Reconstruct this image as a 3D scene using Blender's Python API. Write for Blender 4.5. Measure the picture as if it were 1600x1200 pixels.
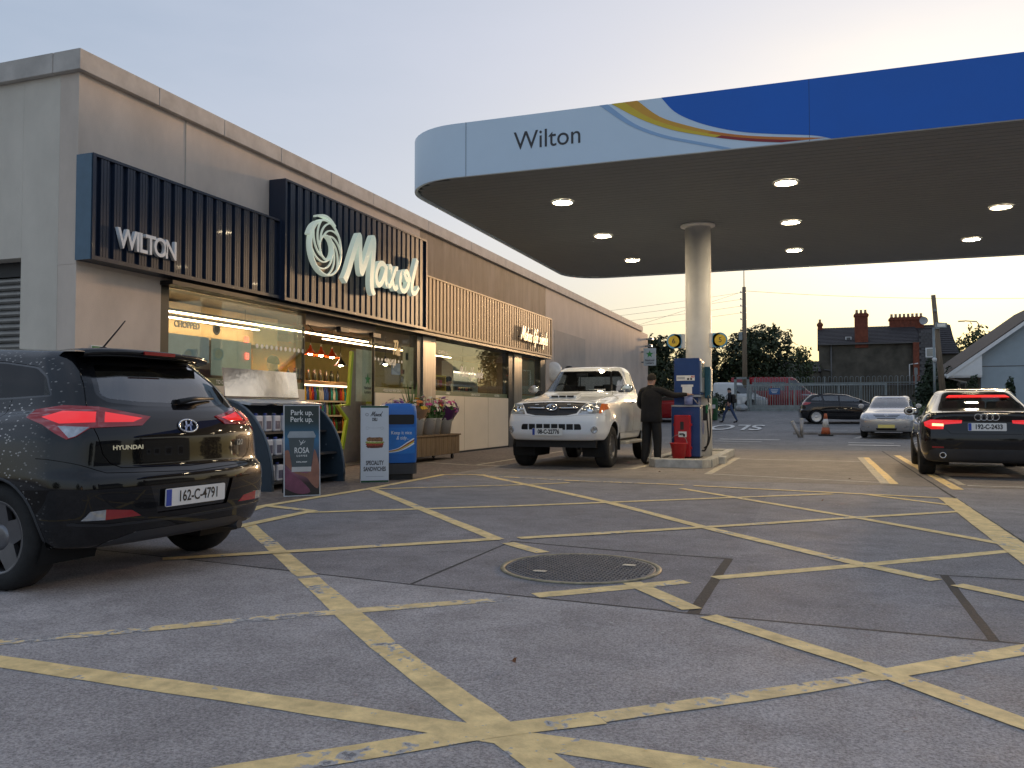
import bpy, bmesh, math, random
from mathutils import Vector, Matrix
from mathutils.bvhtree import BVHTree
R = math.radians
random.seed(7)
SC = bpy.context.scene
for o in list(bpy.data.objects):
    bpy.data.objects.remove(o, do_unlink=True)
COL = SC.collection
PI = math.pi

# ------------------------------------------------------------------ camera
cam_d = bpy.data.cameras.new('camera')
cam = bpy.data.objects.new('camera', cam_d)
COL.objects.link(cam)
cam_d.sensor_width = 36.0
cam_d.lens = 29.475
cam_d.clip_start = 0.05
cam_d.clip_end = 3000
cam.location = (0, 0, 1.05)
cam.rotation_euler = (R(90 + 1.88), 0, R(19.8))
SC.camera = cam

# ------------------------------------------------------------------ sky and sun
SUN_AZ, SUN_EL = 10.5, 5.2           # degrees clockwise from +Y, degrees above the horizon
world = bpy.data.worlds.new('World')
SC.world = world
world.use_nodes = True
wn, wl = world.node_tree.nodes, world.node_tree.links
wn.clear()
wo = wn.new('ShaderNodeOutputWorld')
bg = wn.new('ShaderNodeBackground')
sky = wn.new('ShaderNodeTexSky')
sky.sky_type = 'NISHITA'
sky.sun_disc = False
sky.sun_elevation = R(SUN_EL)
sky.sun_rotation = R(SUN_AZ)
sky.air_density = 1.0
sky.dust_density = 4.0
sky.ozone_density = 1.0
hs = wn.new('ShaderNodeHueSaturation')
hs.inputs['Saturation'].default_value = 1.2
hs.inputs['Value'].default_value = 1.0
# thin veil of high cloud: even pale layer broken by soft noise
tc = wn.new('ShaderNodeTexCoord')
mp = wn.new('ShaderNodeMapping'); mp.inputs['Scale'].default_value = (1.2, 1.2, 4.0)
nz = wn.new('ShaderNodeTexNoise'); nz.inputs['Scale'].default_value = 1.6
nz.inputs['Detail'].default_value = 5; nz.inputs['Roughness'].default_value = .55
cr = wn.new('ShaderNodeMapRange'); cr.inputs['From Min'].default_value = .35; cr.inputs['From Max'].default_value = .75
cr.inputs['To Min'].default_value = .05; cr.inputs['To Max'].default_value = .42
mx = wn.new('ShaderNodeMix'); mx.data_type = 'RGBA'
mx.inputs['B'].default_value = (1.6, 1.65, 1.9, 1)
wl.new(tc.outputs['Generated'], mp.inputs['Vector']); wl.new(mp.outputs[0], nz.inputs['Vector'])
wl.new(nz.outputs['Fac'], cr.inputs['Value']); wl.new(cr.outputs[0], mx.inputs['Factor'])
gm = wn.new('ShaderNodeGamma'); gm.inputs['Gamma'].default_value = .40     # flattens sky contrast, lifting the dimmer sky for more fill light
tn = wn.new('ShaderNodeMix'); tn.data_type = 'RGBA'; tn.blend_type = 'MULTIPLY'; tn.inputs['Factor'].default_value = 1
tn.inputs['B'].default_value = (.935, 1.0, 1.16, 1)
wl.new(sky.outputs[0], gm.inputs['Color']); wl.new(gm.outputs[0], tn.inputs['A']); wl.new(tn.outputs['Result'], hs.inputs['Color']); wl.new(hs.outputs[0], mx.inputs['A'])
# warm evening haze low on the horizon
sx = wn.new('ShaderNodeSeparateXYZ'); wl.new(tc.outputs['Generated'], sx.inputs[0])
hr = wn.new('ShaderNodeMapRange'); hr.interpolation_type = 'SMOOTHSTEP'; hr.inputs['From Min'].default_value = .0; hr.inputs['From Max'].default_value = .24
hr.inputs['To Min'].default_value = 1.; hr.inputs['To Max'].default_value = 0.; wl.new(sx.outputs['Z'], hr.inputs['Value'])
hz = wn.new('ShaderNodeMix'); hz.data_type = 'RGBA'; hz.blend_type = 'MULTIPLY'; hz.inputs['B'].default_value = (1.0, .95, .70, 1)
sdot = wn.new('ShaderNodeVectorMath'); sdot.operation = 'DOT_PRODUCT'      # the glow belongs to the sun's side of the sky
sdot.inputs[1].default_value = (math.sin(R(SUN_AZ)), math.cos(R(SUN_AZ)), 0); wl.new(tc.outputs['Generated'], sdot.inputs[0])
sm = wn.new('ShaderNodeMapRange'); sm.inputs['From Min'].default_value = -.6; sm.inputs['From Max'].default_value = .8; wl.new(sdot.outputs['Value'], sm.inputs['Value'])
hm = wn.new('ShaderNodeMath'); hm.operation = 'MULTIPLY'; wl.new(hr.outputs[0], hm.inputs[0]); wl.new(sm.outputs[0], hm.inputs[1])
wl.new(hm.outputs[0], hz.inputs['Factor']); wl.new(mx.outputs['Result'], hz.inputs['A'])
wl.new(hz.outputs['Result'], bg.inputs['Color'])
bg.inputs['Strength'].default_value = 0.15
wl.new(bg.outputs[0], wo.inputs[0])

sd = bpy.data.lights.new('sun', 'SUN')
sun = bpy.data.objects.new('sun', sd)
COL.objects.link(sun)
sd.energy = 1.4
sd.angle = R(5.0)
sd.color = (1.0, .62, .32)
sun.location = (20, 80, 30)
sun.rotation_euler = (R(90 - SUN_EL), 0, R(180 - SUN_AZ))

SC.view_settings.view_transform = 'Standard'
SC.view_settings.look = 'None'
SC.view_settings.gamma = 1.0
SC.view_settings.use_curve_mapping = False
SC.view_settings.exposure = 1.6
SC.render.engine = 'CYCLES'
SC.cycles.max_bounces = 8
SC.cycles.transparent_max_bounces = 12

# ------------------------------------------------------------------ materials
MATS = {}
def mat(name, col=(.5, .5, .5), rough=.5, metal=0., var=.12, scale=6., bump=0., bscale=80., coat=0.,
        emit=None, es=0., trans=0., alpha=1., spec=.5, stretch=(1, 1, 1), rvar=.06, ior=1.45):
    if name in MATS:
        return MATS[name]
    m = bpy.data.materials.new(name); m.use_nodes = True
    n, l = m.node_tree.nodes, m.node_tree.links
    b = n['Principled BSDF']
    b.inputs['Metallic'].default_value = metal
    b.inputs['Roughness'].default_value = rough
    b.inputs['IOR'].default_value = ior
    b.inputs['Specular IOR Level'].default_value = spec
    b.inputs['Coat Weight'].default_value = coat
    b.inputs['Coat Roughness'].default_value = .04
    b.inputs['Transmission Weight'].default_value = trans
    b.inputs['Alpha'].default_value = alpha
    tc = n.new('ShaderNodeTexCoord'); mp = n.new('ShaderNodeMapping')
    mp.inputs['Scale'].default_value = stretch
    l.new(tc.outputs['Object'], mp.inputs[0])
    nz = n.new('ShaderNodeTexNoise'); nz.inputs['Scale'].default_value = scale
    nz.inputs['Detail'].default_value = 6; nz.inputs['Roughness'].default_value = .6
    l.new(mp.outputs[0], nz.inputs['Vector'])
    mr = n.new('ShaderNodeMapRange'); mr.inputs['From Min'].default_value = .3; mr.inputs['From Max'].default_value = .7
    l.new(nz.outputs['Fac'], mr.inputs['Value'])
    mix = n.new('ShaderNodeMix'); mix.data_type = 'RGBA'
    mix.inputs['A'].default_value = tuple(max(0, c * (1 - var)) for c in col) + (1,)
    mix.inputs['B'].default_value = tuple(min(1, c * (1 + var)) for c in col) + (1,)
    l.new(mr.outputs[0], mix.inputs['Factor']); l.new(mix.outputs['Result'], b.inputs['Base Color'])
    if rvar:
        rr = n.new('ShaderNodeMapRange'); rr.inputs['To Min'].default_value = max(0, rough - rvar)
        rr.inputs['To Max'].default_value = min(1, rough + rvar)
        l.new(nz.outputs['Fac'], rr.inputs['Value']); l.new(rr.outputs[0], b.inputs['Roughness'])
    if bump:
        n2 = n.new('ShaderNodeTexNoise'); n2.inputs['Scale'].default_value = bscale; n2.inputs['Detail'].default_value = 4
        l.new(mp.outputs[0], n2.inputs['Vector'])
        bp = n.new('ShaderNodeBump'); bp.inputs['Strength'].default_value = bump; bp.inputs['Distance'].default_value = .02
        l.new(n2.outputs['Fac'], bp.inputs['Height']); l.new(bp.outputs[0], b.inputs['Normal'])
    if emit:
        b.inputs['Emission Color'].default_value = tuple(emit) + (1,)
        b.inputs['Emission Strength'].default_value = es
    MATS[name] = m
    return m

# ------------------------------------------------------------------ object helpers
def link(o, parent=None):
    COL.objects.link(o)
    if parent is not None:
        o.parent = parent
    return o

def tag(o, label=None, cat=None, group=None, kind=None):
    if label: o['label'] = label
    if cat: o['category'] = cat
    if group: o['group'] = group
    if kind: o['kind'] = kind
    return o

def thing(name, label, cat, loc=(0, 0, 0), rz=0., group=None):
    o = bpy.data.objects.new(name, None); COL.objects.link(o)
    o.empty_display_size = .1
    o.location = loc; o.rotation_euler = (0, 0, rz)
    return tag(o, label, cat, group)

def copy_tree(o, parent=None):
    c = o.copy(); COL.objects.link(c); c.parent = parent
    for ch in [x for x in list(o.children)]:
        copy_tree(ch, c)
    return c

class B:
    """collects shapes into one mesh"""
    def __init__(s): s.bm = bmesh.new(); s.mi = 0
    def _faces(s, fs):
        for f in fs: f.material_index = s.mi
    def poly(s, pts, flip=False):
        vs = [s.bm.verts.new(p) for p in pts]
        if flip: vs.reverse()
        f = s.bm.faces.new(vs); f.material_index = s.mi
        return f
    def box(s, c, d, rz=0., m=None):
        x, y, z = d[0] / 2, d[1] / 2, d[2] / 2
        M4 = Matrix.Translation(c) @ (m if m is not None else Matrix.Rotation(rz, 4, 'Z'))
        v = [s.bm.verts.new(M4 @ Vector((a * x, b * y, e * z))) for e in (-1, 1) for a, b in ((-1, -1), (1, -1), (1, 1), (-1, 1))]
        for q in ((3, 2, 1, 0), (4, 5, 6, 7), (0, 1, 5, 4), (1, 2, 6, 5), (2, 3, 7, 6), (3, 0, 4, 7)):
            f = s.bm.faces.new([v[i] for i in q]); f.material_index = s.mi
        return s
    def bb(s, a, b):   # box by two corners
        return s.box(tuple((p + q) / 2 for p, q in zip(a, b)), tuple(abs(q - p) for p, q in zip(a, b)))
    def cone(s, p0, p1, r0, r1, n=12, caps=True):
        p0, p1 = Vector(p0), Vector(p1); d = (p1 - p0)
        q = d.to_track_quat('Z', 'Y').to_matrix()
        A, Bv = [], []
        for i in range(n):
            a = 2 * PI * i / n; e = Vector((math.cos(a), math.sin(a), 0))
            A.append(s.bm.verts.new(p0 + q @ (e * r0))); Bv.append(s.bm.verts.new(p1 + q @ (e * r1)))
        fs = [s.bm.faces.new((A[i], A[(i + 1) % n], Bv[(i + 1) % n], Bv[i])) for i in range(n)]
        for f in fs: f.smooth = True
        if caps:
            fs.append(s.bm.faces.new(list(reversed(A)))); fs.append(s.bm.faces.new(Bv))
        s._faces(fs); return s
    def cyl(s, p0, p1, r, n=12, caps=True): return s.cone(p0, p1, r, r, n, caps)
    def lathe(s, prof, n=24, c=(0, 0, 0), axis='Z', cap=True):
        """prof: list of (r, h)"""
        c = Vector(c); rings = []
        for r, h in prof:
            ring = []
            for i in range(n):
                a = 2 * PI * i / n; x, y = r * math.cos(a), r * math.sin(a)
                p = Vector((x, y, h)) if axis == 'Z' else (Vector((h, x, y)) if axis == 'X' else Vector((y, h, x)))
                ring.append(s.bm.verts.new(c + p))
            rings.append(ring)
        fs = []
        for a, b in zip(rings, rings[1:]):
            for i in range(n):
                f = s.bm.faces.new((a[i], a[(i + 1) % n], b[(i + 1) % n], b[i])); f.smooth = True; fs.append(f)
        if cap:
            for ring, rv in ((rings[0], True), (rings[-1], False)):
                fs.append(s.bm.faces.new(list(reversed(ring)) if rv else ring))
        s._faces(fs); return s
    def tube(s, pts, r, n=8, closed=False):
        pts = [Vector(p) for p in pts]; rings = []
        N = len(pts); rr = r if isinstance(r, (list, tuple)) else [r] * N
        up = Vector((0, 0, 1)); prev = None
        for i, p in enumerate(pts):
            if closed: t = pts[(i + 1) % N] - pts[i - 1]
            else: t = pts[min(i + 1, N - 1)] - pts[max(i - 1, 0)]
            t.normalize()
            if prev is None:
                a = t.cross(up)
                if a.length < 1e-3: a = t.cross(Vector((1, 0, 0)))
            else:
                a = prev - t * prev.dot(t)
            a.normalize(); prev = a; b = t.cross(a)
            rings.append([s.bm.verts.new(p + (a * math.cos(2 * PI * k / n) + b * math.sin(2 * PI * k / n)) * rr[i]) for k in range(n)])
        fs = []
        for i in range(N if closed else N - 1):
            A, C = rings[i], rings[(i + 1) % N]
            for k in range(n):
                f = s.bm.faces.new((A[k], A[(k + 1) % n], C[(k + 1) % n], C[k])); f.smooth = True; fs.append(f)
        if not closed:
            fs.append(s.bm.faces.new(list(reversed(rings[0])))); fs.append(s.bm.faces.new(rings[-1]))
        s._faces(fs); return s
    def prism(s, pts, d, M4=None):
        """pts: 2-D outline (counter-clockwise), extruded from z=0 to z=d, then placed by M4"""
        M4 = M4 or Matrix()
        a = [s.bm.verts.new(M4 @ Vector((p[0], p[1], 0))) for p in pts]
        b = [s.bm.verts.new(M4 @ Vector((p[0], p[1], d))) for p in pts]
        n = len(pts)
        fs = [s.bm.faces.new(list(reversed(a))), s.bm.faces.new(b)]
        for i in range(n): fs.append(s.bm.faces.new((a[i], a[(i + 1) % n], b[(i + 1) % n], b[i])))
        s._faces(fs); return s
    def obj(s, name, m, parent=None, loc=None, rot=None, bevel=0., seg=2, smooth=False, fix=True):
        me = bpy.data.meshes.new(name)
        if fix: bmesh.ops.recalc_face_normals(s.bm, faces=s.bm.faces)
        if bevel:
            es = [e for e in s.bm.edges if len(e.link_faces) == 2 and e.calc_face_angle(0) > .6]
            bmesh.ops.bevel(s.bm, geom=es, offset=bevel, segments=seg, affect='EDGES', profile=.5, clamp_overlap=True)
        if smooth:
            for f in s.bm.faces: f.smooth = True
        s.bm.to_mesh(me); s.bm.free()
        for q in (m if isinstance(m, (list, tuple)) else [m]): me.materials.append(q)
        if smooth:
            try: me.set_sharp_from_angle(angle=R(38))
            except Exception: pass
        o = bpy.data.objects.new(name, me); link(o, parent)
        if loc is not None: o.location = loc
        if rot is not None: o.rotation_euler = rot
        return o

# planes for flat work: local x to the right as read, local y up
FRONT_X = Matrix(((0, 0, 1, 0), (1, 0, 0, 0), (0, 1, 0, 0), (0, 0, 0, 1)))     # x->+Y, y->+Z, out->+X
FRONT_Y = Matrix(((1, 0, 0, 0), (0, 0, -1, 0), (0, 1, 0, 0), (0, 0, 0, 1)))    # x->+X, y->+Z, out->-Y
def place(M4, p): return Matrix.Translation(p) @ M4

def text(name, s, size, m, M4, parent=None, depth=.002, align='CENTER', sx=1., bold=0., shear=0., space=1.):
    cu = bpy.data.curves.new('t', 'FONT'); cu.body = s; cu.size = size; cu.extrude = depth / 2
    cu.align_x = align; cu.align_y = 'CENTER'; cu.offset = bold; cu.shear = shear; cu.space_character = space
    cu.resolution_u = 4
    t = bpy.data.objects.new('t', cu); COL.objects.link(t)
    me = bpy.data.meshes.new_from_object(t.evaluated_get(bpy.context.evaluated_depsgraph_get()))
    bpy.data.objects.remove(t, do_unlink=True); bpy.data.curves.remove(cu)
    me.transform(Matrix.Translation((0, 0, depth / 2)) @ Matrix.Diagonal((sx, 1, 1, 1)))
    me.transform(M4)
    me.name = name; me.materials.clear(); me.materials.append(m)
    o = bpy.data.objects.new(name, me)
    return link(o, parent)

def smooth_path(pts, k=6, closed=False):
    out = []; n = len(pts)
    rng = range(n) if closed else range(n - 1)
    for i in rng:
        p0 = pts[i - 1] if (closed or i > 0) else pts[i]
        p1, p2 = pts[i], pts[(i + 1) % n]
        p3 = pts[(i + 2) % n] if (closed or i + 2 < n) else p2
        for j in range(k):
            t = j / k
            out.append(tuple(.5 * (2 * b + (c - a) * t + (2 * a - 5 * b + 4 * c - d) * t * t + (3 * b - a - 3 * c + d) * t ** 3)
                             for a, b, c, d in zip(p0, p1, p2, p3)))
    if not closed: out.append(tuple(pts[-1]))
    return out

def stroke(bld, pts, w, d, M4, k=6, z0=0., rise=.0):
    """a flat brush stroke of width w (number or list) and thickness d following pts"""
    P = smooth_path(pts, k) if k > 1 else pts
    n = len(P); L, Rr = [], []
    for i, p in enumerate(P):
        a, b = P[max(i - 1, 0)], P[min(i + 1, n - 1)]
        t = Vector((b[0] - a[0], b[1] - a[1])); t.normalize(); nn = Vector((-t.y, t.x))
        ww = w if not isinstance(w, (list, tuple)) else w[min(int(i / max(1, n - 1) * (len(w) - 1)), len(w) - 2)] * (1 - (i / max(1, n - 1) * (len(w) - 1)) % 1) + w[min(int(i / max(1, n - 1) * (len(w) - 1)) + 1, len(w) - 1)] * ((i / max(1, n - 1) * (len(w) - 1)) % 1)
        L.append((p[0] + nn.x * ww / 2, p[1] + nn.y * ww / 2)); Rr.append((p[0] - nn.x * ww / 2, p[1] - nn.y * ww / 2))
    bm = bld.bm
    def V(q, z): return bm.verts.new(M4 @ Vector((q[0], q[1], z)))
    rows = []
    for i in range(n):
        z = z0 + d + rise * i / n
        rows.append((V(L[i], z0), V(Rr[i], z0), V(Rr[i], z), V(L[i], z)))
    fs = []
    for a, b in zip(rows, rows[1:]):
        for q in range(4): fs.append(bm.faces.new((a[q], a[(q + 1) % 4], b[(q + 1) % 4], b[q])))
    fs.append(bm.faces.new(rows[0])); fs.append(bm.faces.new(list(reversed(rows[-1]))))
    bld._faces(fs)

def gz(y):
    """the yard climbs gently behind the forecourt"""
    P = ((24, 0.), (33, .15), (43, .48), (50, 1.04), (53, 1.12))
    if y <= 24: return 0.
    for (a, za), (c, zc) in zip(P, P[1:]):
        if y <= c: return za + (zc - za) * (y - a) / (c - a)
    return 1.12
# ================================================================== ground
def ground_mat(name, c1, c2, fine, stain=.5, bump=.7, rough=.82):
    m = bpy.data.materials.new(name); m.use_nodes = True
    n, l = m.node_tree.nodes, m.node_tree.links; b = n['Principled BSDF']
    tc = n.new('ShaderNodeTexCoord')
    def noise(sc, det=6, ro=.6):
        q = n.new('ShaderNodeTexNoise'); q.inputs['Scale'].default_value = sc; q.inputs['Detail'].default_value = det
        q.inputs['Roughness'].default_value = ro; l.new(tc.outputs['Object'], q.inputs['Vector']); return q.outputs['Fac']
    def rng(v, a, bb, c, d):
        q = n.new('ShaderNodeMapRange'); q.inputs['From Min'].default_value = a; q.inputs['From Max'].default_value = bb
        q.inputs['To Min'].default_value = c; q.inputs['To Max'].default_value = d; l.new(v, q.inputs['Value']); return q.outputs[0]
    def mixc(f, a, bb, mode='MIX'):
        q = n.new('ShaderNodeMix'); q.data_type = 'RGBA'; q.blend_type = mode
        if isinstance(f, float): q.inputs['Factor'].default_value = f
        else: l.new(f, q.inputs['Factor'])
        for k, v in (('A', a), ('B', bb)):
            if isinstance(v, tuple): q.inputs[k].default_value = v + (1,)
            else: l.new(v, q.inputs[k])
        return q.outputs['Result']
    base = mixc(rng(noise(.55), .35, .65, 0., 1.), c1, c2)
    base = mixc(rng(noise(3.2, 8), .42, .72, 0., .75), base, tuple(x * .72 for x in c1))
    sp = rng(noise(fine, 3, .7), .3, .7, .48, 1.52)
    comb = n.new('ShaderNodeCombineColor')
    for k in range(3): l.new(sp, comb.inputs[k])
    base = mixc(1.0, base, comb.outputs[0], 'MULTIPLY')
    # chewing-gum and oil marks
    vo = n.new('ShaderNodeTexVoronoi'); vo.inputs['Scale'].default_value = 1.3; vo.inputs['Randomness'].default_value = 1
    l.new(tc.outputs['Object'], vo.inputs['Vector'])
    base = mixc(rng(vo.outputs['Distance'], .02, .045, .5 * stain, 0.), base, tuple(x * .3 for x in c1))
    base = mixc(rng(noise(1.1, 7, .7), .6, .74, 0., stain), base, tuple(x * .45 for x in c1))
    l.new(base, b.inputs['Base Color'])
    l.new(rng(noise(2.2), .3, .7, rough - .1, rough + .1), b.inputs['Roughness'])
    bp = n.new('ShaderNodeBump'); bp.inputs['Strength'].default_value = bump; bp.inputs['Distance'].default_value = .012
    l.new(noise(fine * 1.3, 3, .7), bp.inputs['Height']); l.new(bp.outputs[0], b.inputs['Normal'])
    MATS[name] = m
    return m

M_con = ground_mat('forecourt_concrete', (.315, .292, .285), (.455, .425, .415), 95, .6)
M_con_shade = ground_mat('box_slab_shade_tone', (.208, .195, .198), (.295, .276, .278), 95, .7)  # concrete darkened in its base colour to stand in for canopy shade
M_con_half_shade = ground_mat('box_slab_half_shade_tone', (.24, .224, .226), (.33, .308, .308), 95, .7)  # the same shade put into the colour, a step lighter
M_con2 = ground_mat('bay_concrete', (.22, .192, .172), (.29, .255, .225), 80)  # browner base colour stands in for warm sky reflected at grazing angles
M_asp = ground_mat('asphalt', (.17, .165, .165), (.225, .22, .212), 30, .3)
M_pav = ground_mat('pavement_setts', (.15, .115, .095), (.20, .16, .13), 14, .4)

def sheet(name, pts, z, m, parent=None, follow=False):
    b = B(); b.poly([(p[0], p[1], z + (gz(p[1]) if follow else 0)) for p in pts])
    return b.obj(name, m, parent)

def terrain(name, x0, x1, ys, m, dz=0.):
    b = B(); rows = []
    xs = [x0 + (x1 - x0) * i / 24 for i in range(25)]
    for y in ys: rows.append([b.bm.verts.new((x, y, gz(y) + dz)) for x in xs])
    for a, c in zip(rows, rows[1:]):
        for i in range(24): b.bm.faces.new((a[i], a[i + 1], c[i + 1], c[i]))
    return b.obj(name, m, smooth=True)

tag(terrain('ground', -600, 700, [-400, -60, 0, 20, 24] + [25 + k for k in range(28)] + [60, 90, 150, 300, 900], M_asp), kind='structure')
forecourt = tag(sheet('forecourt', [(-5.75, -14), (22, -14), (22, 4.28), (.74, 4.37), (-.58, 4.43), (-2.31, 4.6), (-4.33, 4.86), (-5.75, 5.01)], .004, M_con), kind='structure')
def poly_sheet(name, pts, m): return tag(sheet(name, pts, .004, m), kind='structure')
poly_sheet('box_slab', [(-5.75, 5.01), (-4.33, 4.86), (-2.31, 4.6), (-2.3, 6.42), (-.56, 6.16), (-.56, 13.0), (-5.75, 13.0)], M_con_shade)
poly_sheet('manhole_slab', [(-2.31, 4.6), (-.58, 4.43), (-.56, 6.16), (-2.3, 6.42)], M_con_shade)
poly_sheet('box_slab', [(-.58, 4.43), (.74, 4.37), (22, 4.28), (22, 13.0), (-.56, 13.0), (-.56, 6.16)], M_con_half_shade)
bays = tag(sheet('fuel_bay_floor', [(-5.75, 13.0), (22, 13.0), (22, 24.4), (-5.75, 24.4)], .004, M_con2), kind='structure')
pav = tag(sheet('pavement', [(-8.44, -14), (-5.75, -14), (-5.75, 24.4), (-8.44, 24.4)], .004, M_pav), kind='structure')
tag(sheet('yard_floor', [(-40, -14), (-8.44, -14), (-8.44, 7.85), (-40, 7.85)], .004, M_con), kind='structure')

# painted lines -----------------------------------------------------
def paint_mat(name, col, wear=.52, seed=0.):
    m = bpy.data.materials.new(name); m.use_nodes = True
    n, l = m.node_tree.nodes, m.node_tree.links; b = n['Principled BSDF']
    b.inputs['Roughness'].default_value = .7
    tc = n.new('ShaderNodeTexCoord')
    def noise(sc, det, off):
        mp = n.new('ShaderNodeMapping'); mp.inputs['Location'].default_value = (off, off * 2, 0)
        l.new(tc.outputs['Object'], mp.inputs[0])
        q = n.new('ShaderNodeTexNoise'); q.inputs['Scale'].default_value = sc; q.inputs['Detail'].default_value = det
        q.inputs['Roughness'].default_value = .65; l.new(mp.outputs[0], q.inputs['Vector']); return q.outputs['Fac']
    mx = n.new('ShaderNodeMix'); mx.data_type = 'RGBA'
    mx.inputs['A'].default_value = tuple(c * .62 for c in col) + (1,); mx.inputs['B'].default_value = tuple(min(1, c * 1.12) for c in col) + (1,)
    mr = n.new('ShaderNodeMapRange'); mr.inputs['From Min'].default_value = .3; mr.inputs['From Max'].default_value = .7
    l.new(noise(9, 8, 1.), mr.inputs[0]); l.new(mr.outputs[0], mx.inputs['Factor']); l.new(mx.outputs['Result'], b.inputs['Base Color'])
    # flaked-off patches show the concrete below
    ad = n.new('ShaderNodeMath'); ad.operation = 'ADD'
    s1 = n.new('ShaderNodeMath'); s1.operation = 'MULTIPLY'; s1.inputs[1].default_value = .55
    l.new(noise(2.1, 4, seed + 3.), s1.inputs[0]); l.new(s1.outputs[0], ad.inputs[0])
    s2 = n.new('ShaderNodeMath'); s2.operation = 'MULTIPLY'; s2.inputs[1].default_value = .45
    l.new(noise(17, 8, seed + 7.), s2.inputs[0]); l.new(s2.outputs[0], ad.inputs[1])
    th = n.new('ShaderNodeMapRange'); th.inputs['From Min'].default_value = wear; th.inputs['From Max'].default_value = wear + .012
    l.new(ad.outputs[0], th.inputs[0])
    rs = n.new('ShaderNodeMix'); rs.data_type = 'RGBA'; rs.inputs['B'].default_value = (.42, .40, .385, 1)      # grey ghost where the paint has flaked
    l.new(th.outputs[0], rs.inputs['Factor']); l.new(mx.outputs['Result'], rs.inputs['A']); l.new(rs.outputs['Result'], b.inputs['Base Color'])
    t2 = n.new('ShaderNodeMapRange'); t2.inputs['From Min'].default_value = wear + .03; t2.inputs['From Max'].default_value = wear + .07
    t2.inputs['To Min'].default_value = 1; t2.inputs['To Max'].default_value = .12
    l.new(ad.outputs[0], t2.inputs[0]); l.new(t2.outputs[0], b.inputs['Alpha'])
    bp = n.new('ShaderNodeBump'); bp.inputs['Strength'].default_value = .3; bp.inputs['Distance'].default_value = .01
    l.new(noise(60, 3, 0.), bp.inputs['Height']); l.new(bp.outputs[0], b.inputs['Normal'])
    MATS[name] = m
    return m
M_yel = paint_mat('yellow_line_paint', (.90, .66, .30), .575)
M_yel2 = paint_mat('worn_yellow_line_paint', (.86, .64, .31), .50, 4.)
M_wht = paint_mat('white_line_paint', (.62, .6, .56), .56, 9.)
M_tan = paint_mat('cream_line_paint', (.55, .48, .36), .55, 5.)

def road_line(name, pts, w, m, z, parent=None, jit=.006, follow=False):
    b = B(); L = []
    for (x0, y0), (x1, y1) in zip(pts, pts[1:]):
        d = math.hypot(x1 - x0, y1 - y0); k = max(2, int(d / .11))
        L += [(x0 + (x1 - x0) * i / k, y0 + (y1 - y0) * i / k) for i in range(k)]
    L.append(pts[-1]); rows = []
    jl = jr = 0.
    for i, p in enumerate(L):
        a, c = L[max(0, i - 1)], L[min(len(L) - 1, i + 1)]
        t = Vector((c[0] - a[0], c[1] - a[1])).normalized(); nn = Vector((-t.y, t.x))
        jl = jl * .8 + random.uniform(-jit, jit) * .6; jr = jr * .8 + random.uniform(-jit, jit) * .6
        zz = z + (gz(p[1]) if follow else 0)
        rows.append((b.bm.verts.new((p[0] + nn.x * (w / 2 + jl), p[1] + nn.y * (w / 2 + jl), zz)),
                     b.bm.verts.new((p[0] - nn.x * (w / 2 + jr), p[1] - nn.y * (w / 2 + jr), zz))))
    for a, c in zip(rows, rows[1:]): b.bm.faces.new((a[0], a[1], c[1], c[0]))
    o = b.obj(name, m, parent)
    return o

box_lines = [  # (points on the ground, worn?, width)
    ([(-4.93, 6.5), (-3.14, 4.70), (-3.05, 4.62)], 0, .13), ([(-3.0, 4.56), (-1.82, 3.37), (-.95, 2.58), (-.2, 1.9)], 0, .135),
    ([(-5.2, 2.63), (-3.22, 2.61), (-2.01, 2.59), (-1.06, 2.565), (-.28, 2.55), (1.8, 2.5)], 0, .125),
    ([(-3.9, 2.48), (-3.48, 2.82), (-2.47, 3.74), (-1.6, 4.45)], 1, .10), ([(-1.5, 4.56), (-.75, 5.25)], 0, .12), ([(-.6, 5.42), (.3, 6.22), (1.44, 7.28)], 0, .11),
    ([(-2.2, 1.45), (-1.51, 2.12), (-1.01, 2.59), (-.7, 2.83)], 0, .12), ([(-.7, 2.83), (-.06, 3.38), (.35, 3.77)], 1, .10), ([(.2, 3.62), (.86, 4.26), (2.2, 5.5)], 0, .11),
    ([(-5.58, 10.0), (-2.44, 6.44)], 0, .12), ([(-2.3, 6.3), (-1.9, 5.95)], 0, .11), ([(-1.06, 5.1), (-.62, 4.52)], 0, .12), ([(-.52, 4.4), (.17, 3.78), (.64, 3.26), (1.6, 2.3)], 0, .115),
    ([(-5.2, 12.9), (-2.25, 9.50), (-.95, 7.74), (.3, 6.22), (.70, 5.8)], 0, .12), ([(.80, 5.7), (1.2, 5.28), (3, 3.4)], 0, .11),
    ([(-1.7, 11.5), (-.82, 10.42), (.39, 8.94), (1.44, 7.5)], 0, .11), ([(.6, 11.48), (1.49, 10.4)], 0, .11),
    ([(-4.97, 7.45), (-3.14, 8.75), (-2.26, 9.45), (-.7, 10.7), (.2, 11.4)], 0, .11),
    ([(-4.35, 4.78), (-2.44, 6.46)], 0, .12), ([(-2.30, 6.55), (-.94, 7.74), (.44, 9.0), (1.48, 9.9)], 0, .11),
    ([(-5.62, 10.0), (-4.03, 11.22), (-3.38, 11.86)], 0, .10),
    ([(1.5, 11.3), (1.44, 7.0), (1.40, 2.6)], 0, .20),
    ([(-5.3, 12.75), (-3.47, 12.25), (-2.05, 12.1), (-1.75, 12.05)], 1, .11), ([(-1.6, 11.98), (.56, 11.5), (1.56, 11.29)], 0, .11),
    ([(-4.92, 6.3), (-4.97, 7.6), (-5.72, 7.85)], 0, .13),
    ([(-5.3, 6.4), (-5.73, 7.8), (-5.66, 10.09), (-5.77, 12.7), (-5.2, 12.85)], 0, .12),
]
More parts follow.
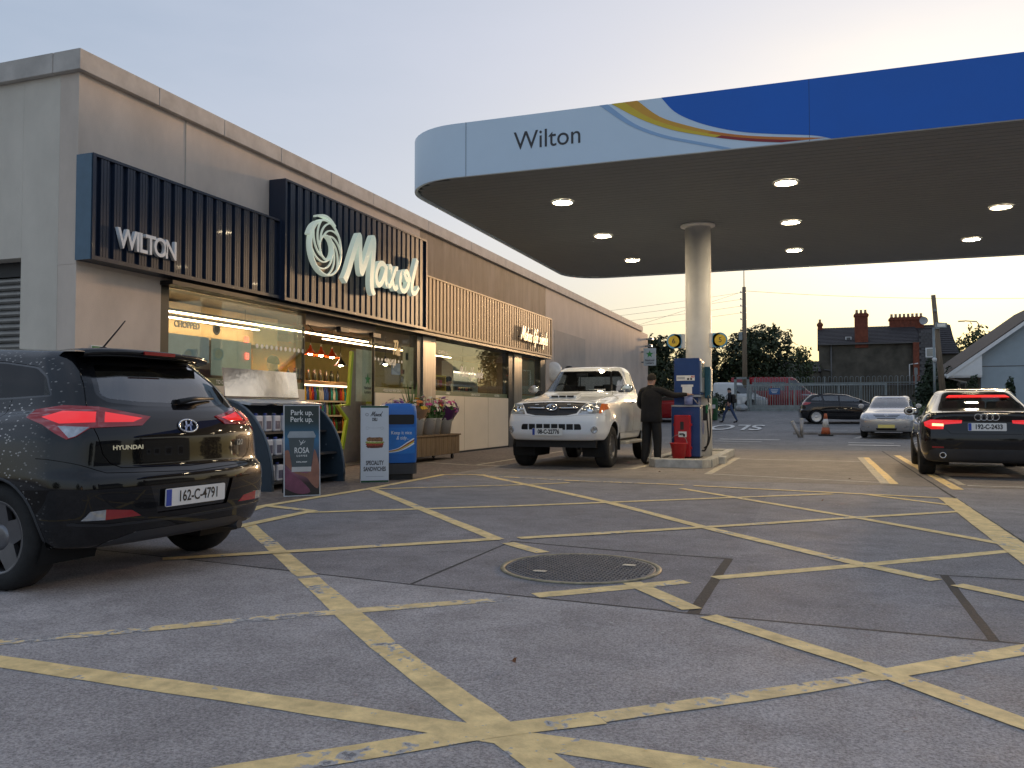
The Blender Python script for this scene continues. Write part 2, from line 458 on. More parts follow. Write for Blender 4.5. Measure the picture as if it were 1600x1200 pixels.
for i, (pts, worn, w) in enumerate(box_lines):
    road_line('yellow_line', pts, w, M_yel2 if worn else M_yel, .0056 + .0002 * i, forecourt)
for i, (pts, w, m) in enumerate([
        ([(-8.0, 15.9), (-6.35, 15.17), (-5.85, 15.15), (-3.16, 15.16)], .09, M_tan), ([(-3.14, 15.12), (-3.02, 16.7)], .11, M_tan),
        ([(-1.68, 14.3), (-1.64, 19.6)], .13, M_tan), ([(-1.60, 19.2), (.9, 18.95)], .09, M_wht), ([(-1.6, 14.35), (1.0, 13.45)], .07, M_wht),
        ([(.98, 20.7), (.96, 13.3)], .12, M_tan), ([(1.1, 20.7), (1.08, 13.25)], .12, M_yel), ([(1.84, 21.9), (1.80, 12.6)], .14, M_yel),
        ([(2.0, 19.5), (1.97, 13.4)], .1, M_tan), ([(2.02, 13.3), (5.5, 13.25)], .08, M_wht), ([(-6.2, 15.2), (-6.25, 23)], .09, M_tan)]):
    road_line('bay_line', pts, w, m, .0056 + .0003 * i, bays, .006)
# sealed slab joints
M_joint = mat('joint_sealant', (.035, .034, .034), .75, var=.4, scale=30, bump=.4)
for i, (pts, w) in enumerate([([(-2.31, 4.6), (-2.3, 6.42)], .022), ([(-2.31, 6.4), (-1.5, 6.25), (-.56, 6.16)], .04), ([(-.58, 6.17), (-.6, 4.42)], .06),
                 ([(-7, 5.15), (-4.33, 4.86), (-2.31, 4.6), (-.58, 4.43), (.74, 4.37), (3, 4.3)], .022), ([(.72, 6.01), (4, 6.0)], .03),
                 ([(.77, 6.0), (.76, 4.36)], .05), ([(1.68, 24.3), (1.60, 13.1), (1.57, 7.6), (1.55, 6.0)], .03), ([(-5.7, 13.0), (20, 13.0)], .012)]):
    road_line('slab_joint', pts, w, M_joint, .0045 + .0001 * i, forecourt, .004)
for k in range(3):
    road_line('slab_joint', [(-5.7, 18.2 + 2.1 * k), (1.7, 18.1 + 2.1 * k)], .014, M_joint, .0064, bays, .003)

# cast-iron manhole cover
M_iron = mat('cast_iron', (.13, .13, .14), .55, metal=.35, var=.3, scale=25, bump=.2)
mh = thing('manhole_cover', 'large round cast iron manhole cover set into the yellow hatching', 'manhole cover', (-1.48, 5.46, 0))
b = B(); b.lathe([(.50, .005), (.50, .010), (.485, .012), (.0, .012)], 48, cap=False); b.obj('lid', M_iron, mh)
b = B(); b.lathe([(.505, .006), (.505, .013), (.535, .013), (.535, .006)], 48, cap=False); b.obj('rim', mat('worn_steel_rim', (.30, .26, .17), .6, metal=.3, var=.4, scale=20), mh)
b = B()
for i in range(-17, 18):
    for j in range(-17, 18):
        x, y = i * .027, j * .027
        if x * x + y * y < .475 ** 2:
            if (i + j) % 2: b.box((x, y, .0145), (.020, .008, .005))
            else: b.box((x, y, .0145), (.008, .020, .005))
tag(b.obj('tread_studs', M_iron, mh), kind='stuff')
for px, py in ((-.2, -.26), (.3, .14)):
    b = B(); b.box((px, py, .019), (.085, .05, .003)); b.obj('lift_plate', mat('bare_steel', (.45, .44, .42), .4, metal=.8), mh)

# far lane markings
for i, pts in enumerate([[(-4.9, 34.6), (-2.3, 34.6)], [(-3.1, 29.7), (-1.1, 29.5)], [(-3.1, 28.3), (-1.6, 28.2)], [(1.0, 28.3), (2.3, 28.2)], [(.95, 27.0), (2.35, 26.8)], [(-4.5, 26.9), (-1.9, 26.8)]]):
    road_line('lane_line', pts, (.25, .7, .4, .4, .65, .12)[i], M_wht, .007 + gz(0), None, .01, True)
for i in range(3):
    y = 36.2 + i * 2.5
    road_line('lane_line', [(-.9, y), (4.2, y)], .2, M_wht, .007, None, .01, True)
road_line('lane_line', [(1.35, 31.2), (1.75, 33.2)], .2, M_wht, .007, None, .01, True)
ground_o = bpy.data.objects['ground']
for o in [x for x in bpy.data.objects if x.name.startswith('lane_line')]: o.parent = ground_o
slow = text('road_word', 'SLOW', 1.0, paint_mat('road_word_paint', (.75, .74, .70), .66, 2.), Matrix.Translation((-3.9, 38.6, gz(38.6) + .03)) @ Matrix.Rotation(math.atan(.033), 4, 'X') @ Matrix.Rotation(PI, 4, 'Z') @ Matrix.Diagonal((1.3, 6.2, .5, 1)), None, depth=.004, bold=.012)
slow.parent = ground_o
# ================================================================== the shop
XS = -8.48
M_rend = mat('grey_render', (.64, .545, .455), .9, var=.11, scale=1.6, stretch=(1.2, 1.2, .7), bump=.25, bscale=120)
M_rend2 = mat('side_render', (.64, .585, .495), .9, var=.10, scale=1.3, stretch=(1.2, 1.2, .7), bump=.25, bscale=120)
M_stone = mat('stained_panel_render', (.54, .45, .375), .85, var=.13, scale=1.2, bump=.2, stretch=(1, 1, .6))
M_dstone = mat('dark_panel_render', (.20, .165, .135), .8, var=.5, scale=2.2, bump=.2, stretch=(1, 1.4, .3))
M_cope = mat('coping_stone', (.50, .465, .42), .85, var=.18, scale=3, bump=.2)
M_navy = mat('navy_cladding', (.014, .024, .048), .38, metal=0, var=.15, scale=2, coat=.08, spec=.5)
M_slat = mat('tan_slat', (.60, .44, .28), .6, var=.2, scale=3, stretch=(1, 1, .2))
M_black = mat('black_trim', (.012, .012, .013), .45, var=.2)
M_cream = mat('cream_panel', (.66, .58, .48), .35, var=.04, scale=2, spec=.5)
M_steelp = mat('brushed_steel', (.36, .33, .29), .33, metal=.85, var=.25, scale=3, stretch=(6, 6, .3))
M_gold = mat('white_letter', (.78, .80, .80), .4, var=.03)
M_green = mat('green_band', (.06, .10, .045), .4, var=.1)
M_bwht = mat('plain_white', (.78, .78, .76), .4, var=.04)
M_char = mat('charcoal_letter', (.05, .05, .055), .5)
M_glass = None
def glass_mat(name, tint=(.92, .96, .94), refl=.12, dark=.0):
    """thin shop glass: fresnel reflection over a clear pane"""
    m = bpy.data.materials.new(name); m.use_nodes = True
    n, l = m.node_tree.nodes, m.node_tree.links; n.clear()
    out = n.new('ShaderNodeOutputMaterial'); g = n.new('ShaderNodeBsdfGlossy'); t = n.new('ShaderNodeBsdfTransparent')
    g.inputs['Roughness'].default_value = .015; g.inputs['Color'].default_value = (1, 1, 1, 1)
    t.inputs['Color'].default_value = tuple(c * (1 - dark) for c in tint) + (1,)
    # reflectance of a thin pane (Schlick), the same from both sides
    ge = n.new('ShaderNodeNewGeometry'); dt = n.new('ShaderNodeVectorMath'); dt.operation = 'DOT_PRODUCT'
    l.new(ge.outputs['Incoming'], dt.inputs[0]); l.new(ge.outputs['Normal'], dt.inputs[1])
    ab = n.new('ShaderNodeMath'); ab.operation = 'ABSOLUTE'; l.new(dt.outputs['Value'], ab.inputs[0])
    om = n.new('ShaderNodeMath'); om.operation = 'SUBTRACT'; om.inputs[0].default_value = 1; om.use_clamp = True; l.new(ab.outputs[0], om.inputs[1])
    pw = n.new('ShaderNodeMath'); pw.operation = 'POWER'; pw.inputs[1].default_value = 5; l.new(om.outputs[0], pw.inputs[0])
    ad = n.new('ShaderNodeMath'); ad.operation = 'MULTIPLY_ADD'; ad.use_clamp = True; ad.inputs[1].default_value = .92 - refl; ad.inputs[2].default_value = .045 + refl
    l.new(pw.outputs[0], ad.inputs[0])
    tc = n.new('ShaderNodeTexCoord'); nz = n.new('ShaderNodeTexNoise'); nz.inputs['Scale'].default_value = 1.5
    l.new(tc.outputs['Object'], nz.inputs['Vector'])
    bp = n.new('ShaderNodeBump'); bp.inputs['Strength'].default_value = .02; bp.inputs['Distance'].default_value = .02
    l.new(nz.outputs['Fac'], bp.inputs['Height']); l.new(bp.outputs[0], g.inputs['Normal'])
    mx = n.new('ShaderNodeMixShader'); l.new(ad.outputs[0], mx.inputs[0]); l.new(t.outputs[0], mx.inputs[1]); l.new(g.outputs[0], mx.inputs[2])
    l.new(mx.outputs[0], out.inputs[0]); MATS[name] = m
    return m
M_glass = glass_mat('shop_glass', (.90, .95, .92), .02)

shop = thing('shop_building', 'long flat roofed grey rendered petrol station shop with navy fascia', 'building', (XS, 20, 0))
def sh(name, b_, m, **k):
    """part of the shop: built in world coordinates"""
    o = b_.obj(name, m, shop, **k); o.matrix_parent_inverse = shop_inv; return o
bpy.context.view_layer.update()
shop_inv = Matrix.Translation((-XS, -20, 0))
def shbox(name, a, c, m, **k):
    b = B(); b.bb(a, c); return sh(name, b, m, **k)
YE = 45.4
# side wall (roller shutter opening X<-9.39, z<2.98)
shbox('side_wall', (-9.39, 7.8, 0), (XS - .302, 8.1, 5.24), M_rend2)
shbox('side_wall', (-13.4, 7.8, 2.99), (-9.392, 8.1, 5.24), M_rend2)
shbox('side_wall', (-24, 7.8, 0), (-13.402, 8.1, 5.24), M_rend2)
sht = B(); sht.bb((-13.4, 8.02, 2.80), (-9.39, 8.1, 2.99)); shut = sh('roller_shutter', sht, M_black)
M_shut = mat('galvanised_shutter', (.32, .31, .29), .5, metal=.5, var=.15, scale=4)
for k in range(33):
    z = 2.79 - k * .085
    b = B(); b.prism([(8.05, z), (8.03, z - .01), (8.0, z - .03), (8.0, z - .055), (8.03, z - .075), (8.05, z - .082)], 4.0, Matrix(((0, 0, 1, -13.395), (1, 0, 0, 0), (0, 1, 0, 0), (0, 0, 0, 1))))
    o = b.obj('slat', M_shut, shut); o.matrix_parent_inverse = shop_inv.copy() @ Matrix() ; o.matrix_parent_inverse = Matrix()
# front wall: upper render band, piers and the long blank wall
up = [(7.8, 9.66, M_rend), (9.668, 17.3, M_rend), (17.302, 26.9, M_dstone), (26.902, 36.9, M_stone), (36.902, YE, M_stone)]
for y0, y1, m in up: shbox('upper_wall', (XS - .3, y0, 2.86), (XS, y1, 5.24), m)
shbox('wall_pier', (XS - .3, 7.802, 0), (XS, 9.22, 2.858), M_rend)
for (y0, y1, z0, z1, m) in ((26.9, 32.1, 0, 2.858, M_stone), (32.102, 36.9, 0, 2.858, M_stone), (36.902, YE, 0, 2.858, M_stone)):
    shbox('lower_wall', (XS - .3, y0, z0), (XS, y1, z1), m)
b = B(); b.bb((XS, 27.9, 2.4), (XS + .006, 32.1, 3.9)); sh('wall_patch', b, mat('patch_render', (.40, .35, .305), .85, var=.12, scale=2, stretch=(1, 1, .6)))
shbox('movement_joint', (XS, 9.655, 4.25), (XS + .006, 9.672, 5.24), mat('pale_sealant', (.42, .38, .33), .7))
shbox('rear_wall', (-24, 8.1, 0), (-23.7, YE, 5.24), M_rend2)
shbox('end_wall', (-23.7, YE - .3, 0), (XS - .302, YE, 5.24), M_rend2)
shbox('roof_deck', (-23.7, 8.1, 4.7), (XS - .3, YE - .3, 4.85), M_rend2)
# coping stones
ys = [7.72, 9.05, 10.4, 11.85, 13.4] + [15 + 2.6 * k for k in range(12)]
for a, c in zip(ys, ys[1:]):
    shbox('coping_stone', (XS - .35, a + .004, 5.242), (XS + .085, min(c - .004, YE + .08), 5.5), M_cope, bevel=.008)
xs_ = [XS - .352, -9.9, -11.5, -13.2, -15, -17, -19, -21.5, -24.08]
for a, c in zip(xs_, xs_[1:]):
    shbox('coping_stone', (c + .004, 7.72, 5.242), (a - .004, 8.15, 5.5), M_cope, bevel=.008)

# ---- fascias: a backing tray, top and bottom trims, one object per rib
def fascia(name, y0, y1, z0, z1, x1, pitch, ribw, depth, mr, mb, ribtop=True):
    f = B(); f.bb((XS + .002, y0, z0), (x1 - depth, y1, z1)); fo = sh(name, f, mb)
    t = B(); t.bb((XS + .01, y0 - .012, z1), (x1 + .012, y1 + .012, z1 + .035)); o = t.obj('top_trim', mr, fo)
    t = B(); t.bb((XS + .01, y0 - .012, z0 - .05), (x1 + .012, y1 + .012, z0)); o = t.obj('bottom_trim', mr, fo)
    for a, c in ((y0 - .012, y0 + .035), (y1 - .035, y1 + .012)):
        t = B(); t.bb((XS + .01, a, z0), (x1 + .01, c, z1)); t.obj('end_trim', mr, fo)
    n = int((y1 - y0 - .09) / pitch); off = (y1 - y0 - n * pitch) / 2
    me = None
    for k in range(n):
        y = y0 + off + k * pitch
        if me is None:
            r = B(); w = ribw
            prof = [(0, 0), (.012, depth), (w * .3, depth), (w * .31, depth - .006), (w * .34, depth - .006), (w * .35, depth),
                    (w * .65, depth), (w * .66, depth - .006), (w * .69, depth - .006), (w * .7, depth), (w - .012, depth), (w, 0)]
            if ribw < .13: prof = [(0, 0), (0, depth), (w, depth), (w, 0)]
            r.prism([(q[1], q[0]) for q in prof], z1 - z0 - .004)
            ro = r.obj('rib', mr, fo); me = ro.data
        else:
            ro = bpy.data.objects.new('rib', me); link(ro, fo)
        ro.location = (x1 - depth + .0005, y, z0 + .002)
    return fo
f1 = fascia('navy_fascia', 7.8, 11.62, 2.95, 4.17, -8.23, .212, .15, .045, M_navy, M_navy)
f2 = fascia('tall_navy_fascia', 11.64, 17.0, 2.93, 4.86, -8.16, .212, .15, .045, M_navy, M_navy)
f3 = fascia('slatted_fascia', 17.03, 26.85, 2.93, 4.12, -8.25, .20, .115, .05, M_slat, M_black)
M_fend = mat('blue_grey_end_panel', (.075, .14, .20), .4, var=.1)
b = B(); b.bb((XS + .004, 7.775, 2.90), (-8.235, 7.787, 4.2)); b.obj('end_panel', M_fend, f1)
# soffit under the fascias
shbox('fascia_soffit', (XS - .3, 9.2, 2.80), (-8.26, 26.85, 2.857), M_black)

# ---- signs on the fascia
sg = thing('wilton_sign', 'white WILTON letters fixed to the low navy fascia', 'sign', (-8.23, 8.65, 3.2))
w8 = [('W', 8.20), ('I', 8.42), ('L', 8.50), ('T', 8.62), ('O', 8.78), ('N', 8.98)]
M_side = mat('letter_side', (.55, .58, .62), .5, var=.05)
yy = 8.27
for ch, adv in (('W', 8.30), ('I', 8.475), ('L', 8.565), ('T', 8.695), ('O', 8.87), ('N', 9.065)):
    o = text('letter', ch, .355, M_gold, Matrix.Translation((0.01, adv - 8.65, .02)) @ FRONT_X, sg, .05, 'CENTER', .84, .006)
b = B(); b.bb((0, -.4, .0), (.012, .4, .02)); b.obj('mounting_rail', M_black, sg)

mx_ = thing('brand_sign', 'pale script Maxol letters with ringed swirl on tall navy fascia', 'sign', (-8.16, 14.2, 3.9))
def mxs(bld, pts, w, d, z0=.03, rise=.003, k=6):
    stroke(bld, [(y - 14.2, z - 3.9) for y, z in pts], w, d, FRONT_X, k, z0, rise)
M_max = mat('pale_mint_letter', (.62, .70, .62), .4, var=.03, emit=(.75, .85, .7), es=.10)
b = B(); mxs(b, [(13.30, 3.44), (13.42, 3.62), (13.62, 4.02), (13.80, 4.33), (13.84, 4.34), (13.85, 4.2), (13.86, 3.9), (13.90, 3.70), (13.95, 3.72), (14.12, 4.02), (14.32, 4.38), (14.37, 4.38), (14.36, 4.15), (14.29, 3.65), (14.30, 3.45), (14.35, 3.37), (14.40, 3.40)], [.14, .14, .13, .13, .14, .15, .15, .12], .1); b.obj('letter', M_max, mx_)
b = B(); mxs(b, [(14.86, 3.92), (14.74, 3.99), (14.58, 3.94), (14.47, 3.75), (14.48, 3.60), (14.58, 3.54), (14.72, 3.64), (14.84, 3.85), (14.87, 3.96), (14.85, 3.72), (14.88, 3.60), (14.94, 3.59)], .105, .1, .034); b.obj('letter', M_max, mx_)
b = B(); mxs(b, [(14.98, 3.95), (15.08, 3.98), (15.13, 3.8), (15.18, 3.62), (15.26, 3.56), (15.36, 3.62)], .10, .1, .03); mxs(b, [(15.36, 3.98), (15.27, 3.97), (15.15, 3.78), (15.03, 3.60), (14.94, 3.57)], .09, .1, .040); b.obj('letter', M_max, mx_)
b = B(); mxs(b, [(15.70, 3.97), (15.55, 3.93), (15.47, 3.75), (15.52, 3.59), (15.68, 3.57), (15.82, 3.70), (15.86, 3.88), (15.76, 3.99), (15.66, 3.93), (15.74, 3.82), (15.93, 3.86)], .10, .1, .03, .02); b.obj('letter', M_max, mx_)
b = B(); mxs(b, [(16.27, 4.33), (16.14, 4.06), (16.03, 3.80), (16.01, 3.64), (16.09, 3.57), (16.22, 3.62), (16.34, 3.74)], [.12, .12, .11, .11, .09, .07], .1, .034); b.obj('letter', M_max, mx_)
# swirl: a drum rim, dark face and spiral blades
cy, cz, r0, r1 = 12.70 - 14.2, 3.93 - 3.9, .20, .50
b = B(); b.lathe([(r1, 0.03), (r1, .13), (r1 - .035, .13), (r1 - .035, .10), (r0 + .03, .10), (r0 + .03, .13), (r0, .13), (r0, .03)], 48, (0, cy, cz), 'X', cap=False); b.obj('swirl_ring', M_max, mx_)
b = B(); b.lathe([(r1 - .034, .104), (r0 + .031, .104)], 48, (0, cy, cz), 'X', cap=False); b.obj('swirl_face', M_black, mx_, fix=False)
for k in range(9):
    a0 = 2 * PI * k / 9; b = B()
    pts = []
    for i in range(9):
        t = i / 8; rr = r0 + .015 + (r1 - r0 - .03) * t; a = a0 - 1.55 * t ** .8
        pts.append((cy + 14.2 - 0 + rr * math.cos(a), cz + 3.9 + rr * math.sin(a)))
    stroke(b, [(p[0] - 14.2, p[1] - 3.9) for p in pts], .022, .03, FRONT_X, 2, .105 + .001 * k); b.obj('swirl_blade', M_max, mx_)
for k, (a0, a1, rr) in enumerate(((2.1, 1.0, .58), (2.9, 2.2, .56))):
    b = B(); pts = [(cy + (rr - .07 * i / 6) * math.cos(a0 + (a1 - a0) * i / 6), cz + (rr - .07 * i / 6) * math.sin(a0 + (a1 - a0) * i / 6)) for i in range(7)]
    stroke(b, pts, [.03, .05, .04], .1, FRONT_X, 2, .031 + .002 * k); b.obj('swirl_tail', M_max, mx_)

# script slogan "Makes life simple" as brush strokes
GL = {  # each glyph: strokes in a box 1 high (x-height .5), advance
    'M': ([[(0, 0), (.18, .5), (.3, .98), (.36, .5), (.38, .12), (.55, .6), (.72, .98), (.7, .5), (.74, .02), (.84, .1)]], .86),
    'a': ([[(.36, .42), (.2, .5), (.04, .3), (.06, .06), (.2, .04), (.36, .36), (.37, .44), (.36, .1), (.46, .04)]], .46),
    'k': ([[(.1, 1.), (.04, .5), (.0, 0)], [(.36, .5), (.08, .24), (.2, .2), (.3, .02), (.42, .06)]], .44),
    'e': ([[(.02, .2), (.24, .3), (.26, .46), (.12, .48), (.02, .24), (.1, .02), (.34, .1)]], .34),
    's': ([[(.28, .46), (.1, .42), (.14, .28), (.24, .14), (.12, .0), (.0, .06)]], .34),
    'l': ([[(.2, 1.), (.08, .5), (.04, .08), (.14, .0), (.24, .1)]], .24),
    'i': ([[(.1, .48), (.04, .1), (.12, .0), (.22, .1)], [(.13, .68), (.15, .76)]], .24),
    'f': ([[(.34, .9), (.26, 1.), (.16, .8), (.08, .2), (.0, -.35), (-.06, -.3), (.06, -.06), (.26, .1)], [(.02, .46), (.28, .5)]], .28),
    'm': ([[(.0, 0), (.06, .48), (.06, .2), (.2, .48), (.24, .3), (.22, .0)], [(.22, .1), (.36, .48), (.42, .36), (.4, .08), (.5, .04)]], .52),
    'p': ([[(.1, .5), (.04, .1), (-.04, -.4)], [(.08, .3), (.24, .5), (.32, .3), (.2, .02), (.08, .06)]], .40),
    'D': ([[(.1, 1.), (.02, 0), (.3, .05), (.48, .4), (.44, .85), (.1, 1.), (.0, .96)]], .6),
    'T': ([[(0, .95), (.6, 1.)], [(.34, .96), (.2, 0)]], .5), 'h': ([[(.16, 1.), (.04, 0)], [(.08, .3), (.24, .5), (.28, .3), (.26, .04), (.36, .06)]], .4),
    'x': ([[(.0, .46), (.14, .3), (.2, .04), (.34, .08)], [(.32, .48), (.14, .24), (-.02, .02)]], .36), 'o': ([[(.2, .48), (.04, .3), (.06, .05), (.2, .02), (.32, .25), (.24, .46), (.2, .4), (.4, .4)]], .4),
    ' ': ([], .3)}
def script(name, s, size, m, M4, parent, w=.1, d=.01, slant=.25):
    b = B(); x = 0; tot = sum(GL[c][1] for c in s); q = 0
    for c in s:
        for st in GL[c][0]:
            q += 1
            stroke(b, [((x + p[0] + slant * p[1] - tot / 2) * size, p[1] * size) for p in st], w * size, d, M4, 4, .0002 * (q % 5), .0004)
        x += GL[c][1]
    return b.obj(name, m, parent)
sl = thing('slogan_sign', 'cream script slogan lettering on the slatted tan fascia', 'sign', (-8.25, 24.75, 3.2))
script('lettering', 'Makes life simple', .42, mat('cream_letter', (.85, .74, .56), .4, var=.03), Matrix.Translation((.05, 0, 0)) @ FRONT_X, sl, .13, .05)
b = B()
for yy in (-1.3, -.4, .5, 1.3): b.box((.025, yy, .08), (.05, .03, .03))
b.obj('stand_off', M_black, sl)
# ================================================================== shop front glazing and interior
GX = XS - .06
M_frame = mat('dark_bronze_frame', (.022, .020, .018), .35, var=.15, coat=.2)
def pane(y0, y1, z0=1.56, z1=2.79, x=GX, name='window_pane'):
    b = B(); b.bb((x, y0, z0), (x + .012, y1, z1)); return sh(name, b, M_glass)
for y0, y1 in ((9.385, 10.935), (10.945, 11.37), (11.38, 12.74), (15.275, 17.18), (18.16, 19.95), (19.96, 21.63), (21.64, 23.26), (24.43, 26.34)):
    pane(y0, y1)
    shbox('green_band', (GX - .005, y0, 1.442), (GX + .014, y1, 1.556), M_green)
    shbox('cream_panel', (GX - .02, y0 + .003, .05), (XS - .01, y1 - .003, 1.44), M_cream)
    shbox('plinth', (GX - .02, y0, .0), (XS - .02, y1, .05), M_black)
pane(14.905, 15.265, .06, 2.56, GX - .05, 'door_leaf')
pane(11.45, 12.70, .06, 2.56, GX - .09, 'door_leaf')
for y0, y1 in ((9.222, 9.38), (17.19, 17.45), (23.27, 23.71), (26.345, 26.85)):
    shbox('frame_post', (XS - .2, y0, 0), (XS - .004, y1, 2.798), M_frame)
for y0, y1 in ((17.455, 18.15), (23.715, 24.42)):
    shbox('steel_pillar', (XS - .25, y0, 0), (XS + .02, y1, 2.798), M_steelp, bevel=.01)
for y in (12.745, 15.268):
    shbox('door_post', (GX - .03, y, 0), (GX + .03, y + .012, 2.56), M_frame)
hd = shbox('door_header', (GX - .12, 12.75, 2.60), (GX + .05, 15.27, 2.798), mat('bronze_header', (.16, .125, .10), .4, metal=.3))
for y in (13.75, 15.0):
    b = B(); b.bb((GX + .052, y, 2.55), (GX + .15, y + .33, 2.66)); o = b.obj('door_sensor', M_black, hd, bevel=.015)
b = B(); b.tube([(GX + .06, 12.8, 2.6), (GX + .06, 13.0, 2.5), (GX + .06, 13.35, 2.52), (GX + .06, 13.7, 2.6)], .008, 6); b.obj('cable', M_black, hd)
for y0, y1 in ((9.38, 12.75), (15.27, 17.19), (18.15, 23.27), (24.42, 26.35)):
    shbox('head_rail', (GX - .03, y0, 2.792), (GX + .04, y1, 2.8), M_frame)
# lettering on the glass
M_vin = mat('white_vinyl', (.8, .8, .76), .5, var=.02)
def gtext(s, size, y, z, sx=.8, m=None, bold=0.):
    t = text('window_lettering', s, size, m or M_vin, place(FRONT_X, (GX + .0145, y, z)), shop, .001, 'CENTER', sx, bold); t.matrix_parent_inverse = shop_inv
    return t
gtext('TO GO', .085, 10.55, 1.497, .85); gtext('COFFEE  •', .085, 12.2, 1.497, .85); gtext('• FOOD MADE FRESH TODAY •', .085, 16.1, 1.497, .72)
gtext('• WINE •', .085, 19.0, 1.497, .85); gtext('• GRAB FOOD TO GO •', .085, 20.8, 1.497, .75); gtext('• GROCERIES •', .085, 22.4, 1.497, .8); gtext('G WITH US', .12, 18.7, 2.49, .85)
gtext('Hi', .13, 11.15, 2.20, .9, mat('red_led', (.6, .02, .02), .5, emit=(1, .08, .05), es=1.6), .004); gtext('EI', .13, 11.17, 1.93, .9, MATS['red_led'], .004)
for s, sz, y, z in (('Makes life simple', .26, 20.5, 1.96), ('Make life', .13, 16.0, 2.05)):
    o = script('window_lettering', s, sz, M_vin, place(FRONT_X, (GX + .0145, y, z)), shop, .14, .001); o.matrix_parent_inverse = shop_inv
o = script('window_lettering', 'The', .3, mat('gold_vinyl_letter', (.6, .48, .24), .5), place(FRONT_X, (GX + .0145, 16.25, 2.28)), shop, .16, .001); o.matrix_parent_inverse = shop_inv
b = B()
for k in range(11): b.lathe([(.038, 0), (.0, .001)], 14, (GX + .0145, 11.42 + k * .13, 2.12), 'X', cap=False)
for k in range(9): b.lathe([(.033, 0), (.0, .001)], 14, (GX + .0145, 15.32 + k * .15, 2.14), 'X', cap=False)
tag(sh('manifestation_dots', b, M_vin), kind='stuff')
for (y0, y1, z0, z1, m, nm) in ((10.35, 11.30, 1.60, 2.16, mat('frosted_poster', (.42, .50, .46), .6), 'poster'), (9.45, 10.3, 1.78, 2.16, mat('pale_blue_poster', (.38, .46, .52), .6), 'poster'),
                            (16.62, 17.14, 1.60, 2.5, mat('cream_blind', (.55, .47, .34), .6), 'blind'), (16.1, 16.5, 1.85, 2.1, mat('blue_notice', (.25, .3, .5), .5), 'notice'),
                            (16.75, 16.88, 2.2, 2.36, mat('green_sticker', (.05, .2, .08), .5), 'sticker'), (16.55, 16.7, 1.88, 1.98, mat('maroon_sticker', (.2, .04, .03), .5), 'sticker'),
                            (16.55, 16.66, 1.7, 1.83, M_black, 'sticker'), (24.5, 25.9, 1.60, 2.7, mat('etched_film', (.30, .29, .22), .5, alpha=.55), 'etched_film')):
    b = B(); b.bb((GX - .02, y0, z0), (GX - .012, y1, z1)); sh(nm, b, m)
# doormat strip and threshold
shbox('threshold', (XS - .25, 12.76, .004), (XS + .1, 15.26, .02), M_steelp)

# ---- the room behind the glass
M_iw = mat('tan_interior_wall', (.40, .29, .17), .7, var=.1); M_olive = mat('olive_interior_wall', (.22, .195, .06), .7, var=.1)
M_ceil = mat('interior_ceiling', (.30, .26, .21), .8); M_ifl = mat('interior_tiles', (.24, .21, .18), .4, var=.2)
shbox('shop_floor', (-15.6, 8.4, .0), (XS - .26, 27.4, .012), M_ifl)
shbox('interior_ceiling', (-15.6, 8.4, 3.0), (XS - .302, 27.4, 3.06), M_ceil)
shbox('back_partition', (-15.6, 8.4, .0), (-15.5, 27.4, 3.0), M_iw)
shbox('partition', (-15.5, 8.4, 0), (XS - .31, 8.5, 3.0), M_iw); shbox('partition', (-15.5, 27.3, 0), (XS - .31, 27.4, 3.0), M_iw)
shbox('olive_wall', (-13.4, 17.75, 0), (-13.3, 27.3, 3.0), M_olive)
bk = shbox('counter_bulkhead', (-11.2, 10.0, 2.36), (-10.4, 14.6, 2.95), mat('tan_bulkhead', (.50, .36, .20), .6))
t = text('lettering', 'CHOPPED', .15, M_char if 'M_char' in globals() else M_black, place(FRONT_X, (-10.395, 11.94, 2.57)), bk, .01, 'CENTER', .95, .004)
b = B(); b.lathe([(.10, 0), (.10, .006), (.07, .006), (.07, 0)], 20, (-10.395, 12.72, 2.57), 'X'); b.obj('emblem', M_black, bk)
# strip lights: housing + glowing diffuser
M_strip = mat('lit_strip', (1, 1, 1), .4, emit=(1.0, .68, .38), es=10.)
for (x, y0, y1, z, lab) in ((-9.6, 9.6, 16.9, 2.63, 'longer glowing strip light hung just behind the shop window'), (-10.2, 9.6, 13.7, 2.63, 'shorter glowing strip light hung behind the longer one'), (-12.4, 9.5, 17, 2.9, 'glowing strip light deep in the shop above the food counter'), (-11.8, 18.5, 26.5, 2.9, 'glowing strip light above the till area')):
    t = thing('strip_light', lab, 'lamp', (x, (y0 + y1) / 2, z)); L = (y1 - y0) / 2
    b = B(); b.bb((-.03, -L, .02), (.03, L, .06)); b.obj('housing', M_black, t)
    b = B(); b.bb((-.025, -L, 0), (.025, L, .019)); b.obj('diffuser', M_strip, t)
    b = B()
    for q in (-L * .8, L * .8): b.cyl((0, q, .06), (0, q, 3.0 - z), .004, 6)
    b.obj('suspension_wire', M_black, t)
def pendant(x, y, z, m, lab, rr=.15):
    t = thing('pendant_lamp', lab, 'lamp', (x, y, z), 0, 'pendant lamps in the shop')
    b = B(); b.lathe([(rr, 0), (rr * .97, .012), (rr * .55, .06), (rr * .38, .11), (.03, .16), (.02, .22)], 24, cap=False); b.obj('shade', m, t)
    b = B(); b.lathe([(.0, -.02), (.04, -.012), (.055, .01), (.03, .04)], 14, cap=False); b.obj('bulb', mat('lit_bulb', (1, 1, 1), .4, emit=(1., .72, .4), es=70.), t)
    b = B(); b.cyl((0, 0, .22), (0, 0, 3.0 - z), .006, 6); b.obj('cord', M_black, t)
M_ored = mat('orange_enamel', (.60, .07, .015), .3, coat=.4)
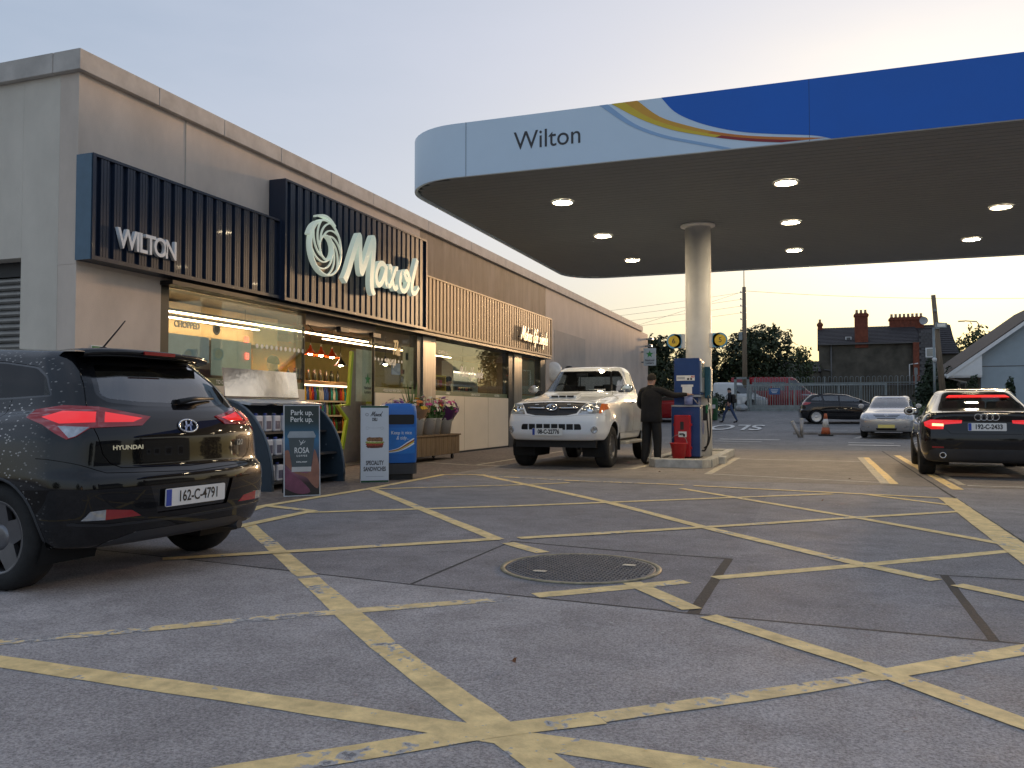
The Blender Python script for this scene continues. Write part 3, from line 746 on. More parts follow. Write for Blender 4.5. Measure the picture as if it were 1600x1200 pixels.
for x, y, z, m, lab in ((-11, 16.72, 2.38, M_ored, 'leftmost orange red pendant lamp over the drinks chiller'), (-11, 17.17, 2.37, M_ored, 'middle orange red pendant lamp over the drinks chiller'), (-11, 17.65, 2.36, M_ored, 'rightmost orange red pendant lamp over the drinks chiller'),
                        (-10.7, 17.55, 2.15, M_black, 'black pendant lamp hanging low beside the lime stand'), (-10.6, 19.6, 2.28, M_black, 'black pendant lamp seen through the window right of the door'), (-10.2, 23.7, 2.5, M_black, 'black pendant lamp over the till window')):
    pendant(x, y, z, m, lab, .17)
# drinks chiller with shelves and bottles
ch = thing('drinks_chiller', 'open drinks chiller full of coloured bottles inside the doorway', 'chiller', (-11.3, 17.6, .012))
M_shelf = mat('dark_shelf', (.05, .045, .04), .5); M_wood = mat('oak_counter', (.36, .22, .11), .5, var=.2, stretch=(1, .3, 1))
b = B(); b.bb((-.42, -1.3, 0), (-.38, 1.3, 1.68)); b.obj('back_panel', M_shelf, ch)
for s in (-1, 1): b = B(); b.bb((-.38, s * 1.3 - .02, 0), (.32, s * 1.3 + .02, 1.68)); b.obj('side_panel', M_shelf, ch)
for z in (.1, .52, .92, 1.27): b = B(); b.bb((-.38, -1.27, z), (.30, 1.27, z + .03)); so = b.obj('shelf', M_shelf, ch); b = B(); b.bb((.301, -1.27, z - .01), (.31, 1.27, z + .035)); b.obj('price_rail', mat('price_rail_white', (.6, .55, .45), .5), so)
b = B(); b.bb((-.45, -1.34, 1.68), (.36, 1.34, 1.76)); b.obj('counter_top', M_wood, ch, bevel=.01)
b = B(); b.bb((.2, -1.27, 1.64), (.26, 1.27, 1.678)); b.obj('light_bar', mat('chiller_light', (1, 1, 1), .4, emit=(1, .8, .55), es=1.2), ch)
bots = []
def bottle_mesh(name, cap, prof, m):
    b = B(); b.lathe(prof, 10, cap=True); o = b.obj(name, m); return o
P_b = [(.032, 0), (.034, .01), (.034, .15), (.028, .18), (.013, .21), (.013, .235), (.0145, .236), (.0145, .25)]
P_w = [(.037, 0), (.038, .01), (.038, .19), (.030, .22), (.014, .25), (.014, .30)]
cols = [('red', (.5, .03, .02)), ('orange', (.7, .22, .02)), ('teal', (.02, .25, .24)), ('pale', (.62, .58, .5)), ('green', (.06, .25, .04)), ('yellow', (.7, .45, .04)), ('cola', (.05, .015, .01)), ('blue', (.05, .12, .45))]
protos = {}
rnd = random.Random(3)
rows = [(1.30, 0, 'top shelf'), (.95, 0, 'second shelf'), (.55, 0, 'third shelf')]
for z, off, rn in rows:
    ci = 0
    for k in range(24):
        ci = rnd.randrange(len(cols))
        cn, cc = cols[ci]
        lab = '%s drink bottle on the %s of the drinks chiller' % (cn, rn)
        if cn not in protos:
            o = bottle_mesh('drink_bottle', None, P_b, mat('bottle_' + cn, cc, .25, var=.1, coat=.3)); protos[cn] = o
        else:
            o = protos[cn].copy(); COL.objects.link(o)
        o.location = (-11.3 + .23, 17.6 - 1.2 + k * .104, z + .012); o.scale = (1.2, 1.2, 1.25)
        tag(o, lab, 'bottle', 'drinks bottles in the chiller, %s %s' % (cn, rn))
wb = None
for k in range(16):
    if wb is None: o = wb = bottle_mesh('wine_bottle', None, P_w, mat('dark_wine_glass', (.02, .022, .012), .15, coat=.5))
    else: o = wb.copy(); COL.objects.link(o)
    o.location = (-11.45 + .12 * (k % 2), 16.5 + k * .13, 1.772)
    tag(o, 'dark wine bottle standing on the chiller counter top', 'bottle', 'wine bottles on the counter top')
# amber back panel and counter behind
b = B(); b.bb((-12.2, 15.6, 1.9), (-12.1, 17.74, 2.75)); sh('amber_wall_panel', b, mat('amber_panel', (.62, .30, .06), .6))
b = B(); b.bb((-12.6, 17.72, 0), (-12.3, 17.95, 3.0)); sh('oak_pillar', b, M_wood)
b = B(); b.bb((-13.29, 18.0, .9), (-13.25, 19.6, 2.2)); sh('dark_opening', b, M_black)
dc = thing('deli_counter', 'long deli counter behind the left hand shop window', 'counter', (-10.9, 12.3, .012))
b = B(); b.bb((-.45, -2.2, 0), (.45, 2.2, .95)); b.obj('base', M_wood, dc); b = B(); b.bb((-.5, -2.25, .95), (.5, 2.25, 1.0)); b.obj('worktop', M_steelp, dc)
b = B(); b.bb((.44, -2.2, 1.0), (.45, 2.2, 1.45)); b.obj('sneeze_guard', M_glass, dc)
# display cabinet and yellow stand behind the till window
cab = thing('vape_cabinet', 'white lit display cabinet behind the till window', 'cabinet', (-9.8, 22.9, .012))
b = B(); b.bb((-.25, -.95, 0), (-.2, .95, 2.5)); b.obj('back_panel', M_bwht, cab)
for s in (-.95, .9): b = B(); b.bb((-.2, s, 0), (.1, s + .05, 2.5)); b.obj('side_panel', M_bwht, cab)
b = B(); b.bb((-.2, -.9, 2.2), (.12, .9, 2.5)); hdp = b.obj('header_panel', M_bwht, cab)
b = B(); b.lathe([(.09, 0), (0, .003)], 20, (.121, -.35, 2.35), 'X', cap=False); b.obj('logo', M_black, hdp)
for z in (.5, .9, 1.3, 1.62, 1.9): b = B(); b.bb((-.2, -.9, z), (.08, .9, z + .03)); b.obj('shelf', M_bwht, cab)
b = B(); b.bb((.0, -.88, 2.16), (.05, .88, 2.195)); b.obj('light_bar', MATS['chiller_light'], cab)
for k in range(18):
    o = B(); o.box((0, 0, .06), (.06, .09, .12)); o = o.obj('small_box', mat('box_dark', (.08, .07, .07), .5) if k % 3 else mat('box_red', (.4, .05, .04), .5))
    o.location = (-9.85, 22.15 + (k % 9) * .19, (1.33 + .012) if k < 9 else 1.662); tag(o, 'small carton on the white display cabinet shelf', 'box', 'cartons on the display cabinet')
ys_ = thing('snack_stand', 'yellow framed snack stand behind the till window', 'shelf', (-9.5, 20.1, .012))
M_ylw = mat('yellow_frame', (.62, .45, .03), .4)
for s in (-.5, .45): b = B(); b.bb((-.2, s, 0), (.2, s + .05, 2.0)); b.obj('side_frame', M_ylw, ys_)
b = B(); b.bb((-.2, -.45, 1.95), (.2, .45, 2.0)); b.obj('top_frame', M_ylw, ys_)
for z in (.6, 1.0, 1.4, 1.68): b = B(); b.bb((-.2, -.45, z), (.18, .45, z + .02)); b.obj('shelf', M_shelf, ys_)
for k in range(15):
    o = B(); o.box((0, 0, .09), (.1, .14, .18)); o = o.obj('snack_pack', mat('pack_%d' % (k % 4), ((.6, .25, .05), (.5, .06, .04), (.6, .5, .1), (.35, .3, .25))[k % 4], .4))
    o.location = (-9.42, 19.78 + (k % 5) * .16, (1.422, 1.702, 1.022)[k // 5] + .012); tag(o, 'snack pack on the yellow framed stand', 'snack', 'snack packs on the yellow stand')
# national lottery stand in the doorway: grey body, lime edge and star outline
lot = thing('lottery_stand', 'tall grey stand with lime green star outline inside shop doorway', 'stand', (-9.0, 15.55, .012))
M_lime = mat('lime_panel', (.36, .50, .03), .4, var=.05); M_gp = mat('stand_grey', (.25, .22, .20), .6)
pl = [(-1.0, 1.16), (-.62, 1.18), (-.50, 1.9), (-.46, 2.1), (-.18, 2.1), (-.18, 0), (-.70, 0), (-.62, .45), (-.54, .86)]
star = [(-.46, 1.75), (-.58, 1.22), (-1.02, 1.19), (-.62, .88), (-.78, .28)]
b = B(); b.prism([(.16, 0), (.16, 2.3), (-.40, 2.3), (-.52, 1.15), (-.9, 1.13), (-.56, .88), (-.74, .28), (-.72, 0)], .05, FRONT_X); b.obj('body_panel', M_gp, lot)
b = B(); stroke(b, [(-.40, 2.28), (-.53, 1.18), (-.95, 1.16), (-.58, .88), (-.76, .28)], .08, .06, FRONT_X, 1, -.005); b.obj('star_edge', M_lime, lot)
b = B(); b.bb((-.3, .17, 0), (.03, .55, 1.25)); b.obj('lime_side', M_lime, lot)
b = B(); b.bb((.051, -.28, 1.25), (.06, .5, 2.34)); po = b.obj('poster', mat('lottery_poster', (.52, .55, .50), .4), lot)
def lot_star(s):
    return [(s * (1 if k % 2 == 0 else .42) * math.sin(PI * k / 5), s * (1 if k % 2 == 0 else .42) * math.cos(PI * k / 5)) for k in range(10)][::-1]
b = B(); b.prism(lot_star(.13), .003, place(FRONT_X, (.061, .2, 1.72))); b.obj('star_logo', mat('lottery_green', (.05, .3, .07), .4), po)
text('lettering', 'National', .09, M_char, place(FRONT_X, (.061, .2, 1.54)), po, .002, 'CENTER', 1, .002); text('lettering', 'Lottery', .09, M_char, place(FRONT_X, (.061, .2, 1.45)), po, .002, 'CENTER', 1, .002)
b = B(); b.bb((.0, .18, .7), (.045, .48, 1.2)); b.obj('leaflet_holder', M_bwht, lot)
# ================================================================== canopy
CX0, CX1, CY0, CY1, CZ0, CZ1 = -6.78, 15.0, 12.73, 23.95, 4.985, 5.86
def rrect(x0, x1, y0, y1, r, n=10):
    out = []
    for cx, cy, a0 in ((x1 - r, y0 + r, -90), (x1 - r, y1 - r, 0), (x0 + r, y1 - r, 90), (x0 + r, y0 + r, 180)):
        for i in range(n + 1):
            a = R(a0 + 90 * i / n); out.append((cx + r * math.cos(a), cy + r * math.sin(a)))
    return out
can = thing('fuel_canopy', 'large flat fuel canopy with rounded corners and pale blue fascia', 'canopy', (-2.27, 17.9, 0))
def cb(name, b_, m, **k):
    o = b_.obj(name, m, can, **k); o.matrix_parent_inverse = Matrix.Translation((2.27, -17.9, 0)); return o
M_cfas = mat('pale_canopy_fascia', (.64, .78, .90), .42, var=.03, scale=.8)
M_cblue = mat('deep_blue_vinyl', (.004, .125, .56), .4, var=.04, scale=1)
M_soff = mat('soffit_sheet', (.20, .222, .24), .6, var=.06, scale=1.2)
out = rrect(CX0, CX1, CY0, CY1, 1.15)
b = B(); n = len(out)
inn = rrect(CX0 + .05, CX1 - .05, CY0 + .05, CY1 - .05, 1.10)
for i in range(n):
    j = (i + 1) % n
    p, q, pi, qi = out[i], out[j], inn[i], inn[j]
    for quad in (((p[0], p[1], CZ0 - .03), (q[0], q[1], CZ0 - .03), (q[0], q[1], CZ1), (p[0], p[1], CZ1)),
                 ((q[0], q[1], CZ0 - .03), (p[0], p[1], CZ0 - .03), (pi[0], pi[1], CZ0 - .03), (qi[0], qi[1], CZ0 - .03)),
                 ((p[0], p[1], CZ1), (q[0], q[1], CZ1), (qi[0], qi[1], CZ1), (pi[0], pi[1], CZ1)),
                 ((qi[0], qi[1], CZ0 - .03), (pi[0], pi[1], CZ0 - .03), (pi[0], pi[1], CZ1), (qi[0], qi[1], CZ1))):
        b.poly(quad)
bmesh.ops.remove_doubles(b.bm, verts=b.bm.verts, dist=.0005)
fas = cb('fascia', b, M_cfas, smooth=True)
b = B(); b.poly([(p[0], p[1], CZ1 - .08) for p in rrect(CX0 + .06, CX1 - .06, CY0 + .06, CY1 - .06, 1.08)]); cb('roof_sheet', b, M_soff)
# soffit planks, one object each (they run along the lane)
k = 0; x = CX0 + .06
ins = rrect(CX0 + .06, CX1 - .06, CY0 + .06, CY1 - .06, 1.08)
b = B(); b.prism([(p[0], p[1]) for p in ins], .01, Matrix.Translation((0, 0, CZ0 + .02))); cb('soffit_backing', b, mat('soffit_void', (.03, .03, .032), .8))
NP = 60; pw = (CY1 - CY0 - .14) / NP
for k in range(NP):
    ya = CY0 + .07 + k * pw; yb = ya + pw - .014
    def xl(y):
        e = min(y - CY0 - .06, CY1 - .06 - y); r = 1.08
        return 0 if e >= r else r - math.sqrt(max(0, r * r - (r - e) ** 2))
    ins_ = max(xl(ya), xl(yb))
    b = B(); b.bb((CX0 + .065 + ins_, ya, CZ0), (CX1 - .065 - ins_, yb, CZ0 + .018)); cb('soffit_plank', b, M_soff)
# blue field and swoosh on the front fascia (thin vinyl sheets)
YF = CY0 - .003
def vinyl(name, pts, m, d):
    b = B(); b.prism(pts, .002, place(FRONT_Y, (0, CY0 - d, 0))); return cb(name, b, m)
bl = [(-2.15, CZ1), (-1.95, 5.62), (-1.66, 5.44), (-1.32, 5.3), (-.94, 5.19), (-.5, 5.11), (.03, 5.03), (.28, CZ0 - .03)]
bl = smooth_path(bl, 5)
vinyl('blue_field', bl + [(CX1 - 1.2, CZ0 - .03), (CX1 - 1.2, CZ1)], M_cblue, .002)
yo = smooth_path([(-2.93, CZ1), (-2.48, 5.57), (-2.01, 5.35), (-1.55, 5.21), (-1.16, 5.11), (-.77, 5.03), (-.4, CZ0 - .01)], 4)
yi = smooth_path([(-2.52, CZ1), (-2.18, 5.57), (-1.78, 5.39), (-1.38, 5.25), (-.94, 5.14), (-.45, 5.06), (.21, CZ0 - .01)], 4)
ym = [((a[0] + c[0]) / 2, (a[1] + c[1]) / 2) for a, c in zip(yo, yi)]
lo = smooth_path([(-3.12, CZ1), (-2.66, 5.50), (-2.19, 5.26), (-1.66, 5.09), (-1.25, CZ0 - .02)], 4)
def strip(name, a, c, i0, i1, m, d): vinyl(name, a[i0:i1] + list(reversed(c[i0:i1])), m, d)
M_y1 = mat('yellow_vinyl', (.72, .52, .04), .4, var=.03); M_y2 = mat('gold_vinyl', (.70, .36, .04), .4, var=.03)
M_or = mat('orange_vinyl', (.62, .20, .03), .4, var=.03); M_rd = mat('crimson_vinyl', (.30, .03, .03), .4, var=.03); M_lb = mat('sky_vinyl', (.30, .48, .72), .4, var=.03)
strip('swoosh_yellow', yo, ym, 0, 15, M_y1, .004); strip('swoosh_gold', ym, yi, 0, 13, M_y2, .0045)
strip('swoosh_orange', ym, yi, 12, 25, M_or, .004); strip('swoosh_crimson', yo, ym, 14, 25, M_rd, .0045)
lo2 = [(a[0] - .06, a[1] - .0) for a in smooth_path([(-2.93, CZ1), (-2.5, 5.50), (-2.03, 5.27), (-1.55, 5.12), (-1.05, CZ0 - .02)], 4)]
strip('swoosh_sky_blue', lo, lo2, 0, 17, M_lb, .004)
M_char = mat('charcoal_letter', (.05, .05, .055), .5)
t = text('lettering', 'Wilton', .42, M_char, place(FRONT_Y, (-3.98, CY0 - .001, 5.43)), can, .004, 'CENTER', .95); t.matrix_parent_inverse = Matrix.Translation((2.27, -17.9, 0))
# joints in the fascia
for xj in (-5.4, -.02, 2.95, 6):
    b = B(); b.bb((xj, CY0 - .0045, CZ0 - .03), (xj + .006, CY0 + .001, CZ1)); cb('panel_joint', b, mat('joint_line', (.03, .05, .1), .6))
# column
M_colm = mat('white_column_paint', (.74, .735, .72), .5, var=.07, scale=3)
b = B(); b.lathe([(.265, .02), (.265, CZ0 - .05)], 40, (-2.27, 17.9, 0)); cb('column', b, M_colm)
b = B(); b.lathe([(.27, CZ0 - .06), (.36, CZ0 - .03), (.36, CZ0 - .002)], 40, (-2.27, 17.9, 0)); cb('column_collar', b, M_colm)
# recessed luminaires: bezel + lit lens + a lamp
M_lens = mat('lit_lens', (1, 1, 1), .4, emit=(1.0, .80, .52), es=60.)
M_bez = mat('lamp_bezel', (.7, .69, .66), .4)
for ix, x in enumerate((-4.39, -.41, 3.42, 7.3)):
    for iy, y in enumerate((15.0, 18.2, 21.4)):
        lt = thing('canopy_light', '%s round lit lamp in %s of the canopy soffit' % (('front', 'middle', 'rear')[iy], ('the row nearest the shop', 'the row right of the column', 'the third row from the shop', 'the far right row')[ix]), 'lamp', (x, y, CZ0), 0, 'lamps in the canopy soffit')
        b = B(); b.lathe([(.21, -.001), (.21, -.03), (.175, -.03), (.175, -.012)], 28, cap=False); b.obj('bezel', M_bez, lt)
        b = B(); b.lathe([(.174, -.010), (.12, -.014), (.0, -.015)], 28, cap=False); b.obj('lens', M_lens, lt)
# pump number flags on the column
M_flag_b = mat('flag_blue', (.12, .36, .60), .4); M_flag_y = mat('flag_yellow', (.75, .52, .05), .4)
for num, sx, lab in (('6', -1, 'left'), ('5', 1, 'right')):
    fl = thing('pump_number_flag', 'blue and yellow pump number flag on the %s side of canopy column' % lab, 'sign', (-2.27 + sx * .265, 17.7, 2.52))
    b = B(); b.box((sx * .03, -.03, 0), (.10, .05, .30)); b.obj('bracket', M_colm, fl, bevel=.01)
    b = B(); b.lathe([(.155, -.09), (.155, -.06)], 32, (sx * .20, 0, 0), 'Y'); b.box((sx * .13, -.075, 0), (.14, .03, .29)); b.obj('panel', M_flag_b, fl)
    b = B(); b.lathe([(.115, -.095), (.115, -.09)], 28, (sx * .21, 0, 0.0), 'Y'); b.obj('disc', M_flag_y, fl)
    text('numeral', num, .15, M_char, place(FRONT_Y, (sx * .21, -.096, 0)), fl, .003)
# ================================================================== vehicles: body shells grown from height slices
from mathutils.interpolate import poly_3d_calc
V2 = Vector
def level(z, w, yf, yr, fc=.35, rc=.30, fd=.10, rd=.09, fk=.015, rk=.015, n=6):
    """half outline of the body at one height; z and w are (front, middle, rear)"""
    out = [(0, yf), (w[0] * .5, yf - fk), (w[0] * .88, yf - fd), (w[0], yf - fc)]
    y0, y1 = yf - fc, yr + rc
    for i in range(1, n + 1):
        t = i / (n + 1)
        ww = w[0] + (w[1] - w[0]) * min(1, t / .35) if t < .35 else (w[1] if t < .65 else w[1] + (w[2] - w[1]) * (t - .65) / .35)
        out.append((ww, y0 + (y1 - y0) * t))
    out += [(w[2], y1), (w[2] * .88, yr + rd), (w[2] * .5, yr + rk), (0, yr)]
    res = []
    for x, y in out:
        t = (yf - y) / (yf - yr)
        zz = z[0] + (z[1] - z[0]) * min(1, t / .5) if t < .5 else z[1] + (z[2] - z[1]) * (t - .5) / .5
        res.append((x, y, zz))
    return res

def pt_in(p, poly):
    c = False; n = len(poly); x, y = p
    for i in range(n):
        x0, y0 = poly[i]; x1, y1 = poly[i - 1]
        if (y0 > y) != (y1 > y) and x < (x1 - x0) * (y - y0) / (y1 - y0) + x0: c = not c
    return c

REAR = (V2((1, 0, 0)), V2((0, 0, 1)), V2((0, -1, 0)))
FRONTV = (V2((1, 0, 0)), V2((0, 0, 1)), V2((0, 1, 0)))
TOPV = (V2((1, 0, 0)), V2((0, 1, 0)), V2((0, 0, 1)))
def sidev(s): return (V2((0, 1, 0)), V2((0, 0, 1)), V2((s, 0, 0)))
def oblique(deg):
    """looking at the car from the given bearing: 0 from the front, 180 from the rear, 90 from its right"""
    a = R(deg); out = V2((math.sin(a), math.cos(a), 0)); right = V2((-out.y, out.x, 0))
    return (right, V2((0, 0, 1)), out)
def rnd_poly(poly, r, n=4):
    """round the corners of an outline"""
    out = []; m = len(poly)
    for i in range(m):
        p0, p1, p2 = V2(poly[i - 1]), V2(poly[i]), V2(poly[(i + 1) % m])
        a, b = p0 - p1, p2 - p1; d = min(r, a.length * .45, b.length * .45)
        q0, q2 = p1 + a.normalized() * d, p1 + b.normalized() * d
        for k in range(n + 1):
            t = k / n; out.append(tuple(q0 * (1 - t) ** 2 + p1 * 2 * t * (1 - t) + q2 * t * t))
    return out
def inset_poly(poly, d):
    """shrink a polygon by d (works for either winding)"""
    m = len(poly); A = sum(poly[i - 1][0] * poly[i][1] - poly[i][0] * poly[i - 1][1] for i in range(m)); s = 1 if A > 0 else -1
    out = []
    for i in range(m):
        p0, p1, p2 = V2(poly[i - 1]), V2(poly[i]), V2(poly[(i + 1) % m])
        e0, e1 = (p1 - p0), (p2 - p1)
        if e0.length < 1e-6 or e1.length < 1e-6: out.append(tuple(p1)); continue
        e0.normalize(); e1.normalize()
        n0, n1 = V2((-e0.y, e0.x)) * s, V2((-e1.y, e1.x)) * s; nn = n0 + n1
        if nn.length < 1e-4: nn = n0
        nn.normalize(); k = max(.35, nn.dot(n0)); out.append(tuple(p1 + nn * d / k))
    return out

class Shell:
    def __init__(s, levels, sub=3, shape=None, ten=.36):
        def card(P, k, closed):
            n = len(P); out = []
            for i in range(n if closed else n - 1):
                p1, p2 = P[i], P[(i + 1) % n]
                p0 = P[i - 1] if (closed or i) else p1; p3 = P[(i + 2) % n] if (closed or i + 2 < n) else p2
                L = (p2 - p1).length + 1e-6
                m1 = (p2 - p0) * ten * min(1.6, 2 * L / ((p2 - p0).length + 1e-6)); m2 = (p3 - p1) * ten * min(1.6, 2 * L / ((p3 - p1).length + 1e-6))
                for j in range(k):
                    t = j / k; t2, t3 = t * t, t * t * t
                    out.append(p1 * (2 * t3 - 3 * t2 + 1) + m1 * (t3 - 2 * t2 + t) + p2 * (3 * t2 - 2 * t3) + m2 * (t3 - t2))
            if not closed: out.append(P[-1].copy())
            return out
        full = []
        for lv in levels:
            h = [V2(p) for p in lv]
            full.append(h + [V2((-p.x, p.y, p.z)) for p in reversed(h[1:-1])])
        cols = [card([l[i] for l in full], sub + 1, False) for i in range(len(full[0]))]
        grid = [card([c[j] for c in cols], sub + 1, True) for j in range(len(cols[0]))]
        bm = bmesh.new(); N = len(grid[0]); vg = [[bm.verts.new(p) for p in row] for row in grid]
        for a, c in zip(vg, vg[1:]):
            for i in range(N): bm.faces.new((a[i], a[(i + 1) % N], c[(i + 1) % N], c[i]))
        for row in (vg[0], vg[-1]):
            h = N // 2
            for i in range(h):
                q = []
                for v in (row[i], row[i + 1], row[(N - i - 1) % N], row[(N - i) % N]):
                    if v not in q: q.append(v)
                if len(q) > 2: bm.faces.new(q)
        bmesh.ops.recalc_face_normals(bm, faces=bm.faces)
        for f in bm.faces: f.smooth = True
        m2 = bpy.data.meshes.new('shell'); bm.to_mesh(m2); bm.free()
        if shape:
            for v in m2.vertices: v.co = shape(v.co)
            m2.update()
        s.co = [v.co.copy() for v in m2.vertices]; s.no = [v.normal.copy() for v in m2.vertices]
        s.polys = [tuple(p.vertices) for p in m2.polygons]
        s.bvh = BVHTree.FromPolygons(s.co, s.polys)
        s.bm = bmesh.new(); s.bm.from_mesh(m2); bpy.data.meshes.remove(m2)
    def normal(s, p):
        r = s.bvh.find_nearest(p)
        if r[0] is None: return V2((0, 0, 1))
        f = s.polys[r[2]]; w = poly_3d_calc([s.co[i] for i in f], r[0]); n = V2((0, 0, 0))
        for i, q in zip(f, w): n += s.no[i] * q
        return n.normalized()
    def hit(s, org, d): return s.bvh.ray_cast(V2(org), V2(d))
    def on(s, view, u, v, far=6.):
        """point of the shell seen at (u, v) in a view, and its normal"""
        r, up, out = view; o = r * u + up * v + out * far
        h = s.bvh.ray_cast(o, -out)
        return (h[0], s.normal(h[0])) if h[0] is not None else (None, None)
    def carve(s, poly, view, src=None, thr=.08):
        bm = src or s.bm; r, up, out = view
        us = [p[0] for p in poly]; vs = [p[1] for p in poly]
        bb = (min(us) - .01, max(us) + .01, min(vs) - .01, max(vs) + .01)
        def cand():
            c = []
            for f in bm.faces:
                if f.normal.dot(out) <= thr: continue
                fu = [v.co.dot(r) for v in f.verts]; fv = [v.co.dot(up) for v in f.verts]
                if max(fu) < bb[0] or min(fu) > bb[1] or max(fv) < bb[2] or min(fv) > bb[3]: continue
                c.append(f)
            return c
        fs = cand()
        m = len(poly)
        for i in range(m):
            p, q = poly[i - 1], poly[i]
            d = V2((q[0] - p[0], q[1] - p[1]))
            if d.length < 1e-6: continue
            co = r * p[0] + up * p[1]; no = (r * (-d.y) + up * d.x).normalized()
            # only split faces that the edge itself can touch
            e0, e1 = V2(p), V2(q); sel = []
            for f in fs:
                if not f.is_valid: continue
                fu = [v.co.dot(r) for v in f.verts]; fv = [v.co.dot(up) for v in f.verts]
                if max(fu) < min(p[0], q[0]) - .002 or min(fu) > max(p[0], q[0]) + .002 or max(fv) < min(p[1], q[1]) - .002 or min(fv) > max(p[1], q[1]) + .002: continue
                sel.append(f)
            if not sel: continue
            es = list({e for f in sel for e in f.edges}); vv = list({v for f in sel for v in f.verts})
            res = bmesh.ops.bisect_plane(bm, geom=sel + es + vv, dist=1e-5, plane_co=co, plane_no=no)
            new = [g for g in res['geom'] if isinstance(g, bmesh.types.BMFace)]
            fs = list({f for f in fs if f.is_valid} | set(new))
        bm.normal_update()
        ins = [f for f in fs if f.is_valid and pt_in((f.calc_center_median().dot(r), f.calc_center_median().dot(up)), poly)]
        nb = bmesh.new(); mp = {}
        for f in ins:
            vv = []
            for v in f.verts:
                if v not in mp: mp[v] = nb.verts.new(v.co)
                vv.append(mp[v])
            try: nb.faces.new(vv)
            except Exception: pass
        bmesh.ops.delete(bm, geom=ins, context='FACES')
        nb.normal_update()
        return nb
    def emit(s, bm, name, m, parent, off=0., thick=0., lining=False, keep=False):
        src = bm; bm = bm.copy() if keep else bm
        bm.verts.ensure_lookup_table()
        N = [s.normal(v.co) for v in bm.verts]
        for v, n in zip(bm.verts, N): v.co += n * off
        nv = len(bm.verts); cn = list(N)
        if thick:
            bm.verts.index_update()
            be = [e for e in bm.edges if len(e.link_faces) == 1]
            top = {}; low = {}
            for e in be:
                for v in e.verts:
                    if v not in low:
                        top[v] = bm.verts.new(v.co); low[v] = bm.verts.new(v.co - N[v.index] * thick); cn += [V2((0, 0, 0))] * 2
            for e in be:
                f = e.link_faces[0]; a, c = e.verts
                for l in f.loops:
                    if l.edge == e: a, c = l.vert, l.link_loop_next.vert; break
                bm.faces.new((top[c], top[a], low[a], low[c]))
        if lining:
            for f in bm.faces: f.normal_flip()
            cn = [-n for n in cn]
        for f in bm.faces: f.smooth = True
        me = bpy.data.meshes.new(name); bm.to_mesh(me); bm.free(); me.materials.append(m)
        if cn and len(me.polygons):
            me.normals_split_custom_set_from_vertices([tuple(n) for n in cn])
        o = bpy.data.objects.new(name, me); return link(o, parent)
    def panel(s, poly, view, name, m, parent, gap=.005, gapmat=None, off=0., thick=0., src=None):
        """cut a panel out, leaving a dark shut line round it; returns the panel's bmesh unless a material is given"""
        ring = s.carve(poly, view, src)
        inner = s.carve(inset_poly(poly, gap), view, ring)
        g = s.emit(ring, name + '_shut_line', gapmat or M_black, parent, off=-.012)
        return inner
def mir(poly): return [(-p[0], p[1]) for p in poly]

M_tyre = mat('tyre_rubber', (.016, .016, .016), .8, var=.3, scale=20, bump=.2)
M_well = mat('wheel_well_plastic', (.010, .010, .010), .9)
M_lining = mat('car_lining', (.025, .024, .023), .9)
M_alloy = mat('grey_alloy', (.20, .20, .21), .35, metal=.85)
M_disc = mat('brake_disc', (.25, .24, .23), .4, metal=.9)
M_chrome = mat('chrome', (.72, .72, .73), .12, metal=1., var=.03, rvar=.02)
M_cglass = glass_mat('car_glass', (.62, .68, .68), .05)
M_hglass = glass_mat('hatch_rear_glass', (.34, .38, .38), .13)
M_dglass = glass_mat('privacy_glass', (.10, .11, .11), .06)
def wheel(parent, x, y, r, w, rimr, side, spokes=5, m_rim=None, twin=True, name='wheel', steer=0., cap=True):
    """side: +1 when the outer face looks to +x"""
    m_rim = m_rim or M_alloy
    b = B(); h = w / 2
    b.lathe([(rimr - .01, -h * .8), (rimr + .012, -h * .95), (r - .035, -h), (r - .012, -h * .82), (r, -h * .55), (r, h * .55), (r - .012, h * .82), (r - .035, h), (rimr + .012, h * .95), (rimr - .01, h * .8)], 40, axis='X', cap=False)
    wo = b.obj(name, M_tyre, parent, loc=(x, y, r), rot=(0, 0, steer))
    b = B(); s = side
    b.lathe([(rimr + .002, s * h * .86), (rimr - .012, s * h * .90), (rimr - .02, s * h * .5), (rimr - .03, -s * h * .8)], 36, axis='X', cap=False)
    for k in range(spokes):
        a = 2 * PI * k / spokes + .3
        for da in ((-.17, .17) if twin else (0,)):
            w0, w1 = (.022, .016) if twin else (.055, .035)
            aa = a + da; c, q = math.cos(aa), math.sin(aa); t = V2((0, -q, c))
            p0 = V2((s * h * .66, c * .05, q * .05)); p1 = V2((s * h * .80, math.cos(a + da * 1.3) * (rimr - .012), math.sin(a + da * 1.3) * (rimr - .012)))
            vs = []
            for p, ww in ((p0, w0 * 1.4), (p1, w1 * 1.6)):
                for dx in (0, -s * .03):
                    vs.append([b.bm.verts.new(p + V2((dx, 0, 0)) + t * ww * e) for e in (-1, 1)])
            (A, A2, C, C2) = vs
            for f in ((A[0], A[1], C[1], C[0]), (A2[1], A2[0], C2[0], C2[1]), (A[0], C[0], C2[0], A2[0]), (A[1], A2[1], C2[1], C[1])): b.bm.faces.new(f)
    b.lathe([(.075, s * h * .5), (.075, s * h * .68), (.05, s * h * .74), (.0, s * h * .75)], 20, axis='X', cap=False)
    b.obj('rim', m_rim, wo)
    b = B(); b.lathe([(rimr * .72, s * h * .1), (rimr * .72, s * h * .2), (0, s * h * .2)], 24, axis='X', cap=False); b.obj('brake_disc', M_disc, wo)
    return wo
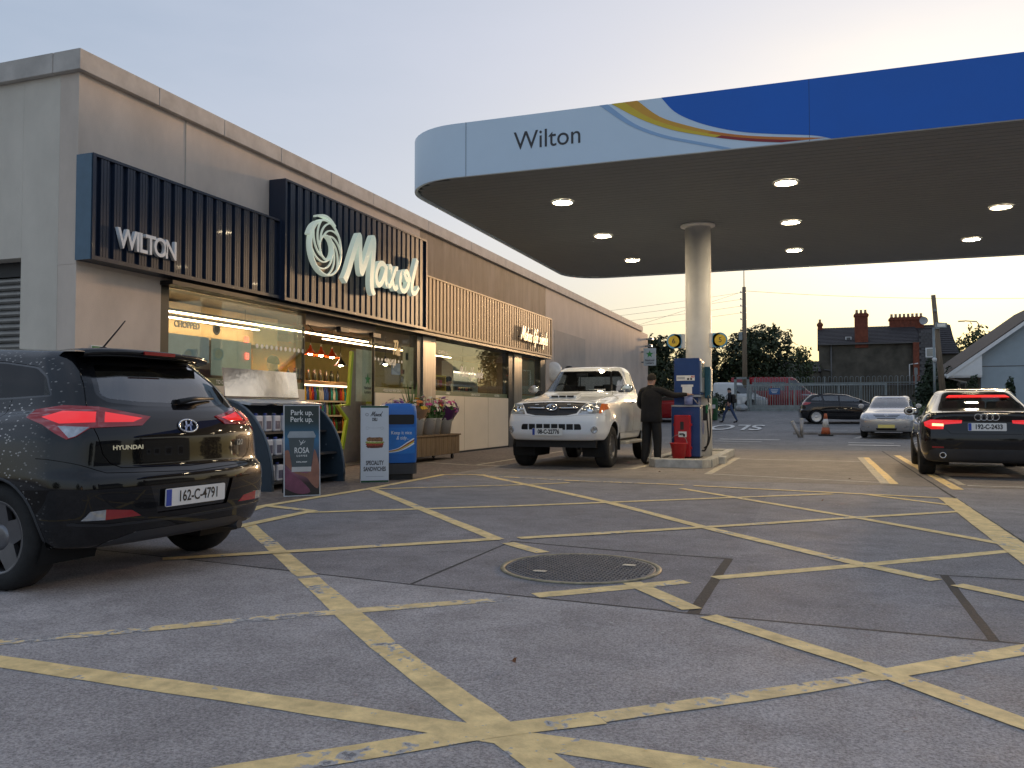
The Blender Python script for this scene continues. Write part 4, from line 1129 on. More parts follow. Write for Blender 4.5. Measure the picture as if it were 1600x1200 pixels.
def arch(sh_, bodym, parent, y, zc, r, xo, side, depth=.42, lip=None, liner=True):
    """open the wheel arch, put a dark well behind and a lip round it"""
    n = 22; poly = [(y + r * math.cos(2 * PI * k / n), zc + r * math.sin(2 * PI * k / n)) for k in range(n)]
    g = sh_.carve(poly, sidev(side), thr=-.3); g.free()
    b = B(); rows = []
    for k in range(19):
        a = R(-25 + 230 * k / 18); yy, zz = y + (r - .001) * math.cos(a), zc + (r - .001) * math.sin(a)
        h = sh_.hit((side * 3, yy, zz), (-side, 0, 0))
        x1 = h[0].x if h[0] is not None and h[0].x * side > xo - depth else side * (xo - .03)
        rows.append((b.bm.verts.new((x1, yy, zz)), b.bm.verts.new((side * (xo - depth), yy, zz))))
    for a, c in zip(rows, rows[1:]): f = b.bm.faces.new((a[0], a[1], c[1], c[0])); f.smooth = True
    b.poly([tuple(p[1].co) for p in rows])
    b.obj('wheel_well', M_well, parent, fix=False)
    if lip:
        pts = []
        for k in range(21):
            a = R(-20 + 220 * k / 20); yy, zz = y + (r - .004) * math.cos(a), zc + (r - .004) * math.sin(a)
            h = sh_.hit((side * 3, yy, zz), (-side, 0, 0))
            if h[0] is not None and h[0].x * side > xo - .3: pts.append((h[0].x - side * .004, yy, zz))
        if len(pts) > 3:
            b = B(); b.tube(pts, .011, 6); b.obj('arch_lip', lip, parent)
def plate(parent, txt, M4, w=.52, h=.11, bg=(.75, .75, .73), band=True, size=.095, bold=.0015):
    """registration plate; local x along the plate, y up, z outwards"""
    b = B(); b.prism(rnd_poly([(-w / 2, -h / 2), (w / 2, -h / 2), (w / 2, h / 2), (-w / 2, h / 2)], .012, 3), .006, M4)
    p = b.obj('number_plate', mat('plate_%d' % int(bg[2] * 100), bg, .35, var=.04), parent)
    if band:
        b = B(); b.prism([(-w / 2 + .004, -h / 2 + .004), (-w / 2 + .048, -h / 2 + .004), (-w / 2 + .048, h / 2 - .004), (-w / 2 + .004, h / 2 - .004)], .001, M4 @ Matrix.Translation((0, 0, .0062))); b.obj('blue_band', mat('plate_blue', (.02, .06, .35), .4), p)
    if txt:
        text('lettering', txt, size, M_black, M4 @ Matrix.Translation((.022 if band else 0, -.001, .0064)), p, .001, 'CENTER', .78, bold)
    return p
def car(name, label, loc, heading, group=None, cat='car'):
    """heading: bearing of the car's nose, radians anticlockwise from +Y"""
    return thing(name, label, cat, loc, heading, group)
def frame_on(p, n, up=(0, 0, 1)):
    """matrix with local z along n, y towards up, x to the right as seen from outside"""
    n = V2(n).normalized(); x = V2(up).cross(n).normalized(); y = n.cross(x)
    return Matrix(((x.x, y.x, n.x, p[0]), (x.y, y.y, n.y, p[1]), (x.z, y.z, n.z, p[2]), (0, 0, 0, 1)))
def seats(parent, rows, w=.5, m=None, z=.35, hz=.62):
    m = m or M_lining
    for (y, xs) in rows:
        for x in xs:
            b = B(); b.box((x, y, z + .12), (w, .5, .16)); b.box((x, y - .28, z + .12 + hz / 2), (w * .92, .14, hz), m=Matrix.Rotation(.2, 4, 'X')); b.box((x, y - .36, z + .24 + hz), (.26, .09, .18))
            b.obj('seat', m, parent, bevel=.03)
def lv_hatch():
    return [level((.21, .19, .25), (.68, .72, .70), 3.20, -.54), level((.23, .21, .28), (.76, .80, .79), 3.33, -.64, .30, .26),
          level((.36, .40, .42), (.82, .855, .845), 3.39, -.685, .32, .28), level((.55, .60, .60), (.83, .868, .86), 3.39, -.692, .34, .28),
          level((.62, .66, .665), (.82, .868, .858), 3.37, -.682, .36, .28), level((.66, .72, .71), (.815, .866, .852), 3.35, -.645, .38, .26),
          level((.74, .86, .90), (.78, .852, .828), 3.27, -.632, .40, .28), level((.80, .95, 1.0), (.74, .818, .79), 3.17, -.600, .42, .30),
          level((.90, .975, 1.05), (.67, .775, .755), 2.80, -.565, .30, .30), level((1.0, 1.0, 1.085), (.64, .745, .715), 2.36, -.53, .26, .30),
          level((1.18, 1.2, 1.23), (.60, .68, .645), 1.98, -.43, .26, .28), level((1.37, 1.40, 1.375), (.53, .585, .555), 1.50, -.27, .26, .24),
          level((1.415, 1.455, 1.42), (.47, .52, .50), 1.38, -.21, .26, .22), level((1.44, 1.474, 1.44), (.28, .32, .30), 1.2, -.10, .26, .2)]
def lv_pickup():
    z3 = lambda a, b=None: (a, b or a, b or a)
    r = dict(rc=.12, rd=.03, rk=.005)
    return [level(z3(.50), (.70, .74, .74), 3.80, .60, **r), level(z3(.52, .50), (.82, .84, .84), 3.90, .57, **r), level(z3(.62), (.88, .88, .88), 3.97, .55, **r),
            level(z3(.80), (.90, .905, .90), 3.975, .55, **r), level(z3(.92), (.89, .91, .905), 3.94, .55, **r), level(z3(1.0, 1.04), (.87, .905, .90), 3.89, .55, **r),
            level(z3(1.09, 1.14), (.84, .89, .885), 3.82, .55, **r), level(z3(1.135, 1.21), (.78, .865, .86), 3.62, .55, .5, **r), level(z3(1.20, 1.245), (.75, .845, .84), 3.15, .55, **r),
            level(z3(1.275), (.72, .825, .825), 2.56, .55, **r), level(z3(1.48), (.66, .745, .745), 2.2, .57, **r), level(z3(1.69, 1.71), (.59, .67, .66), 1.86, .62, **r),
            level(z3(1.75, 1.785), (.51, .59, .57), 1.76, .68, **r), level(z3(1.78, 1.80), (.3, .34, .34), 1.58, .8, **r)]
def lv_fastback():
    return [level((.20, .20, .24), (.74, .76, .74), 3.5, -.85), level((.23, .21, .28), (.82, .84, .83), 3.65, -.96), level((.40, .40, .42), (.87, .90, .89), 3.71, -1.02),
            level((.58, .60, .60), (.88, .921, .91), 3.71, -1.03), level((.68, .74, .74), (.86, .92, .905), 3.66, -1.01), level((.75, .85, .86), (.83, .908, .89), 3.55, -.98),
            level((.80, .92, .98), (.78, .87, .82), 3.4, -.985), level((.86, .945, 1.005), (.73, .835, .76), 2.95, -.90, .3, .35), level((.96, .965, 1.02), (.69, .795, .72), 2.40, -.62, .26, .35),
            level((1.15, 1.15, 1.17), (.63, .715, .64), 1.98, -.10, .26, .35), level((1.31, 1.33, 1.31), (.55, .605, .56), 1.52, .42, .26, .3), level((1.352, 1.372, 1.352), (.47, .53, .49), 1.40, .58, .26, .3),
            level((1.372, 1.386, 1.372), (.28, .31, .29), 1.2, .8, .26, .3)]
LIFT = lambda lv: [[(x, y, .5 + (z - .5) * 1.11) for x, y, z in l] for l in lv]
def scl(lv, sx, sy, sz, y0=0.): return [[(x * sx, (y - y0) * sy + y0, z * sz) for x, y, z in l] for l in lv]
def paint(name, col, rough=.22, metal=0., specks=None, coat=1., var=.05):
    m = mat(name, col, rough, metal, var, 3., coat=coat, rvar=.02, spec=.06 if coat else .5)
    n, l = m.node_tree.nodes, m.node_tree.links; b = n['Principled BSDF']
    b.inputs['Coat Roughness'].default_value = .03
    if specks:
        base = b.inputs['Base Color'].links[0].from_socket
        tc = n.new('ShaderNodeTexCoord'); mp = n.new('ShaderNodeMapping'); mp.inputs['Rotation'].default_value = (R(28), 0, 0); mp.inputs['Scale'].default_value = (20, 34, 62)
        l.new(tc.outputs['Object'], mp.inputs[0])
        vo = n.new('ShaderNodeTexVoronoi'); vo.inputs['Scale'].default_value = 1.; l.new(mp.outputs[0], vo.inputs['Vector'])
        th = n.new('ShaderNodeMapRange'); th.inputs['From Min'].default_value = .24; th.inputs['From Max'].default_value = .34; th.inputs['To Min'].default_value = 1; th.inputs['To Max'].default_value = 0
        l.new(vo.outputs['Distance'], th.inputs[0])
        wn_ = n.new('ShaderNodeTexWhiteNoise'); l.new(vo.outputs['Position'], wn_.inputs['Vector'])
        gt = n.new('ShaderNodeMath'); gt.operation = 'GREATER_THAN'; gt.inputs[1].default_value = .5; l.new(wn_.outputs['Value'], gt.inputs[0])
        sp = n.new('ShaderNodeSeparateXYZ'); l.new(tc.outputs['Object'], sp.inputs[0])
        mk = n.new('ShaderNodeMapRange'); mk.inputs['From Min'].default_value = -.50; mk.inputs['From Max'].default_value = -.66; l.new(sp.outputs['X'], mk.inputs[0])
        mk2 = n.new('ShaderNodeMapRange'); mk2.inputs['From Min'].default_value = -.42; mk2.inputs['From Max'].default_value = .0; l.new(sp.outputs['Y'], mk2.inputs[0])
        cur = th.outputs[0]
        mk3 = n.new('ShaderNodeMapRange'); mk3.inputs['From Min'].default_value = 1.5; mk3.inputs['From Max'].default_value = .5; l.new(sp.outputs['Y'], mk3.inputs[0])
        for o in (gt.outputs[0], mk.outputs[0], mk2.outputs[0], mk3.outputs[0]):
            q = n.new('ShaderNodeMath'); q.operation = 'MULTIPLY'; l.new(cur, q.inputs[0]); l.new(o, q.inputs[1]); cur = q.outputs[0]
        mx = n.new('ShaderNodeMix'); mx.data_type = 'RGBA'; l.new(cur, mx.inputs['Factor']); l.new(base, mx.inputs['A']); mx.inputs['B'].default_value = specks + (1,)
        l.new(mx.outputs['Result'], b.inputs['Base Color'])
        iv = n.new('ShaderNodeMath'); iv.operation = 'SUBTRACT'; iv.inputs[0].default_value = 1; l.new(cur, iv.inputs[1]); l.new(iv.outputs[0], b.inputs['Coat Weight'])
    return m
M_redl = mat('red_lamp_lens', (.16, .004, .006), .12, coat=1., emit=(1., .02, .02), es=.02)
M_redb = mat('lit_red_lamp', (.5, .01, .01), .15, coat=1., emit=(1., .02, .02), es=.20)
M_redh = mat('brake_lamp_hot', (.8, .1, .05), .2, emit=(1., .22, .10), es=2.2)
M_amb = mat('amber_lens', (.60, .13, .02), .12, coat=1., emit=(.9, .2, .03), es=.03)
M_clear = mat('clear_lamp_lens', (.42, .44, .46), .10, metal=.5, coat=1., var=.35, scale=16)
M_trim = mat('grey_plastic', (.035, .036, .040), .55, var=.15)
M_gloss = mat('gloss_black', (.006, .006, .007), .08, coat=1.)
M_refl = mat('red_reflector', (.30, .012, .015), .2, coat=1.)

def badge_ring(parent, M4, rx, rz, tube, m=None, name='emblem', n=28):
    b = B(); b.tube([M4 @ V2((rx * math.cos(2 * PI * k / n), rz * math.sin(2 * PI * k / n), tube * .4)) for k in range(n)], tube, 6, True); return b.obj(name, m or M_chrome, parent)
def glass_cut(s, poly, view, parent, name, m, frit=.03, off=-.004):
    ring = s.carve(poly, view); inner = s.carve(inset_poly(poly, frit), view, ring)
    s.emit(ring, name + '_seal', M_gloss, parent, off=off); s.emit(inner, name, m, parent, off=off)
def finish(s, bodym, parent, lining=True, name='body'):
    if lining: s.emit(s.bm, 'lining', M_lining, parent, off=-.03, lining=True, keep=True)
    s.emit(s.bm, name, bodym, parent)
def mirror_pair(parent, x, y, z, m, w=.2, sx=1.):
    for sd in (-1, 1):
        b = B(); M4 = Matrix.Translation((sd * (x + w * .55), y, z))
        b.lathe([(.0, -.06), (.045, -.055), (.075, -.03), (.085, .02), (.07, .05), (.0, .052)], 20, axis='Y', cap=False)
        for v in b.bm.verts: v.co = M4 @ V2((v.co.x * w / .17, v.co.y * 1.1, v.co.z * .95 * sx))
        o = b.obj('door_mirror', m, parent, smooth=True)
        b = B(); b.box((sd * (x + .02), y, z - .05), (.12, .05, .04)); b.obj('mirror_arm', M_trim, o)
        b = B(); b.lathe([(.0, .0), (.07, .001)], 18, (0, 0, 0), 'Y', cap=False)
        for v in b.bm.verts: v.co = M4 @ V2((v.co.x * w / .17, v.co.y - .058 if False else .0545 * 1.1 * -1 + v.co.y, v.co.z * .9))
        b.obj('mirror_glass', M_chrome, o)

# ------------------------------------------------------------------ black hatchback, rear three-quarter
def build_hatch():
    c = car('hatchback_car', 'black hatchback with lit tail lamps and speckled flank at left', (-4.45, 4.45, 0), R(87.2))
    M_p = paint('black_hatch_paint', (.004, .0042, .005), .3, specks=(.55, .53, .50))
    s = Shell(lv_hatch(), 5, None, .29)
    for y in (0, 2.57):
        for sd in (-1, 1):
            arch(s, M_p, c, y, .315, .352, .86, sd, lip=M_trim)
            wheel(c, sd * .755, y, .315, .20, .215, sd, 5, M_alloy, False)
    for sd in (-1, 1):
        glass_cut(s, rnd_poly([(-.225, 1.14), (-.12, 1.265), (0, 1.328), (.3, 1.365), (.93, 1.385), (.93, 1.10), (.1, 1.125)], .03, 3), sidev(sd), c, 'rear_side_window', glass_mat('dark_quarter_glass', (.06, .065, .065), .0), .012)
        glass_cut(s, rnd_poly([(1.0, 1.10), (1.0, 1.385), (1.45, 1.355), (2.08, 1.07)], .03, 3), sidev(sd), c, 'front_side_window', M_cglass, .012)
    glass_cut(s, [(-.50, 1.37), (.50, 1.37), (.60, 1.06), (-.60, 1.06)], FRONTV, c, 'windscreen', M_cglass)
    # tail lamps (outer piece on the body, inner piece on the tailgate)
    lamp = [(-.449, 1.012), (-.40, 1.06), (-.25, 1.085), (-.066, 1.075), (.215, 1.016), (.170, .964), (-.046, .956), (-.098, .954), (-.168, .905), (-.216, .889), (-.282, .924), (-.351, .973)]
    lamp = [p for p in lamp]
    for sd, vw in ((-1, oblique(225)), (1, oblique(135))):
        P = lamp if sd < 0 else mir(lamp)
        whole = s.carve(P, vw)
        cut = [(-.062, .5), (-.062, 1.5), (1., 1.5), (1., .5)]; inner = s.carve(cut if sd < 0 else mir(cut), vw, whole)
        wp = [(-.268, .965), (-.103, .958), (-.168, .908), (-.205, .897)]; wht = s.carve(wp if sd < 0 else mir(wp), vw, whole)
        hot = [(-.36, 1.015), (-.25, 1.05), (-.075, 1.045), (-.075, .985), (-.26, .978)]; ho = s.carve(hot if sd < 0 else mir(hot), vw, whole)
        ho2 = [(-.03, 1.045), (.17, 1.008), (.12, .985), (-.03, .985)]; h2 = s.carve(ho2 if sd < 0 else mir(ho2), vw, inner)
        lp = s.emit(whole, 'tail_lamp', M_redl, c, .006, .02)
        s.emit(wht, 'reversing_lens', M_clear, lp, .006); s.emit(ho, 'lit_segment', M_redb, lp, .006)
        li = s.emit(inner, 'tailgate_lamp', M_redl, c, .006, .02); s.emit(h2, 'lit_segment', M_redb, li, .006)
    glass_cut(s, rnd_poly([(-.435, 1.372), (.435, 1.372), (.51, 1.25), (.545, 1.15), (.50, 1.105), (.3, 1.085), (0, 1.08), (-.3, 1.085), (-.50, 1.105), (-.545, 1.15), (-.51, 1.25)], .03, 2), REAR, c, 'rear_window', M_hglass, .028)
    gate = [(-.665, .955), (-.63, .80), (-.59, .745), (-.52, .715), (0, .70), (.52, .715), (.59, .745), (.63, .80), (.665, .955), (.63, 1.07), (.56, 1.25), (.47, 1.40), (-.47, 1.40), (-.56, 1.25), (-.63, 1.07)]
    g = s.panel(gate, REAR, 'tailgate', None, c)
    tg = s.emit(g, 'tailgate', M_p, c)
    bump = [(-.95, .20), (.95, .20), (.95, .82), (.80, .765), (.62, .695), (0, .672), (-.62, .695), (-.80, .765), (-.95, .82)]
    bm_ = s.panel(bump, REAR, 'bumper', None, c, .004)
    for sd in (-1, 1):
        rp = [(-.765, .43), (-.73, .48), (-.637, .484), (-.485, .467), (-.424, .429), (-.646, .425)]; rp = rp if sd < 0 else mir(rp)
        r_ = s.carve(rp, REAR, bm_); w_ = [(-.9, .3), (-.9, .6), (-.645, .6), (-.645, .3)]; wl_ = s.carve(w_ if sd < 0 else mir(w_), REAR, r_)
        ro = s.emit(r_, 'rear_reflector', M_refl, c, .003, .01); s.emit(wl_, 'clear_lens', M_clear, ro, .003)
    rec = s.carve([(-.36, .60), (.36, .60), (.30, .43), (-.30, .43)], REAR, bm_)
    s.emit(rec, 'plate_recess', M_gloss, c, -.014)
    val = s.carve([(-.70, .20), (.70, .20), (.62, .285), (.42, .335), (-.42, .335), (-.62, .285)], REAR, bm_)
    s.emit(val, 'lower_valance', M_trim, c, .002)
    edge = s.carve([(-.80, .405), (-.64, .385), (0, .378), (.64, .385), (.80, .405), (.80, .42), (.64, .400), (0, .393), (-.64, .400), (-.80, .42)], REAR, bm_)
    s.emit(edge, 'bumper_ridge', paint('ridge_paint', (.02, .021, .024), .3), c, .006, .01)
    s.emit(bm_, 'bumper', M_p, c)
    door = s.panel([(.09, 1.135), (.09, 1.03), (.30, .70), (.42, .35), (1.02, .27), (1.0, 1.10)], sidev(-1), 'rear_door', None, c); s.emit(door, 'rear_door', M_p, c)
    door = s.panel([(.09, 1.135), (.09, 1.03), (.30, .70), (.42, .35), (1.02, .27), (1.0, 1.10)], sidev(1), 'rear_door', None, c); s.emit(door, 'rear_door', M_p, c)
    finish(s, M_p, c)
    # plate, badges, wiper, spoiler, aerial
    p, n = s.on(REAR, .0, .517); plate(c, '162-C-4791', frame_on(p + n * .004, n))
    p, n = s.on(REAR, 0, .955); F = frame_on(p + n * .004, n)
    badge_ring(c, F, .078, .042, .007)
    b = B()
    for pts in ([(-.033, -.030), (-.017, .0), (-.014, .033)], [(.033, .030), (.017, .0), (.014, -.033)], [(-.035, -.009), (.0, .002), (.035, .009)]): stroke(b, pts, .013, .006, F, 3, .001)
    b.obj('emblem_letter', M_chrome, c)
    p, n = s.on(REAR, -.475, .835); text('badge_lettering', 'HYUNDAI', .036, M_chrome, frame_on(p + n * .003, n), c, .004, 'CENTER', 1.25, .001)
    p, n = s.on(REAR, .50, .835); text('badge_lettering', 'i20', .055, M_chrome, frame_on(p + n * .003, n), c, .004, 'CENTER', 1.1, .001, .15)
    b = B(); p, n = s.on(REAR, .0, 1.10); q, n2 = s.on(REAR, .36, 1.13)
    b.tube([p + n * .02, p * .6 + q * .4 + n * .04, q + n2 * .015], [.02, .016, .008], 8); b.lathe([(.03, 0), (.028, .03), (.0, .035)], 14, p, 'Y'); wp_ = b.obj('rear_wiper', M_black, c)
    sp = B(); rows = []
    for i in range(17):
        x = -.52 + 1.04 * i / 16; e = 1 - (abs(x) / .52) ** 4; y0 = -.06; y1 = -.30 - .065 * e; z0 = 1.452 - .03 * (abs(x) / .52) ** 2
        z1 = 1.418 + .022 * e
        rows.append([sp.bm.verts.new(q) for q in ((x, y0, z0 + .006), (x, (y0 + y1) / 2, (z0 + z1) / 2 + .016), (x, y1, z1), (x, y1 + .012, z1 - .03), (x, y1 + .1, z1 - .045))])
    for a, d in zip(rows, rows[1:]):
        for k in range(4): f = sp.bm.faces.new((a[k], a[k + 1], d[k + 1], d[k])); f.smooth = True
    so = sp.obj('roof_spoiler', M_p, c)
    b = B(); b.box((0, -.372, 1.428), (.26, .012, .022)); b.obj('high_brake_lamp', M_refl, so)
    b = B(); b.lathe([(.035, 0), (.022, .03), (.0, .035)], 14, (0, .14, 1.462)); ao = b.obj('aerial', M_black, c)
    b = B(); b.tube([(0, .14, 1.49), (0, .0, 1.61), (0, -.06, 1.665)], [.006, .005, .004], 6); b.obj('aerial_mast', M_black, ao)
    seats(c, [(1.75, (-.38, .38)), (.72, (-.42, 0, .42))])
    b = B(); b.bb((-.6, 2.0, .8), (.6, 2.35, .95)); b.obj('dashboard', M_lining, c, bevel=.04)
    b = B(); b.cyl((.5, -.45, .26), (.5, -.62, .26), .03, 12); b.obj('exhaust', M_trim, c)
    return c
build_hatch()

# ------------------------------------------------------------------ white pickup, front view
def build_pickup():
    K = 1.03
    c = car('pickup_truck', 'white double cab pickup parked nose out beside the fuel pump', (-4.42, 18.65, 0), R(178.85), cat='pickup'); c.scale = (K, K, K)
    M_p = paint('white_pickup_paint', (.78, .81, .84), .3, var=.03)
    def shape(v):
        for yc in (3.085, 0.):
            d = math.hypot(v.y - yc, v.z - .40)
            v = V2((v.x + (math.copysign(.035 * math.exp(-((d - .46) / .10) ** 2), v.x) if abs(v.x) > .6 and v.z < 1.05 else 0), v.y, v.z))
        return v
    s = Shell(LIFT(lv_pickup()), 4, shape, .28)
    for sd in (-1, 1):
        arch(s, M_p, c, 3.085, .40, .455, .90, sd, .45, lip=M_p)
        for y in (0, 3.085): wheel(c, sd * .77, y, .385, .265, .22, sd, 6, M_alloy, False)
    ws = [(-.68, 1.405), (.68, 1.405), (.64, 1.55), (.545, 1.825), (-.545, 1.825), (-.64, 1.55)]
    glass_cut(s, rnd_poly(ws, .04, 3), FRONTV, c, 'windscreen', M_cglass, .025)
    for sd in (-1, 1):
        glass_cut(s, rnd_poly([(1.42, 1.40), (1.42, 1.835), (1.70, 1.835), (2.30, 1.42)], .04, 3), sidev(sd), c, 'front_side_window', M_cglass, .015)
        glass_cut(s, rnd_poly([(.76, 1.40), (.78, 1.80), (1.33, 1.835), (1.33, 1.40)], .04, 3), sidev(sd), c, 'rear_side_window', M_cglass, .015)
    glass_cut(s, [(-.52, 1.45), (.52, 1.45), (.48, 1.78), (-.48, 1.78)], REAR, c, 'rear_window', M_cglass, .02)
    gr = s.carve([(-.60, 1.165), (-.55, 1.115), (-.46, .985), (-.29, .95), (0, .943), (.29, .95), (.46, .985), (.55, 1.115), (.60, 1.165), (.3, 1.185), (0, 1.19), (-.3, 1.185)], FRONTV)
    go = s.emit(gr, 'grille', M_trim, c, -.015, .0)
    for sd in (-1, 1):
        hl = [(.585, 1.15), (.74, 1.168), (.86, 1.155), (.885, 1.06), (.845, .985), (.49, .97)]; hl = [(sd * a, z) for a, z in hl]
        h = s.carve(hl, FRONTV, thr=.02); am = s.carve([(sd * a, z) for a, z in ((.825, .9), (.815, 1.3), (1.0, 1.3), (1.0, .9))], FRONTV, h, .02)
        ho = s.emit(h, 'headlamp', M_clear, c, .004, .02); s.emit(am, 'indicator', M_amb, ho, .004, .02)
        p, n = s.on(FRONTV, sd * .68, 1.06)
        b = B(); b.lathe([(.07, -.006), (.06, .008), (.0, .014)], 20, cap=False)
        o = b.obj('reflector_bowl', M_chrome, ho); o.matrix_local = frame_on(p + n * .0, n)
        p, n = s.on(FRONTV, sd * .77, .70); F = frame_on(p + n * .002, n)
        b = B(); b.lathe([(.062, -.02), (.062, .008), (.048, .010), (.044, -.004), (.0, .006)], 22, cap=False); o = b.obj('fog_lamp', M_clear, c); o.matrix_local = F
    it = s.carve(rnd_poly([(-.54, .80), (.54, .80), (.56, .70), (-.56, .70)], .03, 3), FRONTV); io = s.emit(it, 'lower_intake', M_black, c, -.03)
    for x in (-.42, -.28, -.14, 0, .14, .28, .42):
        p, n = s.on(FRONTV, x, .75)
        b = B(); b.box(tuple(p - n * .012), (.014, .03, .105)); b.obj('intake_bar', M_p, io)
    hood = s.panel([(-.74, 1.18), (-.60, 1.205), (0, 1.215), (.60, 1.205), (.74, 1.18), (.72, 1.33), (.69, 1.395), (-.69, 1.395), (-.72, 1.33)], FRONTV, 'bonnet', None, c)
    s.emit(hood, 'bonnet', M_p, c)
    bump = s.panel([(-1., .5), (1., .5), (1., .93), (.86, .965), (.48, .955), (.29, .932), (0, .925), (-.29, .932), (-.48, .955), (-.86, .965), (-1., .93)], FRONTV, 'bumper', None, c, .003); s.emit(bump, 'bumper', M_p, c)
    for sd in (-1, 1):
        d = s.panel([(1.40, 1.385), (1.40, .62), (2.45, .62), (2.45, 1.30), (2.33, 1.385)], sidev(sd), 'front_door', None, c); o = s.emit(d, 'front_door', M_p, c)
        b = B(); p, n = s.on(sidev(sd), 1.55, 1.20); b.box(tuple(p + n * .025), (.03, .2, .035)); b.obj('door_handle', M_chrome, o, bevel=.008)
        d = s.panel([(.70, 1.385), (.70, 1.0), (.85, .62), (1.385, .62), (1.385, 1.385)], sidev(sd), 'rear_door', None, c); o = s.emit(d, 'rear_door', M_p, c)
        b = B(); p, n = s.on(sidev(sd), .85, 1.20); b.box(tuple(p + n * .025), (.03, .2, .035)); b.obj('door_handle', M_chrome, o, bevel=.008)
        b = B(); b.bb((sd * .80, .75, .40), (sd * 1.0, 2.45, .46)); b.obj('side_step', mat('cream_step', (.62, .56, .44), .4), c, bevel=.015)
        b = B(); b.bb((sd * .64, 2.50, .30), (sd * .90, 2.54, .62)); b.obj('mud_flap', M_black, c)
    finish(s, M_p, c)
    # grille bars, emblem, scoop, plate, mirrors
    for x0, x1 in ((-.46, -.13), (.13, .46)):
        pts = [s.on(FRONTV, x0 + (x1 - x0) * k / 5, 1.075 + .012 * abs(x0 + (x1 - x0) * k / 5)) for k in range(6)]
        b = B(); b.tube([p + n * .008 for p, n in pts], .02, 8); b.obj('grille_bar', M_chrome, go)
    for x in (-.3, .3):
        p, n = s.on(FRONTV, x, 1.145); b = B(); b.box(tuple(p + n * .002), (.06, .015, .015)); b.obj('grille_lamp', M_bwht, go)
    p, n = s.on(FRONTV, 0, 1.085); F = frame_on(p + n * .015, n)
    badge_ring(go, F, .095, .066, .012); badge_ring(go, F, .036, .058, .009); badge_ring(go, F @ Matrix.Translation((0, .028, 0)), .066, .026, .009)
    b = B(); b.prism([(-.27, -.25), (.27, -.25), (.24, .2), (-.24, .2)], .055, Matrix.Translation((.0, 3.0, 1.292)) @ Matrix.Rotation(PI, 4, 'Z') @ Matrix.Rotation(.13, 4, 'X'))
    so = b.obj('bonnet_scoop', M_p, c, bevel=.02)
    for k in range(3):
        b = B(); b.box((-.15 + .15 * k, 3.257, 1.296), (.125, .012, .035)); b.obj('scoop_slot', M_black, so)
    p, n = s.on(FRONTV, .05, .665); plate(c, '08-C-22776', frame_on(p + n * .02, (0, 1, 0)), .56, .125, size=.105, bold=.004)
    mirror_pair(c, .82, 2.12, 1.46, M_chrome, .24)
    b = B(); b.bb((-.75, .3, .38), (.75, 3.7, .52)); b.obj('chassis', M_black, c)
    b = B(); b.cyl((-.9, 0, .385), (.9, 0, .385), .06, 12); b.lathe([(.15, -.14), (.17, 0), (.15, .14)], 16, (.12, 0, .36), 'X'); b.obj('rear_axle', M_black, c)
    # load bed
    M_bed = M_p
    for (a, d, nm) in (((-.90, -1.25, .62), (-.84, .52, 1.22), 'bed_side'), ((.84, -1.25, .62), (.90, .52, 1.22), 'bed_side'), ((-.838, -1.25, .62), (.838, -1.19, 1.22), 'tail_board'), ((-.838, .46, .62), (.838, .52, 1.22), 'bed_front'), ((-.838, -1.19, .66), (.838, .46, .72), 'bed_floor')):
        b = B(); b.bb(a, d); o = b.obj(nm, M_bed, c, bevel=.015)
    b = B()
    for sd in (-1, 1): b.lathe([(.44, -.04), (.47, .0), (.44, .04)], 24, (sd * .88, 0, .42), 'X', cap=False)
    b.obj('rear_arch_flare', M_p, c)
    seats(c, [(1.75, (-.4, .4)), (.95, (-.45, 0, .45))], .52, None, .62, .62)
    b = B(); b.bb((-.68, 2.15, 1.15), (.68, 2.45, 1.34)); do = b.obj('dashboard', M_lining, c, bevel=.05)
    b = B(); b.tube([V2((.38 + .18 * math.cos(a), 2.02 + .06 * math.sin(a), 1.40 + .17 * math.sin(a))) for a in [2 * PI * k / 20 for k in range(20)]], .014, 6, True); b.obj('steering_wheel', M_black, do)
    b = B(); b.box((-.42, 2.36, 1.42), (.32, .012, .07), m=Matrix.Rotation(-.7, 4, 'X')); b.obj('parking_card', M_bwht, do)
    b = B(); b.box((0, 1.95, 1.74), (.22, .03, .07)); b.tube([(0.04, 1.94, 1.7), (.05, 1.93, 1.5)], .012, 6); b.obj('interior_mirror', M_black, do)
    return c
build_pickup()

